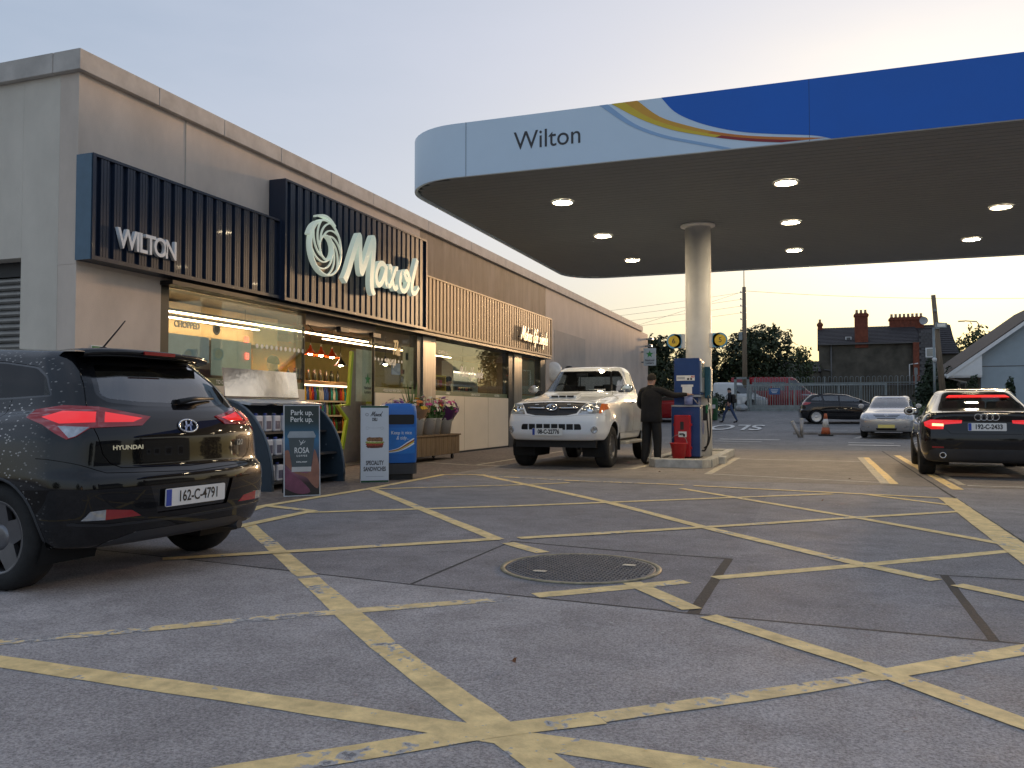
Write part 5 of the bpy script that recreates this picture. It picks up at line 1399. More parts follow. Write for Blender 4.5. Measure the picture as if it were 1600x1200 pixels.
# ------------------------------------------------------------------ black fastback with lit brake lamps
def build_fastback():
    c = car('fastback_car', 'glossy black fastback braking at the right edge of the forecourt', (2.56, 15.6, 0), R(-3.5))
    M_p = paint('black_fastback_paint', (.010, .0085, .0085), .2)
    s = Shell(scl(lv_fastback(), 1, 1, 1.03), 4)
    for y in (0, 2.82):
        for sd in (-1, 1):
            arch(s, M_p, c, y, .335, .37, .90, sd, lip=M_p); wheel(c, sd * .79, y, .335, .245, .24, sd, 5, M_alloy, True)
    for sd in (-1, 1):
        glass_cut(s, rnd_poly([(.05, 1.09), (.25, 1.22), (.55, 1.335), (.95, 1.375), (.95, 1.03), (.3, 1.045)], .03, 3), sidev(sd), c, 'rear_side_window', M_dglass, .012)
        glass_cut(s, rnd_poly([(1.0, 1.03), (1.0, 1.375), (1.45, 1.345), (2.08, 1.03)], .03, 3), sidev(sd), c, 'front_side_window', M_cglass, .012)
    glass_cut(s, [(-.50, 1.35), (.50, 1.35), (.60, 1.03), (-.60, 1.03)], FRONTV, c, 'windscreen', M_cglass)
    br = s.carve([(-.42, 1.325), (.42, 1.325), (.47, 1.285), (-.47, 1.285)], REAR)
    glass_cut(s, rnd_poly([(-.595, 1.088), (-.555, 1.25), (-.50, 1.34), (-.40, 1.365), (.40, 1.365), (.50, 1.34), (.555, 1.25), (.595, 1.088)], .03, 3), REAR, c, 'rear_window', M_cglass, .02)
    s.emit(br, 'high_brake_lamp', mat('high_brake_lamp', (.5, .01, .01), .2, emit=(1, .02, .02), es=.35), c, .003)
    for sd in (-1, 1):
        P = [(-.86, .88), (-.77, .922), (-.335, .916), (-.344, .868), (-.586, .848), (-.596, .775), (-.766, .772), (-.85, .82)]
        P = P if sd < 0 else mir(P); w = s.carve(P, REAR, thr=.02)
        hp = [(-.75, .862), (-.594, .856), (-.594, .82), (-.75, .824)]; hot = s.carve(hp if sd < 0 else mir(hp), REAR, w)
        bp = [(-.58, .908), (-.36, .902), (-.36, .880), (-.58, .875)]; bar = s.carve(bp if sd < 0 else mir(bp), REAR, w)
        lo = s.emit(w, 'tail_lamp', mat('lit_tail_lamp', (.4, .01, .01), .15, coat=1., emit=(1, .015, .02), es=.22), c, .005, .02); s.emit(hot, 'brake_segment', M_redh, lo, .006); s.emit(bar, 'light_bar', M_redb, lo, .006)
        rp = [(-.756, .505), (-.594, .502), (-.594, .48), (-.756, .48)]; r_ = s.carve(rp if sd < 0 else mir(rp), REAR); s.emit(r_, 'rear_reflector', M_refl, c, .003)
    gate = [(-.60, .80), (-.49, .70), (.49, .70), (.60, .80), (.60, .93), (.58, 1.03), (.58, 1.06), (-.58, 1.06), (-.58, 1.03), (-.60, .93)]
    g = s.panel(gate, REAR, 'boot_lid', None, c); s.emit(g, 'boot_lid', M_p, c)
    va = s.carve([(-.85, .2), (.85, .2), (.80, .44), (.70, .47), (-.70, .47), (-.80, .44)], REAR); s.emit(va, 'diffuser', M_trim, c, -.004)
    st = s.carve([(-.72, .415), (.72, .415), (.72, .44), (-.72, .44)], REAR) if False else None
    for sd in (-1, 1):
        d = s.panel([(.35, 1.06), (.30, .85), (.42, .45), (.95, .33), (.98, 1.03)], sidev(sd), 'rear_door', None, c); s.emit(d, 'rear_door', M_p, c)
        d = s.panel([(1.0, 1.03), (.97, .33), (2.3, .33), (2.35, .95), (2.1, 1.02)], sidev(sd), 'front_door', None, c); s.emit(d, 'front_door', M_p, c)
    finish(s, M_p, c)
    p, n = s.on(REAR, 0, .81); plate(c, '192-C-2433', frame_on(p + n * .006, (0, -1, .12)), .52, .12, size=.10, bold=.0035)
    for k in range(4):
        p, n = s.on(REAR, -.117 + .078 * k, .963); badge_ring(c, frame_on(p + n * .003, n), .05, .05, .0065, name='emblem_ring')
    lp = B(); pts = [s.on(REAR, -.76 + 1.52 * k / 16, 1.015 + .018 * (1 - (abs(-.76 + 1.52 * k / 16) / .76) ** 2)) for k in range(17)]
    lp.tube([p + n * .004 for p, n in pts if p is not None], .012, 6); lp.obj('boot_lip', M_p, c)
    sp = B(); sp.prism([(-.50, 0), (.50, 0), (.44, .14), (-.44, .14)], .012, Matrix.Translation((0, .36, 1.405)) @ Matrix.Rotation(.10, 4, 'X')); sp.obj('roof_spoiler', M_p, c, bevel=.005)
    for sd in (-1, 1):
        b = B(); b.lathe([(.048, -.02), (.048, .05), (.036, .05), (.034, -.02)], 22, (sd * .613, -.99, .37), 'Y', cap=False)
        for v in b.bm.verts: v.co.y = -1.98 - v.co.y
        b.obj('exhaust_tip', M_chrome, c)
    mirror_pair(c, .86, 1.95, 1.06, M_gloss, .2)
    seats(c, [(1.75, (-.38, .38)), (.80, (-.42, 0, .42))], .5, None, .3, .6)
    return c
build_fastback()

# ------------------------------------------------------------------ cars further back
def far_wheels(c, s, M_p, wb, r, xo, w=.2, m=None, sp=7):
    for y in (0, wb):
        for sd in (-1, 1):
            arch(s, M_p, c, y, r, r + .04, xo, sd, lip=None); wheel(c, sd * (xo - w / 2 - .01), y, r, w, r * .7, sd, sp, m or M_alloy, False)
def build_saloon():
    sz = 1.07
    c = car('saloon_car', 'silver saloon with yellow front plate parked facing the forecourt', (2.80, 34.55, gz(32.5)), R(172))
    M_p = paint('silver_paint', (.42, .44, .48), .28, metal=.6)
    s = Shell(scl(lv_fastback(), .985, .985, sz), 3)
    far_wheels(c, s, M_p, 2.7, .33, .885)
    for sd in (-1, 1):
        glass_cut(s, rnd_poly([(.1, 1.13), (.3, 1.27), (.6, 1.38), (.95, 1.42), (.95, 1.07), (.3, 1.09)], .03, 2), sidev(sd), c, 'rear_side_window', M_cglass, .012)
        glass_cut(s, rnd_poly([(1.0, 1.07), (1.0, 1.42), (1.45, 1.39), (2.08, 1.06)], .03, 2), sidev(sd), c, 'front_side_window', M_cglass, .012)
        h = s.carve([(sd * a, z) for a, z in ((.52, .66), (.60, .80), (.76, .83), (.80, .74), (.72, .645))], FRONTV, thr=.02); s.emit(h, 'headlamp', M_clear, c, .003, .01)
        f = s.carve([(sd * a, z) for a, z in ((.52, .40), (.60, .43), (.76, .42), (.78, .36), (.54, .345))], FRONTV, thr=.02); s.emit(f, 'fog_lamp', M_clear, c, -.004)
    glass_cut(s, rnd_poly([(-.52, 1.40), (.52, 1.40), (.65, 1.035), (-.65, 1.035)], .04, 3), FRONTV, c, 'windscreen', glass_mat('bright_screen_glass', (.55, .6, .62), .16), .02)
    glass_cut(s, [(-.5, 1.15), (.5, 1.15), (.45, 1.38), (-.45, 1.38)], REAR, c, 'rear_window', M_cglass, .02)
    for k in range(3):
        z = .80 - k * .055; w = .42 - .06 * k
        g = s.carve([(-w, z), (w, z), (w - .02, z - .028), (-w + .02, z - .028)], FRONTV); s.emit(g, 'grille_slot', M_black, c, -.008)
    i_ = s.carve([(-.33, .345), (.33, .345), (.30, .265), (-.30, .265)], FRONTV); s.emit(i_, 'lower_intake', M_black, c, -.01)
    finish(s, M_p, c)
    p, n = s.on(FRONTV, 0, .41); plate(c, '', frame_on(p + n * .01, (0, 1, 0)), .52, .11, (.72, .66, .22), False)
    p, n = s.on(FRONTV, 0, .76); badge_ring(c, frame_on(p + n * .004, n), .06, .045, .01)
    mirror_pair(c, .82, 1.95, 1.10, M_p, .2)
    seats(c, [(1.7, (-.38, .38)), (.7, (-.4, 0, .4))], .5, None, .35, .62)
    b = B(); b.bb((-.6, 2.0, .85), (.6, 2.3, 1.0)); b.obj('dashboard', M_lining, c, bevel=.04)
build_saloon()
def build_estate():
    c = car('estate_car', 'black five door estate parked sideways behind the traffic cone', (.02, 43.0, gz(43.0)), R(-84))
    M_p = paint('black_estate_paint', (.012, .011, .012), .2)
    s = Shell(scl(lv_hatch(), 1.02, 1.06, .965), 3)
    far_wheels(c, s, M_p, 2.62, .32, .88, .21, mat('bright_alloy', (.62, .62, .62), .3, metal=.7), 9)
    for sd in (-1, 1):
        for P in ([(-.25, 1.10), (-.08, 1.25), (.25, 1.31), (.30, 1.085)], [(.36, 1.08), (.32, 1.315), (1.0, 1.335), (1.0, 1.06)], [(1.06, 1.06), (1.06, 1.335), (1.5, 1.30), (2.2, 1.03)]):
            glass_cut(s, rnd_poly(P, .02, 2), sidev(sd), c, 'side_window', glass_mat('estate_glass', (.3, .33, .32), .1), .01)
        P = [(-.40, .99), (-.20, 1.02), (.05, 1.0), (.03, .90), (-.25, .88), (-.36, .92)]; vw = oblique(225) if sd < 0 else oblique(135)
        l_ = s.carve(P if sd < 0 else mir(P), vw); s.emit(l_, 'tail_lamp', M_redl, c, .004, .01)
        for P in ([(.34, 1.07), (.32, .85), (.45, .35), (1.02, .3), (1.03, 1.06)], [(1.05, 1.06), (1.04, .3), (2.3, .3), (2.35, .9), (2.2, 1.02)]):
            d = s.panel(P, sidev(sd), 'door', None, c, .008); o = s.emit(d, 'door', M_p, c)
    glass_cut(s, [(-.43, 1.32), (.43, 1.32), (.52, 1.10), (-.52, 1.10)], REAR, c, 'rear_window', M_dglass, .02)
    glass_cut(s, [(-.50, 1.32), (.50, 1.32), (.60, 1.03), (-.60, 1.03)], FRONTV, c, 'windscreen', M_cglass)
    finish(s, M_p, c)
    b = B()
    for sd in (-1, 1): b.tube([(sd * .52, .1, 1.385), (sd * .54, .5, 1.425), (sd * .54, 1.1, 1.425), (sd * .50, 1.45, 1.375)], .014, 6)
    b.obj('roof_rail', M_p, c)
    mirror_pair(c, .82, 1.95, 1.06, M_p, .18)
build_estate()
def build_small_red():
    c = car('small_red_car', 'red car glimpsed between the standing man and the pump', (-5.6, 43.5, gz(43.5)), R(80))
    M_p = paint('red_car_paint', (.30, .008, .012), .25)
    s = Shell(lv_hatch(), 2)
    far_wheels(c, s, M_p, 2.57, .315, .86, .2, mat('bright_alloy', (.62, .62, .62), .3, metal=.7), 6)
    for sd in (-1, 1):
        for P in ([(-.2, 1.14), (0, 1.32), (.93, 1.37), (.93, 1.10)], [(1.0, 1.10), (1.0, 1.37), (1.45, 1.34), (2.08, 1.07)]): glass_cut(s, P, sidev(sd), c, 'side_window', M_dglass, .01)
    glass_cut(s, [(-.43, 1.36), (.43, 1.36), (.5, 1.12), (-.5, 1.12)], REAR, c, 'rear_window', M_dglass, .02); glass_cut(s, [(-.50, 1.37), (.50, 1.37), (.60, 1.06), (-.60, 1.06)], FRONTV, c, 'windscreen', M_dglass)
    finish(s, M_p, c, False)
build_small_red()
def build_van(name, label, loc, h, col, L, W, H, glass_rows, hoodl=.7, cat='van'):
    c = car(name, label, loc, h, cat=cat); M_p = paint(name + '_paint', col, .3)
    y1 = L - 1.0; w = W / 2; k = H / 2.2
    z3 = lambda a, b=None, d=None: (a, b or a, d or b or a)
    r = dict(rc=.15, rd=.04, rk=.01)
    lv = [level(z3(.28), (w * .85, w * .88, w * .88), y1 - .15, -.95, **r), level(z3(.32), (w * .94, w * .97, w * .97), y1 - .03, -1.0, **r), level(z3(.6), (w * .97, w, w), y1, -1.02, **r),
          level(z3(.85 * k, .95 * k), (w * .95, w, w), y1 - .03, -1.0, **r), level(z3(1.0 * k, 1.1 * k), (w * .90, w * .99, w * .99), y1 - .12, -1.0, **r), level(z3(1.12 * k, 1.2 * k), (w * .86, w * .98, w * .98), y1 - hoodl * .75, -1.0, **r),
          level(z3(1.25 * k), (w * .84, w * .97, w * .97), y1 - hoodl, -1.0, **r), level(z3(1.7 * k), (w * .80, w * .93, w * .93), y1 - hoodl - .45, -.98, **r), level(z3(2.05 * k, 2.08 * k), (w * .72, w * .86, w * .86), y1 - hoodl - .8, -.96, **r),
          level(z3(2.15 * k, 2.18 * k), (w * .6, w * .7, w * .7), y1 - hoodl - 1.0, -.9, **r), level(z3(2.17 * k, 2.2 * k), (w * .3, w * .35, w * .35), y1 - hoodl - 1.3, -.8, **r)]
    s = Shell(lv, 3)
    far_wheels(c, s, M_p, L - 2.0, .33, w, .21)
    for sd in (-1, 1):
        for (a, b_, z0, z1) in glass_rows: glass_cut(s, rnd_poly([(a, z0), (b_, z0), (b_, z1), (a, z1)], .04, 2), sidev(sd), c, 'side_window', M_dglass, .012)
        glass_cut(s, rnd_poly([(y1 - hoodl - 1.25, 1.3 * k), (y1 - hoodl - .25, 1.3 * k), (y1 - hoodl - .85, 1.95 * k), (y1 - hoodl - 1.25, 1.95 * k)], .03, 2), sidev(sd), c, 'cab_window', M_dglass, .012)
        hl = s.carve([(sd * w * .55, .80 * k), (sd * w * .95, .80 * k), (sd * w * .95, 1.02 * k), (sd * w * .60, .98 * k)], FRONTV, thr=.02); s.emit(hl, 'headlamp', M_clear, c, .003, .01)
    glass_cut(s, rnd_poly([(-w * .78, 1.30 * k), (w * .78, 1.30 * k), (w * .70, 1.98 * k), (-w * .70, 1.98 * k)], .04, 2), FRONTV, c, 'windscreen', M_cglass, .02)
    finish(s, M_p, c)
    mirror_pair(c, w * .95, y1 - hoodl - .35, 1.35 * k, M_black, .18, 1.5)
    return c
build_van('red_minibus', 'long red minibus parked behind the hoop topped fence', (-4.1, 56.4, gz(60)), R(-90), (.26, .012, .016), 5.6, 2.0, 2.15, [(-.8, .3, 1.25, 1.8), (.4, 1.5, 1.25, 1.8), (1.6, 2.4, 1.25, 1.8)], .75, 'minibus')
build_van('white_van', 'small white van behind the sliding gate, hiding the red minibus', (-4.95, 54.05, gz(60)), R(-90), (.66, .66, .64), 3.3, 1.6, 1.75, [], .6)
# ================================================================== people: one skinned surface each
M_skin = mat('skin', (.46, .27, .20), .5, var=.08, scale=12)
M_jkt = mat('black_jacket_cloth', (.010, .010, .012), .85, var=.3, scale=14, bump=.3, bscale=60)
M_trs = mat('black_trouser_cloth', (.012, .012, .013), .85, var=.3, scale=14, bump=.3, bscale=50)
M_shoe = mat('black_shoe', (.012, .012, .012), .5)
M_hair = mat('dark_hair', (.018, .013, .010), .7, var=.4, scale=60, bump=.6, bscale=160)
M_jean = mat('blue_jeans', (.045, .07, .14), .85, var=.25, scale=18)
def hand_chain(J, E, wrist, direction, up, zone='skin', s=1., curl=.25, sidev_=1):
    """palm and five fingers growing from the wrist joint"""
    d = V2(direction).normalized(); u = V2(up).normalized(); side = d.cross(u).normalized() * sidev_
    w = V2(J[wrist][0]); palm = len(J); J.append((w + d * .06 * s, .026 * s)); E.append((wrist, palm, zone))
    for off, ln in ((-.028, .062), (-.010, .075), (.010, .08), (.028, .07)):
        k = len(J); J.append((w + d * .095 * s + side * off * s, .0105 * s)); E.append((palm, k, zone))
        J.append((w + d * (.095 + ln * .55) * s + side * off * 1.15 * s - u * curl * .018 * s, .009 * s)); E.append((k, k + 1, zone))
        J.append((w + d * (.095 + ln) * s + side * off * 1.2 * s - u * curl * .05 * s, .0075 * s)); E.append((k + 1, k + 2, zone))
    k = len(J); J.append((w + d * .05 * s - side * .045 * s, .011 * s)); E.append((palm, k, zone))
    J.append((w + d * .09 * s - side * .062 * s - u * .01 * s, .009 * s)); E.append((k, k + 1, zone))
def person(name, label, loc, rz, J, E, zones, hair=True, head=5, hs=1.):
    t = thing(name, label, 'person', loc, rz)
    bm = bmesh.new(); ly = bm.verts.layers.skin.verify(); vs = []
    for p, r in J:
        v = bm.verts.new(p); rr = r if isinstance(r, tuple) else (r, r); v[ly].radius = rr; vs.append(v)
    vs[0][ly].use_root = True
    for a, b_, z in E: bm.edges.new((vs[a], vs[b_]))
    me = bpy.data.meshes.new('skel'); bm.to_mesh(me); bm.free()
    o = bpy.data.objects.new('skel', me); COL.objects.link(o)
    md = o.modifiers.new('k', 'SKIN'); md.use_smooth_shade = True; md.branch_smoothing = .6
    sb = o.modifiers.new('s', 'SUBSURF'); sb.levels = 2; sb.render_levels = 2
    m2 = bpy.data.meshes.new_from_object(o.evaluated_get(bpy.context.evaluated_depsgraph_get()))
    bpy.data.objects.remove(o, do_unlink=True)
    ms = []; idx = {}
    for z, m in zones.items(): idx[z] = len(ms); ms.append(m)
    m2.materials.clear()
    for m in ms: m2.materials.append(m)
    segs = [(V2(J[a][0]), V2(J[b_][0]), z) for a, b_, z in E]
    for p in m2.polygons:
        c = p.center; best = None
        for a, b_, z in segs:
            d = b_ - a; tt = max(0, min(1, (c - a).dot(d) / max(1e-9, d.length_squared))); dd = (a + d * tt - c).length
            if best is None or dd < best[0]: best = (dd, z)
        p.material_index = idx[best[1]]; p.use_smooth = True
    bo = bpy.data.objects.new('body', m2); link(bo, t)
    if hair:
        hp = V2(J[head][0]); b = B(); n = 16; rings = []
        for i in range(7):
            a = PI / 2 * (1 - i / 6 * 1.18); ring = []
            for k in range(n):
                q = 2 * PI * k / n; front = math.sin(q)
                drop = .0 if front < .2 else .035 * front * (i / 6)
                ring.append(b.bm.verts.new(hp + V2((.083 * math.cos(q) * math.cos(a), .102 * math.sin(q) * math.cos(a) - .006, .112 * math.sin(a) + .028 + drop)) * hs))
            rings.append(ring)
        for a, c in zip(rings, rings[1:]):
            for k in range(n): f = b.bm.faces.new((a[k], a[(k + 1) % n], c[(k + 1) % n], c[k])); f.smooth = True
        b.obj('hair', M_hair, t)
    return t
def std_upper(J, E, top='top', lean=0., h=1.):
    """pelvis, spine, neck, head with nose, ears and chin; returns index map"""
    J += [(V2((0, 0, .98 * h)), (.185, .14)), (V2((0, .01, 1.15 * h)), (.185, .135)), (V2((0, -.01, 1.36 * h)), (.205, .14)), (V2((0, -.01, 1.475 * h)), (.125, .09)), (V2((0, .0, 1.555 * h)), (.062, .064)),
          (V2((0, .02, 1.66 * h)), (.078, .094)), (V2((0, .025, 1.75 * h)), (.066, .082))]
    E += [(0, 1, top), (1, 2, top), (2, 3, top), (3, 4, top), (4, 5, 'skin'), (5, 6, 'skin')]
    for p, r in (((0, .122, 1.655 * h), .014), ((.083, .012, 1.665 * h), .016), ((-.083, .012, 1.665 * h), .016), ((0, .085, 1.585 * h), .032)):
        J.append((V2(p), r)); E.append((5, len(J) - 1, 'skin'))
def limb(J, E, a, pts, zone):
    for p, r in pts:
        J.append((V2(p), r)); E.append((a, len(J) - 1, zone if isinstance(zone, str) else zone.pop(0))); a = len(J) - 1
    return a

# man at the pump, seen from behind, right hand on the pump
J, E = [], []; std_upper(J, E, 'top')
k = limb(J, E, 3, [((.20, -.01, 1.455), (.095, .085)), ((.31, .30, 1.36), .066), ((.475, .53, 1.385), .045)], ['top', 'top', 'top']); hand_chain(J, E, k, (.3, .9, .0), (0, 0, 1), curl=.1)
k = limb(J, E, 3, [((-.20, -.01, 1.455), (.095, .085)), ((-.29, .02, 1.17), .068), ((-.20, .24, 1.06), .045)], ['top', 'top', 'top']); hand_chain(J, E, k, (.3, .9, -.2), (0, .2, 1), curl=.6)
for sx, fy in ((.095, .03), (-.10, -.06)):
    limb(J, E, 0, [((sx, 0, .90), (.12, .125)), ((sx * 1.15, .02 + fy * .4, .50), .092), ((sx * 1.3, fy - .02, .10), .07), ((sx * 1.3, fy, .05), .045), ((sx * 1.5, fy + .17, .035), .035)], ['leg', 'leg', 'leg', 'shoe', 'shoe'])
pm_ = person('person', 'man in black jacket and trousers standing with a hand on the fuel pump', (-3.0, 16.42, .005), R(-20), J, E, {'top': M_jkt, 'skin': M_skin, 'leg': M_trs, 'shoe': M_shoe})

b = B(); rings = []
for z, rx, ry in ((.84, .215, .17), (.85, .222, .176), (.98, .216, .172), (1.15, .205, .158), (1.30, .222, .162), (1.40, .215, .150), (1.47, .16, .115), (1.525, .078, .080), (1.56, .072, .076)):
    rings.append([b.bm.verts.new((rx * math.cos(2 * PI * k / 28) * (1 + .012 * math.sin(k * 3 + z * 25)), -.005 + ry * math.sin(2 * PI * k / 28) * (1 + .02 * math.sin(k * 2 + z * 31)), z + .006 * math.sin(k * 1.7))) for k in range(28)])
for a, c in zip(rings, rings[1:]):
    for k in range(28): f = b.bm.faces.new((a[k], a[(k + 1) % 28], c[(k + 1) % 28], c[k])); f.smooth = True
b.obj('jacket', mat('charcoal_jacket_cloth', (.008, .008, .010), .85, var=.35, scale=9, bump=.5, bscale=22), pm_)
# walker with a backpack, striding to the left
J, E = [], []; std_upper(J, E, 'top', h=.965)
for sx, q in ((1, 1), (-1, -1)):
    k = limb(J, E, 3, [((sx * .18, -.01, 1.42), .07), ((sx * .24, -.03 + q * .06, 1.15), .05), ((sx * .21, .10 + q * .12, .97), .034)], ['top', 'top', 'top']); hand_chain(J, E, k, (0, .5, -.8), (0, .8, .5), sidev_=sx)
for sx, fy in ((.09, .36), (-.09, -.38)):
    limb(J, E, 0, [((sx, fy * .1, .88), .10), ((sx, fy * .62 + .05, .50), .072), ((sx, fy, .12), .05), ((sx, fy + .02, .06), .044), ((sx, fy + .19, .045 if fy > 0 else .03), .034)], ['leg', 'leg', 'leg', 'shoe', 'shoe'])
pd = person('person', 'walker in jeans and dark jacket crossing behind the pump', (-3.95, 43.0, gz(43) + .01), R(82), J, E, {'top': M_jkt, 'skin': M_skin, 'leg': M_jean, 'shoe': M_shoe})
bp_ = thing('backpack', 'black backpack worn by the walker behind the pump', 'backpack', (-3.95, 43.0, gz(43) + .01), R(82))
b = B(); b.box((0, -.21, 1.20), (.30, .17, .46)); b.obj('bag', M_black, bp_, bevel=.06, seg=3)
b = B(); b.box((0, -.31, 1.10), (.22, .06, .2)); b.obj('pocket', M_black, bp_, bevel=.025)
b = B()
for sx in (-.12, .12): b.tube([(sx, -.13, 1.38), (sx, .0, 1.455), (sx, .125, 1.36), (sx, .13, 1.2), (sx, .0, 1.05), (sx, -.13, 1.0)], .015, 6)
b.obj('strap', M_black, bp_)

# customer behind the window glass
def shop_person(label, loc, rz, top):
    J, E = [], []; std_upper(J, E, 'top')
    k = limb(J, E, 3, [((.19, -.01, 1.465), .078), ((.24, .05, 1.18), .055), ((.12, .25, 1.30), .036)], ['top', 'top', 'top']); hand_chain(J, E, k, (-.2, .6, .6), (0, -.6, .6), curl=.6)
    k = limb(J, E, 3, [((-.19, -.01, 1.465), .078), ((-.26, .0, 1.16), .055), ((-.22, .16, .98), .036)], ['top', 'top', 'top']); hand_chain(J, E, k, (.1, .8, -.4), (0, .4, .8), curl=.5)
    for sx in (.1, -.1): limb(J, E, 0, [((sx, 0, .90), .105), ((sx, .02, .50), .075), ((sx, 0, .10), .05), ((sx, .0, .05), .045), ((sx, .16, .035), .035)], ['leg', 'leg', 'leg', 'shoe', 'shoe'])
    return person('person', label, loc, rz, J, E, {'top': top, 'skin': M_skin, 'leg': M_trs, 'shoe': M_shoe})
M_grey = mat('grey_top_cloth', (.05, .05, .055), .9)
p_ = shop_person('man with dark hair and beard behind the shop window', (-9.15, 12.75, .012), R(100), M_grey); p_.scale = (1.14, 1.14, 1.14)
p_ = shop_person('cashier in dark top behind the till window', (-9.55, 21.25, .012), R(-60), M_jkt); p_.scale = (1.12, 1.12, 1.12)
# ================================================================== beyond the forecourt
ZB = gz(60)
def leaf_mat(name, col):
    m = mat(name, col, .6, var=.45, scale=1.1)
    b = m.node_tree.nodes['Principled BSDF']; b.inputs['Transmission Weight'].default_value = 0.
    return m
M_leaf = leaf_mat('dark_leaf', (.030, .045, .018)); M_leaf2 = leaf_mat('mid_leaf', (.055, .075, .025)); M_con_l = leaf_mat('conifer_leaf', (.022, .040, .016)); M_lite = leaf_mat('light_leaf', (.10, .14, .05))
M_bark = mat('bark', (.07, .055, .04), .9, var=.3, scale=10, bump=.5)
def leaves(blobs, n, size, rnd, flat=.0, edge=.55):
    """leaf faces scattered through a set of ellipsoids (cx,cy,cz,rx,ry,rz), denser towards the surface"""
    v, f = [], []; vol = [b_[3] * b_[4] * b_[5] for b_ in blobs]; tot = sum(vol)
    for b_, w in zip(blobs, vol):
        for _ in range(int(n * w / tot)):
            while True:
                p = V2((rnd.uniform(-1, 1), rnd.uniform(-1, 1), rnd.uniform(-1, 1)))
                if .05 < p.length < 1: break
            r = p.length ** edge * (1 + rnd.gauss(0, .06)); p = p.normalized() * r
            c = V2((b_[0] + p.x * b_[3], b_[1] + p.y * b_[4], b_[2] + p.z * b_[5]))
            nrm = (p + V2((rnd.gauss(0, .6), rnd.gauss(0, .6), rnd.gauss(.3, .6)))).normalized()
            a = nrm.orthogonal().normalized(); bb_ = nrm.cross(a); th = rnd.uniform(0, 6.28); s = size * rnd.uniform(.6, 1.4)
            a, bb_ = a * math.cos(th) + bb_ * math.sin(th), bb_ * math.cos(th) - a * math.sin(th)
            i = len(v); v += [c - a * s * .9, c - bb_ * s * .42 + nrm * s * .12, c + a * s * .9, c + bb_ * s * .42 + nrm * s * .12]; f.append((i, i + 1, i + 2, i + 3))
    return v, f
def crown(name, parent, blobs, n, size, m, rnd):
    v, f = leaves(blobs, n, size, rnd); me = bpy.data.meshes.new(name); me.from_pydata([tuple(p) for p in v], [], f); me.materials.append(m)
    o = bpy.data.objects.new(name, me); return link(o, parent)
def tree(label, loc, h, w, n, size, m, seed, trunk=.35, low=.15, name='broadleaf_tree', dy=.7, group=None):
    rnd = random.Random(seed); t = thing(name, label, 'tree', loc, 0, group)
    b = B(); b.tube([(0, 0, -.1), (.05, 0, h * .25), (-.05, .05, h * .5), (0, 0, h * .75)], [trunk * .5, trunk * .42, trunk * .3, trunk * .1], 10)
    tr = b.obj('trunk', M_bark, t); b = B(); blobs = []
    for k in range(11):
        a = k * 2.4; z = h * (low + .18 + (.66 - low) * rnd.random()); rr = w * .5 * rnd.uniform(.35, .75) * (1.15 - z / h * .5)
        tip = (rr * math.cos(a), rr * math.sin(a) * dy, z)
        b.tube([(0, 0, z * .6), (tip[0] * .5, tip[1] * .5, z * .85), tip], [trunk * .2, trunk * .12, trunk * .05], 6)
        s = w * rnd.uniform(.15, .27); blobs.append((tip[0], tip[1], tip[2], s * 1.1, s, s * .9))
    blobs.append((0, 0, h * .58, w * .36, w * .3 * dy / .7, h * .30)); blobs.append((0, 0, h * (low + .2), w * .40, w * .3, h * .2)); blobs.append((w * .05, 0, h * .84, w * .17, w * .17, h * .13))
    b.obj('limb', M_bark, tr); crown('crown', t, blobs, n, size, m, rnd)
    # twigs that stand out of the outline
    rn2 = random.Random(seed + 1); tw = [(rn2.gauss(0, w * .16), rn2.gauss(0, w * .16), h * rn2.uniform(.70, .93), .22, .22, .45) for _ in range(14)]
    crown('outer_sprays', t, tw, n // 14, size, m, rn2)
    return t
tree('broad dark leafy tree rising behind the telegraph pole', (-3.7, 58.5, ZB), 6.0, 5.6, 9000, .15, M_leaf, 1)
tree('dark leafy tree to the left of the canopy column', (-7.6, 57.5, ZB), 4.7, 4.4, 6500, .15, M_leaf, 4, low=.05)
tree('tall dark tree beyond the far end of the shop', (-9.2, 50.0, ZB), 4.5, 3.4, 5500, .14, M_leaf, 2, low=.05)
tree('thin bare topped tree behind the far shop corner', (-11.4, 54.0, ZB), 5.6, 2.6, 1500, .12, M_leaf2, 8)
tree('small tree glowing beside the dark stone house', (-.9, 66, ZB), 5.0, 2.6, 1800, .14, M_leaf2, 5)
tree('hazy tree seen between the house and the bungalow roof', (13.2, 80, ZB), 7.6, 5.4, 2600, .18, M_leaf2, 6)
def hedge(label, x0, x1, y, z0, h, d, n, size, m, seed):
    rnd = random.Random(seed); t = thing('hedge', label, 'hedge', ((x0 + x1) / 2, y, z0)); L = (x1 - x0) / 2; blobs = []
    k = max(3, int(L * 2 / (h * .6)))
    for i in range(k):
        x = -L + (i + .5) * 2 * L / k; blobs.append((x, rnd.uniform(-.2, .2), h * .5 * rnd.uniform(.9, 1.08), L / k * 1.5, d / 2, h * .52 * rnd.uniform(.9, 1.15)))
    crown('foliage', t, blobs, n, size, m, rnd)
    b = B()
    for i in range(k): b.cyl((-L + (i + .5) * 2 * L / k, 0, -.05), (-L + (i + .5) * 2 * L / k, 0, h * .6), .05, 6)
    b.obj('stem', M_bark, t)
hedge('dark overgrown hedge running behind the pump and the gate', -11, -1.5, 59.8, ZB, 3.2, 1.8, 9000, .14, M_leaf, 11)
hedge('low clipped hedge behind the green bin', -8.6, -4.6, 47.0, gz(47), 1.3, 1.0, 2600, .11, M_leaf, 12)
tag(sheet('grass_verge', [(-8.4, 45.6), (-4.45, 45.6), (-4.45, 51), (-8.4, 51)], .006, mat('grass_green', (.05, .085, .02), .9, var=.4, scale=3, bump=.5), follow=True), kind='structure')
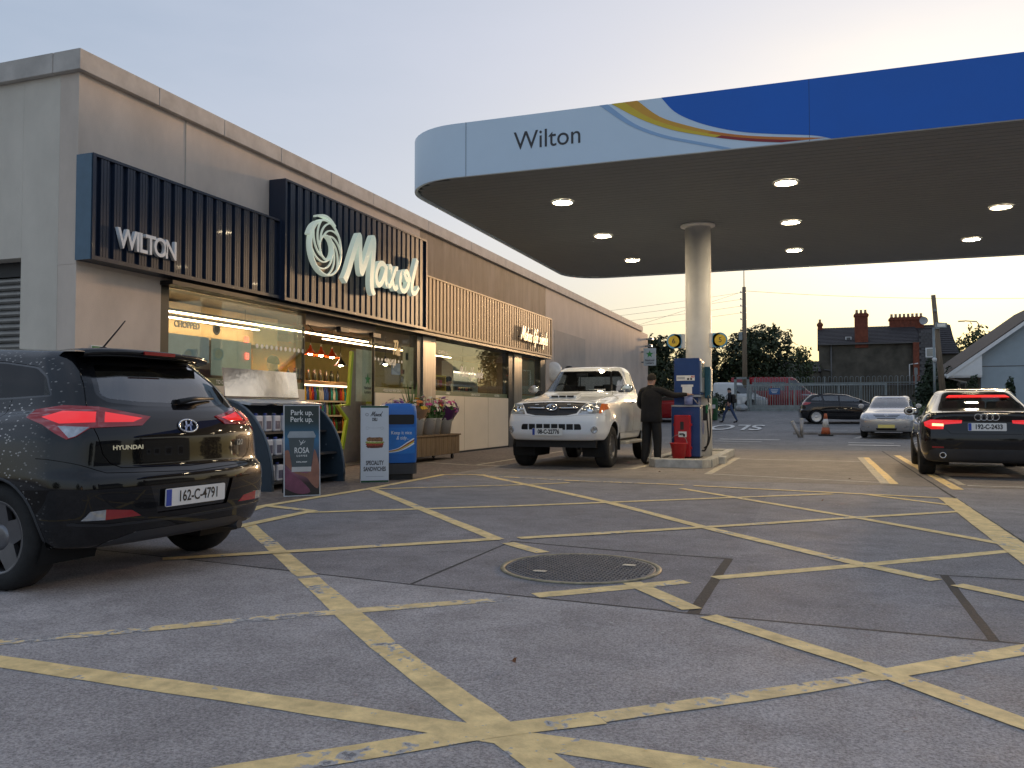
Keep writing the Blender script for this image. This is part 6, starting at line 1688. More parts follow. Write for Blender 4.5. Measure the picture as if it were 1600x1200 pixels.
def conifer(label, loc, h, w, n, seed, m=None):
    rnd = random.Random(seed); t = thing('conifer', label, 'tree', loc, 0); blobs = []
    for k in range(9):
        z = h * (.06 + .92 * k / 9); r = w / 2 * (1 - (k / 9) ** 1.6) + .08
        blobs.append((rnd.uniform(-.08, .08) * w, rnd.uniform(-.08, .08) * w, z, r * rnd.uniform(.85, 1.1), r * .95, h * .11))
    crown('crown', t, blobs, n, .10, m or M_con_l, rnd); b = B(); b.cyl((0, 0, -.1), (0, 0, h * .7), .06, 8); b.obj('trunk', M_bark, t)
conifer('tall dark columnar conifer behind the leaning pole', (5.45, 46.5, gz(46.5)), 3.0, 1.5, 4200, 21)
conifer('dark conifer growing against the leaning pole', (6.35, 46.8, gz(46.8)), 2.6, 1.1, 3000, 22)
conifer('small pointed conifer in front of the bungalow side windows', (7.05, 44.6, gz(44.6)), 2.2, .95, 2400, 23)
conifer('narrow twin tipped conifer before the grey bungalow gable', (8.30, 43.2, gz(43.2)), 2.15, .62, 2000, 24)
def shrub(label, loc, h, w, n, seed, m):
    rnd = random.Random(seed); t = thing('shrub', label, 'shrub', loc); crown('foliage', t, [(0, 0, h * .55, w / 2, w / 2, h * .5), (w * .2, 0, h * .4, w * .3, w * .3, h * .4), (-w * .2, 0, h * .5, w * .3, w * .3, h * .45)], n, .075, m, rnd)
    b = B()
    for k in range(5): b.tube([(0, 0, 0), (w * .15 * math.cos(k * 1.3), w * .15 * math.sin(k * 1.3), h * .6)], .012, 5)
    b.obj('stem', M_bark, t)
shrub('pale green shrub between the silver saloon and the leaning pole', (4.05, 40.0, gz(40)), 1.0, 1.3, 1500, 31, M_lite)
shrub('low pale shrub behind the wing mirror of the fastback', (4.9, 38.0, gz(38)), .75, .8, 700, 32, M_lite)

# ---- dark stone house
hs = thing('stone_house', 'dark stone house with slate roof and red brick chimneys', 'house', (5.3, 72, ZB))
M_stw = mat('weathered_render', (.085, .075, .058), .9, var=.5, scale=.9, bump=.4); M_slate = mat('slate', (.045, .040, .042), .7, var=.3, scale=6, bump=.3); M_brk = mat('red_brick', (.19, .055, .03), .85, var=.3, scale=5, bump=.3)
M_pot = mat('clay_pot', (.42, .30, .20), .8); M_lead = mat('lead_trim', (.12, .115, .11), .6)
zb = -ZB
b = B(); b.bb((-4.85, 0, 0), (2.42, 7, 5.35)); b.obj('wall', M_stw, hs)
b = B(); b.bb((2.44, .3, 0), (5.15, 7, 4.4)); b.obj('wing_wall', M_stw, hs)
def slates(parent, p00, p10, p01, p11, nx, nz, m, first=True):
    """overlapping slates on a roof quad p00 (left eave) p10 (right eave) p01 (left ridge) p11 (right ridge)"""
    p00, p10, p01, p11 = map(V2, (p00, p10, p01, p11)); nrm = (p10 - p00).cross(p01 - p00).normalized()
    b = B()
    for j in range(nz):
        for i in range(nx):
            o = .5 if j % 2 else 0.
            u0, u1 = max(0, (i + o) / nx), min(1, (i + o + .96) / nx); v0, v1 = j / nz, min(1, (j + 1.15) / nz)
            if u1 <= u0: continue
            q = lambda u, v: (p00 * (1 - u) + p10 * u) * (1 - v) + (p01 * (1 - u) + p11 * u) * v
            b.poly([q(u0, v0) + nrm * .05, q(u1, v0) + nrm * .05, q(u1, v1) + nrm * .012, q(u0, v1) + nrm * .012])
            b.poly([q(u0, v0) + nrm * .02, q(u1, v0) + nrm * .02, q(u1, v0) + nrm * .05, q(u0, v0) + nrm * .05])
    return tag(b.obj('roof_slates', m, parent, fix=False), kind='stuff')
b = B(); b.prism([(-.25, 5.3), (3.5, 6.95), (7.25, 5.3)], 7.5, Matrix(((0, 0, 1, -4.95), (1, 0, 0, 0), (0, 1, 0, 0), (0, 0, 0, 1)))); rf = b.obj('roof', M_slate, hs)
slates(rf, (-4.95, -.26, 5.33), (2.5, -.26, 5.33), (-4.95, 3.5, 6.98), (2.5, 3.5, 6.98), 34, 12, M_slate)
b = B(); b.prism([(.1, 4.35), (3.5, 6.95), (6.9, 4.35)], 2.6, Matrix(((0, 0, 1, 2.52), (1, 0, 0, 0), (0, 1, 0, 0), (0, 0, 0, 1)))); wr = b.obj('wing_roof', M_slate, hs)
slates(wr, (2.52, .06, 4.37), (5.25, .06, 4.37), (2.52, 3.5, 6.98), (5.0, 3.5, 6.98), 12, 14, M_slate)
b = B(); b.bb((2.0, -.35, 0), (2.42, -.002, 5.3)); b.obj('brick_quoin', M_brk, hs)
b = B(); b.bb((2.43, -.3, .2), (3.7, .28, 6.2)); dm = b.obj('slate_hung_stair', M_slate, hs)
slates(dm, (2.43, -.3, .5), (3.7, -.3, .5), (2.43, -.302, 6.2), (3.7, -.302, 6.2), 5, 26, mat('grey_hung_slate', (.09, .085, .085), .7, var=.3))
b = B(); b.bb((2.85, -.42, 4.1), (3.55, -.36, 4.85)); wf = b.obj('window', M_bwht, dm); b = B(); b.bb((2.93, -.435, 4.18), (3.47, -.425, 4.77)); b.obj('pane', mat('pale_pane', (.35, .34, .30), .2), wf)
def chimney(x, y, z0, z1, w, d, pots, nm='chimney'):
    b = B(); b.bb((x - w / 2, y - d / 2, z0), (x + w / 2, y + d / 2, z1)); b.bb((x - w / 2 - .07, y - d / 2 - .07, z1 - .25), (x + w / 2 + .07, y + d / 2 + .07, z1 - .08)); o = b.obj(nm, M_brk, hs)
    for k in range(pots):
        px = x - w / 2 + w * (k + .5) / pots
        b = B(); b.lathe([(.12, z1), (.10, z1 + .12), (.09, z1 + .26), (.11, z1 + .3)], 10, (px, y, 0)); b.obj('chimney_pot', M_pot, o)
    # courses that stand a little proud
    b = B(); k = 0; z = z0 + .05
    while z < z1 - .3:
        b.bb((x - w / 2 - .006, y - d / 2 - .006, z), (x + w / 2 + .006, y + d / 2 + .006, z + .055)); z += .075
    tag(b.obj('brick_courses', M_brk, o), kind='stuff')
chimney(-1.68, .3, 5.0, 7.75, .95, .8, 3); chimney(1.9, 3.5, 6.3, 7.65, 2.5, .8, 8); chimney(-4.75, 3.3, 5.2, 7.4, .36, .6, 1)
b = B(); b.bb((-2.85, .55, 5.62), (-2.4, .75, 5.95)); sk = b.obj('skylight', M_bwht, hs); b = B(); b.bb((-2.78, .53, 5.68), (-2.47, .545, 5.9)); b.obj('pane', M_lead, sk)
b = B(); b.cyl((-3.95, -.08, 0), (-3.95, -.08, 5.25), .06, 8); b.cyl((-4.5, -.08, 3.3), (-3.95, -.08, 3.2), .05, 8); b.obj('drain_pipe', M_lead, hs)
b = B(); b.tube([(1.75, -.1, 1.6), (1.75, -.1, 3.6), (2.3, -.45, 3.65)], .05, 8); b.obj('white_pipe', M_bwht, hs)
b = B(); b.bb((-4.98, -.32, 5.26), (2.45, -.2, 5.34)); b.obj('gutter', M_lead, hs)
b = B(); b.lathe([(.32, 0), (.2, .05), (.0, .07)], 18, (3.1, 2.6, 7.25), 'Y', cap=False); b.cyl((3.1, 2.7, 7.25), (3.1, 3.4, 6.9), .03, 6); b.obj('satellite_dish', mat('dish_grey', (.4, .4, .4), .5), hs)
an = thing('lean_to_shed', 'low lean to shed with slate roof left of the stone house', 'shed', (-1.3, 70.5, ZB))
b = B(); b.bb((-2.6, 0, 0), (1.75, 4, 3.1)); b.obj('wall', M_stw, an)
b = B(); b.prism([(-.2, 3.05), (4, 4.1), (4.2, 3.05)], 4.55, Matrix(((0, 0, 1, -2.7), (1, 0, 0, 0), (0, 1, 0, 0), (0, 0, 0, 1)))); ar = b.obj('roof', M_slate, an)
slates(ar, (-2.7, -.2, 3.07), (1.85, -.2, 3.07), (-2.7, 4, 4.13), (1.85, 4, 4.13), 18, 7, M_slate)
for x in (-1.2, -.1): b = B(); b.lathe([(.09, 0), (.05, .06)], 10, (x, -.06, 2.5), 'Y'); b.obj('wall_light', M_bwht, an)
bw = thing('boundary_wall', 'dark rubble boundary wall behind the hooped fence', 'wall', (6, 62, ZB))
b = B(); b.bb((-11, 0, -.1), (12, .4, 1.7)); b.obj('wall', M_stw, bw); b = B(); b.bb((-11.05, -.05, 1.702), (12.05, .45, 1.8)); b.obj('coping', M_lead, bw)

# ---- bungalow at the right
bg_ = thing('bungalow', 'pale grey bungalow with white barge boards at the right edge', 'house', (11.3, 46, gz(46)))
M_bunw = mat('pale_blue_grey_render', (.36, .42, .45), .85, var=.06, scale=2); M_bunl = mat('cream_render', (.45, .42, .34), .85); M_tile = mat('brown_roof_tile', (.075, .058, .048), .8, var=.3, scale=5)
g0 = gz(46); ap = 5.95
b = B(); b.prism([(-3.65, 0), (3.65, 0), (3.65, 3.16), (0, ap - .03), (-3.65, 3.16)], .25, place(FRONT_Y, (0, .25, 0))); b.obj('gable_wall', M_bunw, bg_)
b = B(); b.bb((-3.64, .26, 0), (-3.4, 11, 2.3)); b.obj('side_wall', M_bunl, bg_); b = B(); b.bb((3.4, .26, 0), (3.64, 11, 2.3)); b.obj('side_wall', M_bunl, bg_); b = B(); b.bb((-3.39, 10.8, 0), (3.39, 11, 2.5)); b.obj('rear_wall', M_bunl, bg_)
sl_ = (ap - 2.05) / 5.15
for sd in (-1, 1):
    b = B(); b.prism([(sd * 5.15, 2.05), (0, ap), (0, ap + .14), (sd * 5.2, 2.17)], 11.6, place(FRONT_Y, (0, 11.2, 0))); ro = b.obj('roof', M_tile, bg_)
    slates(ro, (sd * 5.2, -.42, 2.2), (sd * 5.2, 11.2, 2.2), (0, -.42, ap + .16), (0, 11.2, ap + .16), 34, 16, M_tile) if sd < 0 else None
    b = B(); b.prism([(sd * 5.2, 1.93), (0, ap - .12), (0, ap + .06), (sd * 5.22, 2.12)], .06, place(FRONT_Y, (0, -.41, 0))); b.obj('barge_board', M_bwht, bg_)
    b = B(); b.bb((sd * 3.66, -.36, 1.98), (sd * 5.1, .0, 2.55) if False else (sd * 5.05, .0, 2.06)); b.obj('boxed_eave', M_bwht, bg_)
b = B(); b.prism([(-3.66, 2.06), (-5.1, 2.06), (-3.66, 3.1)], .04, place(FRONT_Y, (0, -.37, 0))); b.obj('eave_cheek', M_bwht, bg_)
b = B(); b.tube([(-5.24, -.4, 2.10), (-5.24, 11.2, 2.10)], .07, 8); b.tube([(-5.24, .3, 2.05), (-4.2, .35, 1.75), (-3.75, .35, 1.6), (-3.75, .35, 0)], .04, 8); b.obj('gutter', M_bwht, bg_)
for y in (1.6, 4.2, 7): b = B(); b.bb((-3.70, y, .75), (-3.645, y + 1.6, 1.95)); w_ = b.obj('window', M_bwht, bg_); b = B(); b.bb((-3.715, y + .1, .85), (-3.702, y + .75, 1.85)); b.bb((-3.715, y + .85, .85), (-3.702, y + 1.5, 1.85)); b.obj('pane', mat('dark_pane', (.05, .06, .07), .1), w_)
b = B(); b.bb((-3.66, -.012, 2.50), (3.66, -.002, 2.54)); b.obj('wall_line', M_lead, bg_)

# ---- sliding gate and hoop-topped fence
M_galv = mat('galvanised_steel', (.25, .28, .28), .5, metal=.6, var=.2, scale=4)
gt = thing('sliding_gate', 'wide galvanised sliding gate with vertical bars and solid kick panel', 'gate', (.15, 51, gz(51)))
for z in (1.52, .30): b = B(); b.box((0, 0, z), (7.3, .08, .10)); b.obj('rail', M_galv, gt)
b = B(); b.box((0, 0, .17), (7.3, .05, .16)); b.obj('kick_panel', M_galv, gt); b = B(); b.box((0, 0, .04), (7.3, .1, .08)); b.obj('track_beam', M_galv, gt)
me = None
for k in range(56):
    x = -3.58 + k * .13
    if me is None: b = B(); b.box((0, 0, 0), (.03, .03, 1.16)); o = b.obj('bar', M_galv, gt); me = o.data
    else: o = bpy.data.objects.new('bar', me); link(o, gt)
    o.location = (x, 0, .91)
for x in (-3.64, -1.2, 1.2, 3.64): b = B(); b.box((x, 0, .8), (.09, .09, 1.55)); b.obj('stile', M_galv, gt)
pt = thing('gate_portal', 'grey steel gate portal frame in front of the telegraph pole', 'gate post', (-4.0, 51.2, gz(51)))
for x in (-.36, .36): b = B(); b.box((x, 0, 1.0), (.14, .3, 2.0)); b.obj('post', M_galv, pt)
b = B(); b.box((0, 0, 1.95), (.86, .3, .12)); b.obj('head_beam', M_galv, pt); b = B(); b.box((0, .1, 1.5), (.58, .03, .06)); b.obj('cross_bar', M_galv, pt)
for x, z in ((-.17, .55), (.12, .7)): b = B(); b.box((x, -.02, z), (.16, .08, .26)); b.obj('warning_plate', M_bwht, pt)
bg2 = thing('rubbish_bag', 'pale tied rubbish bag lying at the foot of the gate portal', 'bag', (-3.95, 50.75, gz(50.7)))
b = B(); bmesh.ops.create_icosphere(b.bm, subdivisions=3, radius=.28)
rn = random.Random(5)
for v in b.bm.verts: v.co = V2((v.co.x * 1.2, v.co.y, (v.co.z * .75 + .2))) * (1 + .12 * math.sin(v.co.x * 17) * math.sin(v.co.y * 13 + 1) + rn.uniform(-.03, .03))
b.obj('bag', mat('pale_plastic_bag', (.35, .36, .36), .4), bg2, smooth=True); b = B(); b.cone((0, 0, .36), (.05, 0, .5), .05, .09, 8); b.obj('knot', MATS['pale_plastic_bag'], bg2)
fn = thing('hooped_fence', 'hoop topped steel fence running behind the gate and cars', 'fence', (1.6, 53, gz(53)))
mh_ = None
for k in range(33):
    x = -4.9 + k * .30
    if mh_ is None:
        b = B(); pts = [(-.085, 0, 0), (-.085, 0, 1.85)] + [(.085 * -math.cos(PI * i / 8), 0, 1.85 + .10 * math.sin(PI * i / 8)) for i in range(1, 8)] + [(.085, 0, 1.85), (.085, 0, 0)]
        b.tube(pts, .013, 6); o = b.obj('hoop', M_galv, fn); mh_ = o.data
    else: o = bpy.data.objects.new('hoop', mh_); link(o, fn)
    o.location = (x, 0, .05)
for z in (.25, 1.62): b = B(); b.box((0, .02, z), (9.9, .02, .05)); b.obj('rail', M_galv, fn)
for k in range(6): b = B(); b.box((-4.95 + k * 1.98, .05, .98), (.06, .06, 1.96)); b.obj('fence_post', M_galv, fn)
sgn = thing('gate_sign', 'small blue notice fixed to the sliding gate', 'sign', (-2.15, 50.93, gz(51) + 1.15)); b = B(); b.box((0, 0, 0), (.62, .02, .36)); b.obj('panel', mat('blue_sign', (.04, .12, .28), .5), sgn)
for k in range(3): b = B(); b.box((0, -.012, .09 - k * .08), (.42 - .08 * k, .004, .03)); b.obj('text_line', M_bwht, sgn)
pr = thing('gate_keypad_post', 'slim grey access post standing beside the hooped fence', 'post', (5.15, 49.5, gz(49.5))); b = B(); b.box((0, 0, 1.2), (.09, .09, 2.4)); b.obj('post', M_galv, pr); b = B(); b.box((0, -.07, 2.2), (.16, .06, .36)); b.obj('reader', M_galv, pr)

# ---- poles and wires
M_pole = mat('weathered_pole_timber', (.20, .15, .10), .85, var=.25, scale=5, stretch=(4, 4, .3), bump=.3)
tp = thing('telegraph_pole', 'upright wooden telegraph pole rising behind the gate portal', 'pole', (-4.0, 53.6, gz(53)))
b = B(); b.cone((0, 0, -.1), (0, 0, 7.65), .17, .11, 14); b.obj('pole', M_pole, tp); b = B(); b.cyl((0, 0, 7.6), (0, 0, 8.9), .03, 8); b.obj('mast', M_galv, tp)
for k in range(5): b = B(); b.cyl((-.22, -.05, 7.3 - k * .42), (.12, -.05, 7.3 - k * .42), .025, 6); b.lathe([(.04, 0), (.05, .05), (.03, .1)], 8, (-.2, -.05, 7.3 - k * .42)); b.obj('insulator', M_bwht, tp)
for k in range(8): b = B(); b.cyl((-.16 if k % 2 else .16, 0, 3.2 + k * .3), (0, 0, 3.2 + k * .3), .012, 6); b.obj('step_iron', M_galv, tp)
b = B(); b.box((-.22, -.1, 4.6), (.22, .16, .5)); b.obj('junction_box', M_galv, tp)
lpz = thing('leaning_pole', 'leaning wooden pole with a box lamp beside the conifers', 'pole', (5.95, 45, gz(45)))
b = B(); b.cone((0, 0, -.1), (-.45, 0, 6.05), .16, .10, 14); b.obj('pole', M_pole, lpz)
b = B(); b.box((-.16, -.18, 4.55), (.5, .22, .26), m=Matrix.Rotation(.1, 4, 'Y')); lm = b.obj('lamp_box', M_galv, lpz, bevel=.02); b = B(); b.box((-.16, -.30, 4.55), (.36, .02, .16)); b.obj('lamp_glass', mat('pale_lamp_glass', (.8, .78, .7), .2), lm)
b = B(); b.box((-.40, -.12, 5.3), (.12, .1, .12)); b.obj('bracket', M_galv, lpz)
cp = thing('camera_pole', 'slim galvanised pole carrying a dome camera', 'pole', (5.25, 43, gz(43))); b = B(); b.cyl((0, 0, 0), (0, 0, 4.45), .055, 12); b.obj('pole', M_galv, cp)
b = B(); b.lathe([(.0, -.11), (.07, -.09), (.10, -.02), (.10, .06), (.04, .1)], 16, (0, -.14, 2.95)); b.obj('dome_camera', mat('camera_white', (.6, .6, .58), .3), cp); b = B(); b.box((.1, 0, 4.42), (.3, .06, .05)); b.obj('arm', M_galv, cp)
sl2 = thing('street_lamp', 'distant street lamp standing behind the bungalow roof', 'street lamp', (15.2, 92, ZB)); b = B(); b.tube([(0, 0, 0), (0, 0, 8.4), (-.2, 0, 8.7), (-1.2, 0, 8.8)], .06, 8); b.obj('column', M_galv, sl2); b = B(); b.box((-1.5, 0, 8.78), (.6, .25, .12)); b.obj('lantern', M_galv, sl2, bevel=.03)
def wire(name, lab, a, c, sag, r=.008):
    a, c = V2(a), V2(c); b = B(); b.tube([a + (c - a) * t + V2((0, 0, -4 * sag * t * (1 - t))) for t in [k / 24 for k in range(25)]], r, 5)
    o = b.obj(name, M_black, None); return tag(o, lab, 'wire', 'overhead wires')
z0 = gz(53)
for k in range(4): wire('overhead_wire', '%s of the four wires running left from the telegraph pole' % ('topmost', 'second highest', 'third highest', 'lowest')[k], (-4.2, 53.55, z0 + 7.3 - k * .42), (-46, 49, z0 + 5.6 - k * .30), .9)
wire('overhead_wire', 'slanting wire dropping left from the telegraph pole', (-4.1, 53.55, z0 + 7.35), (-30, 57, 2.6), .3)
wire('overhead_wire', 'single wire running right from telegraph pole over the stone house', (-3.9, 53.6, z0 + 7.4), (38, 58, 9.2), 1.3, .011)

# ---- cone, bollards, bin, kerb
cn = thing('traffic_cone', 'orange and white traffic cone beside the silver saloon', 'cone', (.40, 33.2, gz(33.2)))
M_orc = mat('cone_orange', (.50, .13, .05), .6, var=.2)
b = B(); b.box((0, 0, .03), (.52, .52, .06)); b.obj('base', M_black, cn, bevel=.01)
for z0_, z1_, m in ((.06, .30, M_orc), (.301, .62, mat('cone_white', (.62, .60, .56), .5, var=.15)), (.621, .82, M_orc)):
    b = B(); rr = lambda z: .17 - .125 * (z - .06) / .76
    b.cone((0, 0, z0_), (0, 0, z1_), rr(z0_), rr(z1_), 20); b.obj('cone_band', m, cn)
M_bol = mat('steel_bollard', (.34, .32, .30), .45, metal=.5, var=.2)
for lab, x, y, tl in (('upright steel bollard at the edge of the car park', -.42, 31.5, 0), ('steel bollard knocked over to the left of the upright one', -.47, 31.4, -24)):
    t = thing('bollard', lab, 'bollard', (x, y, gz(31.5) - .01)); t.rotation_euler = (0, R(tl), 0)
    b = B(); b.cyl((0, 0, -.05), (0, 0, .66 if not tl else .62), .06, 16); b.obj('tube', M_bol, t); b = B(); b.lathe([(.06, .66 if not tl else .62), (.055, .69 if not tl else .65), (.0, .70 if not tl else .66)], 16, cap=False); b.obj('cap', mat('bollard_cap', (.55, .48, .36), .4), t)
gb_ = thing('green_bin', 'tall green litter bin on the verge behind the pump', 'bin', (-4.95, 44.6, gz(44.6))); M_gbin = mat('bin_green', (.02, .10, .035), .45)
b = B(); b.box((0, 0, .5), (.46, .46, 1.0)); b.obj('body', M_gbin, gb_, bevel=.03); b = B(); b.prism([(-.26, 0), (.26, 0), (.22, .14), (-.22, .14)], .5, place(FRONT_Y, (0, .25, 1.0))); b.obj('hood', M_gbin, gb_, bevel=.02); b = B(); b.box((0, -.235, .7), (.3, .012, .2)); b.obj('label_plate', M_bwht, gb_)
kb = thing('kerb_island', 'low kerb edging at the car park behind the cone', 'kerb', (1.9, 33.8, gz(33.8))); M_kerb = mat('kerb_concrete', (.24, .23, .22), .85, var=.2, scale=4, bump=.2)
for k in range(6): b = B(); b.box((-2.2 + k * .92, .0, .03), (.91, .25, .12)); b.obj('kerb_stone', M_kerb, kb, bevel=.015)
kb2 = thing('paved_corner', 'raised grey paved corner beside the silver saloon', 'kerb', (4.6, 37.5, gz(37.5)))
b = B(); b.box((0, 0, .02), (2.4, 5.5, .28)); b.obj('paving', mat('grey_paving', (.27, .27, .27), .85, var=.15), kb2, rot=(R(2.4), 0, 0), bevel=.02)

# ---- the far side of the road, seen mirrored in paint and glass
M_bs = mat('cream_house_render', (.42, .38, .30), .85, var=.1)
for k, (x, y, w_, d_, h_, lab) in enumerate(((36, 33, 8, 11, 4.8, 'cream two storey house across the road, nearer the bungalow'), (38, 12, 8, 10, 5.2, 'cream two storey house across the road, right of the canopy'), (24, -34, 12, 8, 5.0, 'cream two storey house behind the photographer'))):
    t = thing('roadside_house', lab, 'house', (x, y, 0))
    b = B(); b.bb((-w_ / 2, -d_ / 2, 0), (w_ / 2, d_ / 2, h_)); b.obj('wall', M_bs, t)
    b = B(); b.prism([(-w_ / 2 - .3, h_), (w_ / 2 + .3, h_), (0, h_ + 2.6)], d_ + .4, place(FRONT_Y, (0, d_ / 2 + .2, 0))); rf_ = b.obj('roof', M_slate, t); b = B(); b.bb((-.5, -d_ / 2, h_ + 1.2), (.5, -d_ / 2 + .9, h_ + 3.6)); b.obj('chimney', M_brk, rf_)
    for q in range(4): b = B(); b.bb((-w_ / 2 - .03, -d_ / 2 + 1 + q * (d_ - 2) / 4, 1.0), (-w_ / 2 - .002, -d_ / 2 + 2.1 + q * (d_ - 2) / 4, 2.2)); wo_ = b.obj('window', M_bwht, t); b = B(); b.bb((-w_ / 2 - .04, -d_ / 2 + 1.1 + q * (d_ - 2) / 4, 1.1), (-w_ / 2 - .032, -d_ / 2 + 2.0 + q * (d_ - 2) / 4, 2.1)); b.obj('pane', MATS['dark_pane'], wo_)
for k, (x, y, h_, w_, lab) in enumerate(((30, 22, 6.5, 6, 'roadside tree between the two cream houses'), (29, 42, 5.5, 5, 'roadside tree beyond the bungalow'), (31, 3, 7, 6, 'roadside tree past the second cream house'), (10, -28, 7.5, 7, 'large roadside tree behind the photographer'), (-9, -32, 6.5, 7, 'roadside tree behind the photographer to the left'))):
    tree(lab, (x, y, 0), h_, w_, 1600, .26, M_leaf, 40 + k)
bw2 = thing('roadside_wall', 'low rendered garden wall across the road', 'wall', (27, 18, 0)); b = B(); b.bb((0, -34, 0), (.3, 34, 1.3)); b.obj('wall', M_stw, bw2); b = B(); b.bb((-.05, -34.05, 1.302), (.35, 34.05, 1.38)); b.obj('coping', M_lead, bw2)
# ================================================================== pump island
isl = thing('pump_island', 'raised concrete pump island with pale worn kerb', 'kerb', (-2.39, 18.0, 0))
M_isl = mat('island_concrete', (.34, .32, .29), .8, var=.25, scale=5, bump=.25); M_kpt = mat('worn_white_kerb', (.42, .41, .38), .7, var=.3, scale=6, bump=.2)
b = B(); b.prism([(-.42, -2.0), (.42, -2.0), (.42, 2.2), (-.42, 2.2)], .12); b.obj('slab', M_isl, isl)
for (p, q) in (((-.60, -1.95), (-.43, 2.35)), ((.43, -1.95), (.60, 2.35))):
    n = 4
    for k in range(n): y0 = p[1] + (q[1] - p[1]) * k / n; b = B(); b.bb((p[0], y0 + .005, 0), (q[0], y0 + (q[1] - p[1]) / n - .005, .16)); b.obj('kerb_stone', M_kpt, isl, bevel=.015)
b = B(); b.prism([(-.58, -2.02), (-.42, -2.32), (.45, -2.32), (.58, -2.02)], .165); b.obj('kerb_end', M_kpt, isl, bevel=.015)
b = B(); b.bb((-.6, 2.36, 0), (.6, 2.6, .16)); b.obj('kerb_end', M_kpt, isl, bevel=.015)
b = B(); b.bb((.44, -.9, .0), (.72, -.4, .15)); b.obj('kerb_block', M_kpt, isl, bevel=.015)
pm = thing('fuel_pump', 'tall blue fuel pump with steel side and hanging nozzle', 'fuel pump', (-2.41, 16.95, .12))
M_pb = mat('pump_blue', (.012, .045, .18), .35, var=.08, coat=.4); M_ps = mat('pump_steel', (.45, .45, .46), .3, metal=.85, var=.1)
b = B(); b.bb((-.29, 0, .03), (.27, .55, 1.02)); b.obj('lower_cabinet', M_pb, pm, bevel=.015)
b = B(); b.bb((-.29, -.005, 1.022), (.29, .56, 1.06)); b.obj('steel_shelf', M_ps, pm, bevel=.006)
b = B(); b.bb((-.24, .06, 1.062), (.24, .50, 1.22)); b.obj('neck', M_pb, pm); b = B(); b.bb((-.23, .0, 1.222), (.29, .55, 1.262)); b.obj('steel_rail', M_ps, pm)
b = B(); b.bb((-.235, .0, 1.264), (.28, .55, 2.0)); hd_ = b.obj('head', M_pb, pm, bevel=.02)
b = B(); b.bb((.272, .03, .04), (.30, .53, 1.0)); b.obj('side_panel', M_ps, pm); b = B(); b.bb((.281, .06, 1.32), (.31, .5, 1.95)); dp = b.obj('display_panel', M_ps, pm)
b = B(); b.bb((.311, .10, 1.62), (.316, .46, 1.90)); b.obj('screen', mat('pump_screen', (.10, .14, .13), .15), dp)
b = B(); b.lathe([(.16, 0), (0, .003)], 28, (.302, .28, .62), 'X', cap=False); b.obj('blue_roundel', mat('roundel_blue', (.02, .06, .22), .4), pm)
b = B(); b.bb((-.26, .01, .0), (.26, .52, .03)); b.obj('foot', M_black, pm)
b = B(); b.bb((.30, .56, 1.2), (.42, .8, 1.85)); b.obj('card_terminal', mat('terminal_teal', (.02, .10, .16), .4), pm, bevel=.02); b = B(); b.bb((.421, .60, 1.35), (.44, .76, 1.8)); b.obj('terminal_frame', M_bwht, pm)
# notices, paper
b = B(); b.box((.0, -.003, 1.60), (.36, .004, .105)); nt = b.obj('warning_notice', M_bwht, pm)
for k in range(2): b = B(); b.lathe([(.022, 0), (0, .001)], 14, (.05 + .06 * k, -.006, 1.58), 'Y', cap=False); b.obj('symbol', M_black, nt)
for k in range(3): b = B(); b.prism([(.10 + .025 * k, -.02), (.115 + .025 * k, -.02), (.13 + .025 * k, .02), (.115 + .025 * k, .02)], .0008, place(FRONT_Y, (0, -.0052, 1.625))); b.obj('hazard_stripe', mat('notice_red', (.5, .05, .05), .5), nt)
b = B(); b.box((-.09, -.006, 1.60), (.15, .002, .05)); b.obj('notice_text', mat('notice_grey', (.45, .46, .48), .6), nt)
b = B(); b.box((.03, -.003, 1.37), (.19, .004, .17)); pp = b.obj('paper_notice', M_bwht, pm); b = B(); b.box((.03, -.007, 1.445), (.24, .006, .045)); b.obj('dispenser_top', mat('paper_white', (.72, .72, .72), .6), pp)
b = B(); b.lathe([(.08, 1.065), (.085, 1.25)], 20, (.06, -.04, 0), cap=True); b.obj('paper_roll', mat('blue_paper', (.25, .30, .55), .8), pm)
b = B(); b.tube([(.13, -.02, 1.22), (.24, -.02, 1.08)], .012, 6); b.obj('shelf_strut', M_ps, pm)
# nozzle and hose
b = B(); b.box((.36, .10, .90), (.07, .12, .30)); b.obj('nozzle_holster', M_black, pm, bevel=.015)
b = B(); b.box((.41, .03, .98), (.045, .07, .17)); nz_ = b.obj('nozzle', mat('nozzle_green', (.01, .14, .05), .4), pm, bevel=.015); b = B(); b.tube([(.43, -.02, .95), (.47, -.03, 1.0), (.48, -.02, 1.06), (.45, .02, 1.10)], .012, 6); b.obj('hand_guard', mat('guard_white', (.6, .6, .58), .4), nz_)
b = B(); b.tube(smooth_path([(.41, .02, .90), (.42, .0, .72), (.44, -.02, .45), (.42, -.02, .27), (.36, .05, .16), (.30, .15, .15)], 6), .017, 8); b.obj('hose', M_black, pm)
b = B(); b.tube(smooth_path([(.41, .2, 1.25), (.45, .18, .9), (.46, .15, .5), (.42, .12, .28), (.33, .2, .2)], 6), .015, 8); b.obj('hose', M_black, pm)
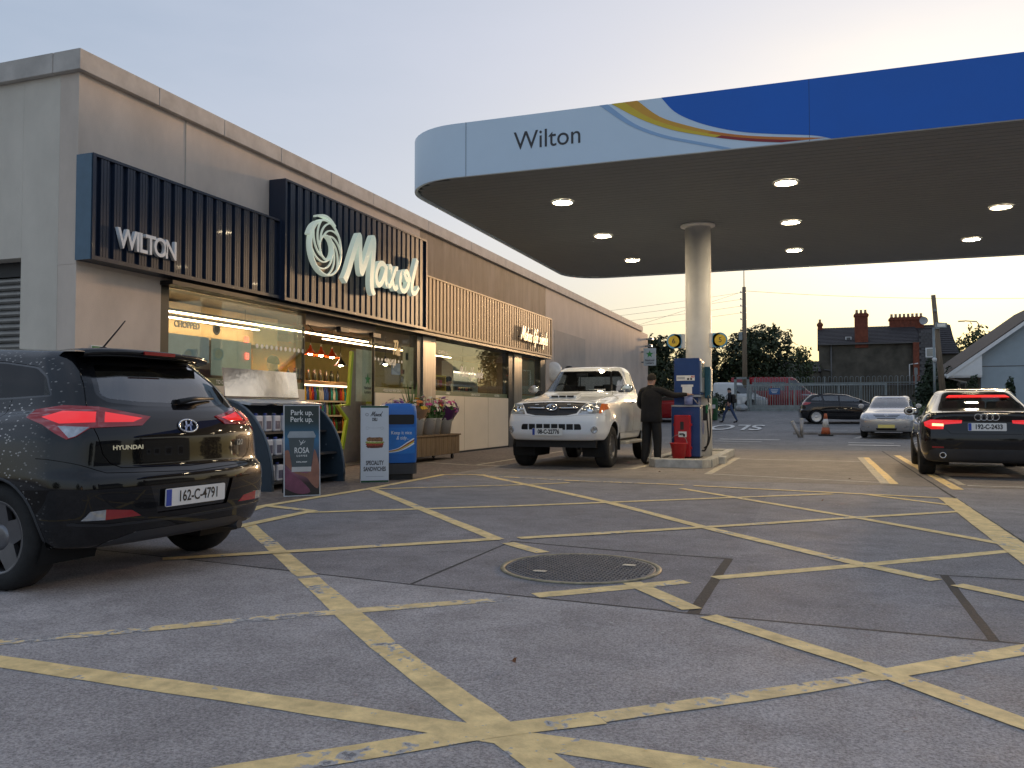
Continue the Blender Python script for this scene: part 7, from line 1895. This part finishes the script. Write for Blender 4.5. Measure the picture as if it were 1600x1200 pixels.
# red fire point and bucket
M_rb = mat('fire_red', (.42, .012, .018), .4, var=.08)
fp = thing('fire_point_cabinet', 'tall red fire extinguisher cabinet fixed to the front of the pump', 'cabinet', (-2.46, 16.82, .13))
b = B(); b.bb((-.16, -.06, .02), (.16, .10, .85)); b.obj('case', M_rb, fp, bevel=.02); b = B(); b.prism(rnd_poly([(-.035, .56), (.035, .56), (.035, .72), (-.035, .72)], .02, 4), .004, place(FRONT_Y, (0, -.06, 0))); b.obj('window', mat('smoked_window', (.05, .04, .04), .2), fp)
b = B(); b.box((.01, -.063, .47), (.16, .004, .11)); lb_ = b.obj('label_plate', M_bwht, fp); b = B(); b.box((-.01, -.066, .475), (.09, .002, .03)); b.box((.04, -.066, .45), (.04, .002, .05)); b.obj('pictogram', M_black, lb_)
for sx in (-1, 1):
    for z in (.2, .66): b = B(); b.box((sx * .17, .02, z), (.025, .05, .05)); b.obj('hinge', M_rb, fp)
bu = thing('red_bucket', 'red sand bucket standing in front of the fire cabinet', 'bucket', (-2.49, 16.50, .125))
b = B(); b.lathe([(.0, .0), (.115, .0), (.16, .29), (.172, .30), (.172, .315), (.155, .315), (.15, .29), (.108, .02), (.0, .02)], 28, cap=False); b.obj('pail', M_rb, bu)
b = B(); b.tube([(.165 * math.cos(a), -.02 + .06 * math.sin(a), .30 + .17 * math.sin(a)) for a in [PI * k / 14 for k in range(15)]], .005, 6); b.obj('handle', M_galv, bu)
b = B(); b.lathe([(.147, .27), (.0, .28)], 20, cap=False); b.obj('sand', mat('sand', (.12, .08, .06), .9), bu)
pb_ = thing('poster_stand', 'dark poster stand half hidden behind the man at the pump', 'sign', (-2.78, 20.9, 0), R(8)); b = B(); b.bb((-.30, 0, .02), (.30, .05, 1.15)); b.obj('frame', M_trim, pb_)
for k, cc in enumerate(((.10, .11, .12), (.16, .2, .2), (.13, .05, .04))): b = B(); b.bb((-.26, -.004, .08 + .35 * k), (.26, -.001, .40 + .35 * k)); b.obj('poster', mat('poster_%d' % k, cc, .4), pb_)

# ================================================================== in front of the shop
def board_frame(name, label, p0, p1, h, lean, edge):
    p0, p1 = V2(p0 + (0,)), V2(p1 + (0,)); w = (p1 - p0).length; a = math.atan2(p1.y - p0.y, p1.x - p0.x)
    t = thing(name, label, 'sign', tuple((p0 + p1) / 2 + V2((0, 0, .006))), a); t.rotation_euler = (R(-lean), 0, a)
    b = B(); b.bb((-w / 2, .0, 0), (w / 2, .022, h)); b.obj('board', edge, t)
    b = B()
    for sx in (-1, 1): b.tube([(sx * w * .4, .03, h * .9), (sx * w * .4, .03 + h * .28, .0 + h * .9 * .04)], .012, 6)
    b.obj('rear_strut', M_trim, t)
    return t, w
rb, w = board_frame('coffee_board', 'coffee cup poster board reading Park up Perk up', (-6.12, 8.75), (-5.80, 9.06), 1.13, 4, mat('board_edge_white', (.6, .6, .6), .5)); 
def flat(parent, name, pts, m, d=.001, y=-.001): b = B(); b.prism(pts, .0006, place(FRONT_Y, (0, y, 0))); return b.obj(name, m, parent)
def rect(x0, x1, z0, z1): return [(x0, z0), (x1, z0), (x1, z1), (x0, z1)]
def print_mat(name, stops, axis='Z'):
    """printed poster background: colour bands up the sheet"""
    m = bpy.data.materials.new(name); m.use_nodes = True; n, l = m.node_tree.nodes, m.node_tree.links; b = n['Principled BSDF']; b.inputs['Roughness'].default_value = .35
    tc = n.new('ShaderNodeTexCoord'); sp = n.new('ShaderNodeSeparateXYZ'); l.new(tc.outputs['Object'], sp.inputs[0]); cr_ = n.new('ShaderNodeValToRGB'); l.new(sp.outputs[axis], cr_.inputs[0])
    e = cr_.color_ramp.elements
    for i, (p, c) in enumerate(stops):
        if i < 2: e[i].position = p; e[i].color = c + (1,)
        else: q = e.new(p); q.color = c + (1,)
    l.new(cr_.outputs[0], b.inputs['Base Color']); MATS[name] = m; return m
hw = w / 2 - .012
po = flat(rb, 'poster', rect(-hw, hw, .012, 1.118), print_mat('coffee_poster_print', [(.0, (.010, .008, .008)), (.16, (.03, .012, .012)), (.30, (.28, .10, .15)), (.42, (.05, .03, .03)), (.70, (.03, .16, .30)), (.80, (.02, .09, .15)), (.9, (.015, .04, .045)), (1., (.02, .035, .03))]))
flat(po, 'print_hand', smooth_path([(-hw + .002, .40), (-.11, .30), (-.03, .26), (.06, .22), (.12, .14), (hw - .02, .09), (hw - .002, .20), (hw - .004, .38), (.15, .58), (.10, .30), (-.05, .31), (-.13, .42), (-.16, .56), (-hw + .002, .56)], 3), mat('print_skin', (.30, .13, .085), .4, var=.25), y=-.002)
flat(po, 'print_sleeve', smooth_path([(-hw + .001, .36), (-.12, .28), (0, .18), (.1, .05), (-.05, .03), (-hw + .001, .10)], 3), mat('print_mauve', (.20, .06, .10), .4, var=.3), y=-.0027)
flat(po, 'print_cup', [(-.125, .36), (.11, .36), (.155, .72), (-.165, .72)], mat('print_cup_grey', (.075, .095, .10), .4, var=.1), y=-.0034)
flat(po, 'print_cup_base', [(-.128, .30), (.108, .30), (.112, .36), (-.126, .36)], mat('print_pale', (.55, .53, .50), .4), y=-.0040)
flat(po, 'print_lid', [(-.175, .72), (.165, .72), (.168, .745), (.14, .80), (-.15, .80), (-.178, .745)], mat('print_lid_grey', (.34, .38, .40), .4), y=-.0044)
for s_, sz, x, z, sx in (('Park up.', .092, 0, 1.03, .92), ('Perk up.', .092, -.002, .945, .92), ('ROSA', .10, -.005, .56, .72), ('C O F F E E', .030, -.005, .495, .9), ('IS STILL ROAST', .022, -.005, .42, .9)):
    text('lettering', s_, sz, M_vin, place(FRONT_Y, (x, -.0052, z)), po, .0006, 'CENTER', sx, .001)
b = B()
for pts in ([(-.035, .69), (-.015, .655), (.0, .665), (.02, .69)], [(.0, .665), (.02, .655), (.04, .68)], [(-.01, .655), (-.02, .63), (.005, .655)]): stroke(b, pts, .006, .0006, place(FRONT_Y, (0, -.0052, 0)), 3)
b.obj('bird_mark', M_vin, po)
db, w = board_frame('deli_board', 'white deli sandwich poster board reading Speciality Sandwiches', (-6.26, 10.84), (-5.93, 11.09), 1.13, 2, mat('board_edge_white', (.6, .6, .6), .5)); hw = w / 2 - .004
po = flat(db, 'poster', rect(-hw, hw, .003, 1.127), mat('deli_white', (.60, .63, .66), .35, var=.02))
M_dg = mat('deli_green', (.015, .07, .025), .4)
for z0_, z1_ in ((.003, .03), (1.10, 1.127)): flat(po, 'green_edge', rect(-hw, hw, z0_, z1_), M_dg, y=-.0016)
for s_, sz, z, sx in (('DELI', .062, .925, .62), ('SPECIALITY', .086, .285, .60), ('SANDWICHES', .086, .195, .60)): text('lettering', s_, sz, M_char, place(FRONT_Y, (0, -.0018, z)), po, .0006, 'CENTER', sx, .003)
script('lettering', 'Maxol', .07, M_char, place(FRONT_Y, (.02, -.0018, .975)), po, .13, .0006); badge_ring(po, place(FRONT_Y, (-.115, -.0012, 1.0)), .02, .02, .0025, M_char, 'logo_ring')
b = B()
for sx in (-1, 1): stroke(b, [(0, .80), (sx * .08, .805), (sx * .11, .82), (sx * .13, .80), (sx * .11, .78), (sx * .08, .795)], .003, .0005, place(FRONT_Y, (0, -.0018, 0)), 4)
b.obj('ornament', mat('ornament_grey', (.3, .33, .35), .5), po)
rn = random.Random(9)
for zc, hgt, hw_, cc, nm in ((.535, .06, .125, (.13, .035, .018), 'print_bread_base'), (.565, .05, .132, (.36, .05, .025), 'print_tomato'), (.59, .035, .138, (.30, .36, .07), 'print_lettuce'), (.605, .025, .125, (.62, .55, .30), 'print_cheese'), (.635, .06, .122, (.25, .12, .05), 'print_bread_top')):
    pts = []
    for k in range(26):
        a = 2 * PI * k / 26; c, q = math.cos(a), math.sin(a); w_ = 1 + rn.uniform(-.05, .05)
        pts.append((math.copysign(abs(c) ** .45, c) * hw_ * w_, zc + math.copysign(abs(q) ** .7, q) * hgt / 2 * (1 + rn.uniform(-.15, .15))))
    flat(po, nm, pts, mat(nm, cc, .5, var=.55, scale=45), y=-.0012 - (zc - .5) * .02)
flat(po, 'print_line', rect(-.13, .13, .085, .090), mat('ornament_grey', (.3, .33, .35), .5), y=-.0016)

# blue litter bin
bn = thing('blue_litter_bin', 'rounded bright blue litter bin behind the deli board', 'bin', (-6.12, 11.72, .004), R(42)); M_bb = mat('bin_blue', (.012, .13, .46), .32, var=.06, coat=.3)
P_ = rnd_poly([(-.27, -.25), (.27, -.25), (.27, .25), (-.27, .25)], .12, 5)
b = B(); levels = [(.26, .96), (.30, .99), (.95, 1.0), (1.06, .985), (1.13, .93), (1.165, .80), (1.175, .5)]
rings = [[b.bm.verts.new((x * k, y * k, z)) for x, y in P_] for z, k in levels]
for a, c in zip(rings, rings[1:]):
    for i in range(len(P_)): f = b.bm.faces.new((a[i], a[(i + 1) % len(P_)], c[(i + 1) % len(P_)], c[i])); f.smooth = True
b.bm.faces.new(rings[-1]); b.obj('body', M_bb, bn)
b = B(); b.prism([(x * 1.0, y * 1.0) for x, y in P_], .16, Matrix.Translation((0, 0, .09))); b.obj('skirt', M_trim, bn); b = B(); b.prism([(x * .8, y * .8) for x, y in P_], .09); b.obj('foot', M_black, bn)
b = B(); b.prism(rnd_poly(rect(-.2, .2, .85, 1.0), .03, 4), .012, place(FRONT_Y, (0, -.243, 0))); b.obj('aperture', M_black, bn)
b = B(); b.prism(rect(-.21, .21, .40, .80), .002, place(FRONT_Y, (0, -.2505, 0))); lb_ = b.obj('label_panel', mat('bin_label_blue', (.02, .17, .52), .35), bn)
text('lettering', 'Keep it nice', .075, M_vin, place(FRONT_Y, (.0, -.2532, .72)), lb_, .001, 'CENTER', .9); text('lettering', '& tidy...', .075, M_vin, place(FRONT_Y, (.02, -.2532, .64)), lb_, .001, 'CENTER', .9, 0, .2)
for k, (m, dz) in enumerate(((M_bwht, 0), (M_y1, .028), (M_rd, .05), (M_bwht, .072))):
    b = B(); stroke(b, [(-.2, .42 + dz * .4), (-.05, .44 + dz * .6), (.08, .49 + dz), (.2, .56 + dz)], [.006, .014, .024], .0006, place(FRONT_Y, (0, -.2529 - .0004 * k, 0)), 4); b.obj('swoosh', m, lb_)

# roll-top outdoor merchandiser with open lid
mc = thing('merchandiser_stand', 'dark roll top outdoor display stand with curved sides and raised lid', 'display stand', (-7.15, 10.15, .004)); M_ms = mat('merch_grey_blue', (.035, .055, .075), .4, var=.1); M_rim = mat('merch_rim', (.13, .155, .18), .4)
arc = [(.50 - .0 * 0, 0.0)] + [(-.30 + .80 * math.cos(R(a)), .10 + 1.10 * math.sin(R(a))) for a in range(0, 91, 9)] + [(-.45, 1.2), (-.45, 0)]
def xz(M_y): return Matrix(((1, 0, 0, 0), (0, 0, -1, M_y), (0, 1, 0, 0), (0, 0, 0, 1)))
for y in (-.86, .90):
    b = B(); b.prism(arc, .05, xz(y)); so = b.obj('side_panel', M_ms, mc)
    b = B(); b.tube([(x + .004, y - .025, z + .004) for x, z in arc[1:12]], .018, 8); b.obj('rim_trim', M_rim, so)
    for x, z in ((.1, .75), (.2, .55), (.32, .35)):
        b = B(); b.lathe([(.014, 0), (.0, -.006)], 10, (x, y - .05, z), 'Y', cap=False); b.obj('rivet', M_rim, so)
b = B(); b.bb((-.45, -.84, 0), (-.41, .83, 1.2)); b.obj('back_panel', M_ms, mc)
for z, x1 in ((.08, .42), (.42, .40), (.74, .22)): b = B(); b.bb((-.40, -.84, z), (x1, .83, z + .03)); b.obj('shelf', M_trim, mc)
b = B(); b.prism([(-.42, 1.205), (.12, 1.13), (.16, 1.16), (-.42, 1.24)], 1.74, xz(.86)); ld = b.obj('lower_lid', mat('lid_white', (.55, .57, .58), .3), mc)
for y in (-.45, .1, .6): b = B(); b.tube([(.13, y - .07, 1.125), (.19, y - .06, 1.14), (.19, y + .06, 1.14), (.13, y + .07, 1.125)], .012, 6); b.obj('lid_handle', M_black, ld)
b = B(); b.prism([(-.30, 1.245), (-.285, 1.245), (-.335, 1.64), (-.35, 1.64)], 1.70, xz(.84)); b.obj('raised_lid', mat('glossy_lid', (.72, .68, .64), .10, metal=.8, var=.2, scale=3, bump=.12, bscale=3), mc)
b = B(); b.bb((-.36, -.86, 1.24), (-.28, .84, 1.255)); b.obj('lid_hinge', M_black, mc)
M_jug = mat('jug_white', (.62, .62, .66), .35); M_jl = mat('jug_label', (.10, .10, .16), .4)
proto_j = None
for k in (0, 1, 2, 3, 8, 9, 10, 16, 17, 20, 21):
    sh_ = k // 8; j = k % 8
    z = (.772, .452, .112)[sh_] + .0; x = (.10, .27, .30)[sh_]
    lab = 'white screenwash jug on the %s shelf of the merchandiser' % ('top', 'middle', 'bottom')[sh_]
    if proto_j is None:
        proto_j = o = thing('screenwash_jug', lab, 'jug', (0, 0, 0), 0, 'jugs on the merchandiser')
        b = B(); b.box((0, 0, .11), (.13, .15, .22)); b.obj('jug', M_jug, o, bevel=.02); b = B(); b.cyl((0, 0, .221), (0, 0, .25), .025, 12); b.obj('cap', mat('jug_cap_blue', (.05, .08, .3), .4), o); b = B(); b.box((.0665, 0, .09), (.003, .10, .11)); b.obj('label', M_jl, o)
    else: o = copy_tree(proto_j)
    o.location = (-7.15 + x, 10.15 - .72 + j * .2, .004 + z); o['label'] = lab

# flower cart
fc = thing('flower_cart', 'wooden plank flower cart on castors against the shop wall', 'cart', (-7.85, 15.9, .004)); M_pl = mat('weathered_plank', (.17, .115, .065), .8, var=.3, scale=4, stretch=(5, 5, .6), bump=.3)
for k in range(14):
    b = B(); b.bb((.30, -1.52 + k * .215, .12), (.335, -1.52 + k * .215 + .208, .52)); b.obj('plank', M_pl, fc, bevel=.004)
for k in range(3):
    for y in (-1.53, 1.46): b = B(); b.bb((-.30 + .2 * k, y, .12), (-.30 + .2 * k + .195, y + .03, .52)); b.obj('plank', M_pl, fc, bevel=.004)
b = B(); b.bb((-.32, -1.56, .521), (.36, 1.52, .555)); b.obj('top_board', M_pl, fc, bevel=.005); b = B(); b.bb((-.3, -1.48, .14), (.29, 1.44, .16)); b.obj('floor_board', M_pl, fc)
for x in (-.22, .24):
    for y in (-1.35, 1.3):
        b = B(); b.lathe([(.05, -.018), (.055, -.01), (.055, .01), (.05, .018)], 16, (x, y, .055), 'X'); cs = b.obj('castor', M_black, fc); b = B(); b.box((x, y, .10), (.05, .05, .04)); b.obj('fork', M_galv, cs)
M_bk = mat('bucket_grey', (.45, .45, .44), .4, var=.06)
FL = {'purple': (.18, .05, .30), 'white': (.62, .60, .52), 'pink': (.55, .08, .25), 'yellow': (.62, .40, .04), 'red': (.34, .02, .04), 'orange': (.60, .20, .05), 'lilac': (.34, .16, .38)}
def flower_bucket(y, x, cols, lab, seed, wrap=None, spread=.17, hgt=.30, spiky=False):
    rnd = random.Random(seed)
    t = thing('flower_bucket', lab[0], 'bucket', (-7.85 + x, y, .56), 0, None); t.scale = (1.2, 1.2, 1.12); b = B(); b.lathe([(.0, .004), (.105, .0), (.145, .29), (.152, .30), (.152, .312), (.138, .312), (.13, .29), (.095, .02), (.0, .02)], 24, cap=False); b.obj('pail', M_bk, t)
    b = B(); b.tube([(.15, -.10, .28), (.165, 0, .25), (.15, .10, .28)], .004, 5); b.obj('handle', M_galv, t)
    f = thing('bouquet', lab[1], 'flowers', (-7.85 + x, y, .60), 0, None); f.scale = (1.35, 1.35, 1.3)
    b = B()
    for k in range(14): a = rnd.uniform(0, 6.28); r = spread * rnd.uniform(.2, .9); b.tube([(0, 0, .02), (r * .5 * math.cos(a), r * .5 * math.sin(a), .25), (r * math.cos(a), r * math.sin(a), .3 + hgt * rnd.uniform(.3, .8))], .004, 4)
    b.obj('stems', mat('stem_green', (.06, .13, .03), .6), f)
    crown('leaves', f, [(0, 0, .33, spread * .9, spread * .9, .12)], 160 if not spiky else 60, .05, mat('bouquet_leaf', (.05, .12, .03), .6), rnd)
    if spiky:
        b = B()
        for k in range(40): a = rnd.uniform(0, 6.28); r = rnd.uniform(.05, .2); b.cone((0, 0, .2), (r * math.cos(a), r * math.sin(a), .5 + rnd.uniform(.1, .35)), .012, .001, 4)
        b.obj('spikes', mat('bouquet_leaf', (.05, .12, .03), .6), f)
    for ci, cn_ in enumerate(cols):
        v, fa = [], []
        for k in range(16):
            while True:
                p = V2((rnd.uniform(-1, 1), rnd.uniform(-1, 1), rnd.uniform(-.3, 1)))
                if .6 < p.length < 1: break
            c = V2((p.x * spread * 1.05, p.y * spread * 1.05, .38 + p.z * hgt * .62)); n = (p + V2((0, 0, .3))).normalized(); a_ = n.orthogonal().normalized(); b__ = n.cross(a_); R0 = rnd.uniform(.028, .045)
            for q in range(7):
                th = 2 * PI * q / 7; d = a_ * math.cos(th) + b__ * math.sin(th); s_ = n.cross(d); i = len(v)
                v += [c, c + d * R0 * .6 + s_ * R0 * .3 + n * .010, c + d * R0 * 1.1 + n * .004, c + d * R0 * .6 - s_ * R0 * .3 + n * .010]; fa.append((i, i + 1, i + 2, i + 3))
        me = bpy.data.meshes.new('blooms'); me.from_pydata([tuple(q) for q in v], [], fa); me.materials.append(mat('petal_' + cn_, FL[cn_], .6, var=.2)); tag(link(bpy.data.objects.new('blooms', me), f), kind='stuff')
    if wrap:
        b = B(); n = 18; r0, r1 = .075, spread * 1.1
        A = [b.bm.verts.new((r0 * math.cos(2 * PI * k / n), r0 * math.sin(2 * PI * k / n), .12)) for k in range(n)]; C = [b.bm.verts.new((r1 * math.cos(2 * PI * k / n), r1 * math.sin(2 * PI * k / n), .40 + .05 * math.sin(k * 2.2))) for k in range(n)]
        for k in range(n): ff = b.bm.faces.new((A[k], A[(k + 1) % n], C[(k + 1) % n], C[k])); ff.smooth = True
        b.obj('wrapping', wrap, f)
M_kraft = mat('kraft_paper', (.30, .19, .12), .8, var=.15); M_cell = mat('purple_wrap', (.10, .03, .13), .3)
flower_bucket(14.75, .1, ['purple', 'lilac'], ('grey bucket under the purple flowers at the left end', 'purple flowers at the left end of the flower cart'), 1)
flower_bucket(15.15, -.05, ['white'], ('grey bucket under the white flowers next to the purple ones', 'white flowers beside the purple bouquet'), 2)
flower_bucket(15.55, .16, ['orange', 'yellow', 'white'], ('grey bucket holding the brown paper wrapped bouquet', 'orange and yellow bouquet wrapped in brown paper'), 3, M_kraft, .2)
flower_bucket(15.95, -.12, [], ('grey bucket of spiky green leaves at the back', 'tall spiky green leaves rising against the steel pillar'), 7, None, .15, .3, True)
flower_bucket(16.15, .14, ['pink', 'white'], ('grey bucket under the pink and white flowers', 'pink and white lilies in the middle of the cart'), 4, None, .2, .38)
flower_bucket(16.58, .08, ['white', 'yellow', 'red'], ('grey bucket under the white, yellow and red flowers', 'white, yellow and red mixed bouquet near the right end'), 5, None, .2)
flower_bucket(17.05, .12, ['lilac', 'pink'], ('grey bucket at the right end of the cart', 'lilac and pink bouquet in dark purple wrap at the right end'), 6, M_cell, .22, .36)

# ================================================================== things on the walls
ls = thing('lottery_sign', 'white hanging National Lottery sign at the far corner of the shop', 'sign', (XS, 43.6, 3.9))
b = B(); b.bb((.12, -.04, -.46), (.76, .04, .46)); pn = b.obj('panel', mat('lottery_sign_white', (.52, .56, .56), .35), ls, bevel=.01); b = B(); b.bb((0, -.025, -.30), (.12, .025, -.24)); b.bb((0, -.025, .24), (.12, .025, .30)); b.obj('bracket', M_galv, ls)
b = B(); b.prism(lot_star(.2), .004, place(FRONT_Y, (.44, -.041, .14))); b.obj('star_logo', MATS['lottery_green'], pn)
for s_, z in (('National', -.18), ('Lottery', -.32)): text('lettering', s_, .15, M_char, place(FRONT_Y, (.44, -.041, z)), pn, .003, 'CENTER', .95, .003)
for lab, y, z in (('higher security camera at the far corner of the shop', 44.9, 4.95), ('lower security camera below it at the far corner', 44.6, 4.55)):
    t = thing('security_camera', lab, 'camera', (XS, y, z)); b = B(); b.bb((0, -.04, -.04), (.25, .04, .04)); b.obj('arm', M_galv, t); b = B(); b.box((.33, -.12, .0), (.13, .45, .13)); b.obj('housing', M_bwht, t, bevel=.02); b = B(); b.cyl((.33, -.35, 0), (.33, -.37, 0), .05, 12); b.obj('lens', M_black, t)
rs = thing('round_wall_mirror', 'round white backed convex mirror on the wall above the pickup', 'mirror', (XS, 27.6, 2.42)); b = B(); b.lathe([(.34, .02), (.33, .06), (.2, .11), (.0, .13)], 28, (0, 0, 0), 'X', cap=False)
for v in b.bm.verts: v.co = Matrix.Rotation(R(-35), 3, 'Z') @ (v.co + V2((.1, 0, 0)))
b.obj('mirror_dish', mat('dish_white', (.7, .7, .68), .25), rs); b = B(); b.cyl((0, 0, 0), (.12, -.04, 0), .03, 8); b.obj('bracket', M_galv, rs)
wl_ = thing('wall_lamp', 'small dark dome lamp on the wall right of the round mirror', 'lamp', (XS, 29.3, 2.55)); b = B(); b.lathe([(.0, .16), (.10, .14), (.16, .0), (.14, -.02)], 18, (.14, 0, 0), cap=False); b.obj('hood', M_trim, wl_); b = B(); b.bb((0, -.04, .0), (.1, .04, .1)); b.obj('bracket', M_trim, wl_)
ct_ = thing('wall_spotlight', 'small cream floodlight on the wall above the pickup cab', 'lamp', (XS, 32.6, 2.72)); b = B(); b.box((.24, -.05, .05), (.22, .3, .16)); b.obj('housing', mat('cream_housing', (.5, .42, .3), .4), ct_, bevel=.02); b = B(); b.bb((0, -.03, 0), (.15, .03, .08)); b.obj('arm', M_trim, ct_)
for lab, y, z, c1, hh, ww in (('small red warning sign on the pier behind the hatchback', 8.74, 1.80, (.42, .02, .03), .13, .28), ('small green and white sign on the pier behind the hatchback', 8.15, 1.83, (.05, .22, .10), .10, .22)):
    t = thing('safety_sign', lab, 'sign', (XS, y, z)); b = B(); b.bb((.001, -ww / 2, -hh / 2), (.008, ww / 2, hh / 2)); b.obj('plate', M_bwht, t); b = B(); b.bb((.0085, -ww / 2 + .012, -hh / 2 + .03), (.010, ww / 2 - .012, hh / 2 - .01)); b.obj('colour_field', mat('sign_' + lab[6:9], c1, .4), t)
# ================================================================== litter on the ground
rn = random.Random(4)
lf = None; M_dl = mat('dead_leaf', (.20, .075, .025), .7, var=.3)
spots = [(-1.18, 3.30), (.08, 10.4), (-2.0, 15.0), (-2.5, 14.4), (.5, 13.9)]
wh = ['alone on the slab in the foreground', 'on the far part of the yellow box', 'on the floor before the pump island', 'by the corner of the pump bay', 'inside the empty fuel bay']
for k, (x, y) in enumerate(spots):
    b = B(); n = 9; s_ = .011 + .006 * rn.random()
    c0 = b.bm.verts.new((0, 0, .010)); ring = [b.bm.verts.new((s_ * (1 + .5 * math.cos(3 * 2 * PI * q / n)) * math.cos(2 * PI * q / n) * 1.2, s_ * (1 + .4 * math.cos(3 * 2 * PI * q / n)) * math.sin(2 * PI * q / n), .006 + .02 * rn.random())) for q in range(n)]
    for q in range(n): b.bm.faces.new((c0, ring[q], ring[(q + 1) % n]))
    o = b.obj('fallen_leaf', M_dl, None, loc=(x, y, .008), rot=(0, 0, rn.uniform(0, 6))); tag(o, 'dry brown leaf ' + wh[k], 'leaf', 'fallen leaves')
b = B()
for k in range(170):
    y = rn.uniform(2.2, 16); x = rn.uniform(-3.2, 1.6) * (.35 + y / 16) - (y * .03); s_ = rn.uniform(.004, .014) * (.5 + y / 14)
    n = rn.randint(5, 7); a0 = rn.uniform(0, 6); b.poly([(x + s_ * rn.uniform(.6, 1.3) * math.cos(a0 + 2 * PI * q / n), y + s_ * rn.uniform(.6, 1.3) * math.sin(a0 + 2 * PI * q / n), .0122) for q in range(n)])
o = b.obj('ground_litter', mat('pale_grit', (.45, .44, .42), .8, var=.3), None); tag(o, 'tiny pale flecks of grit and gum on the concrete', 'litter', kind='stuff')
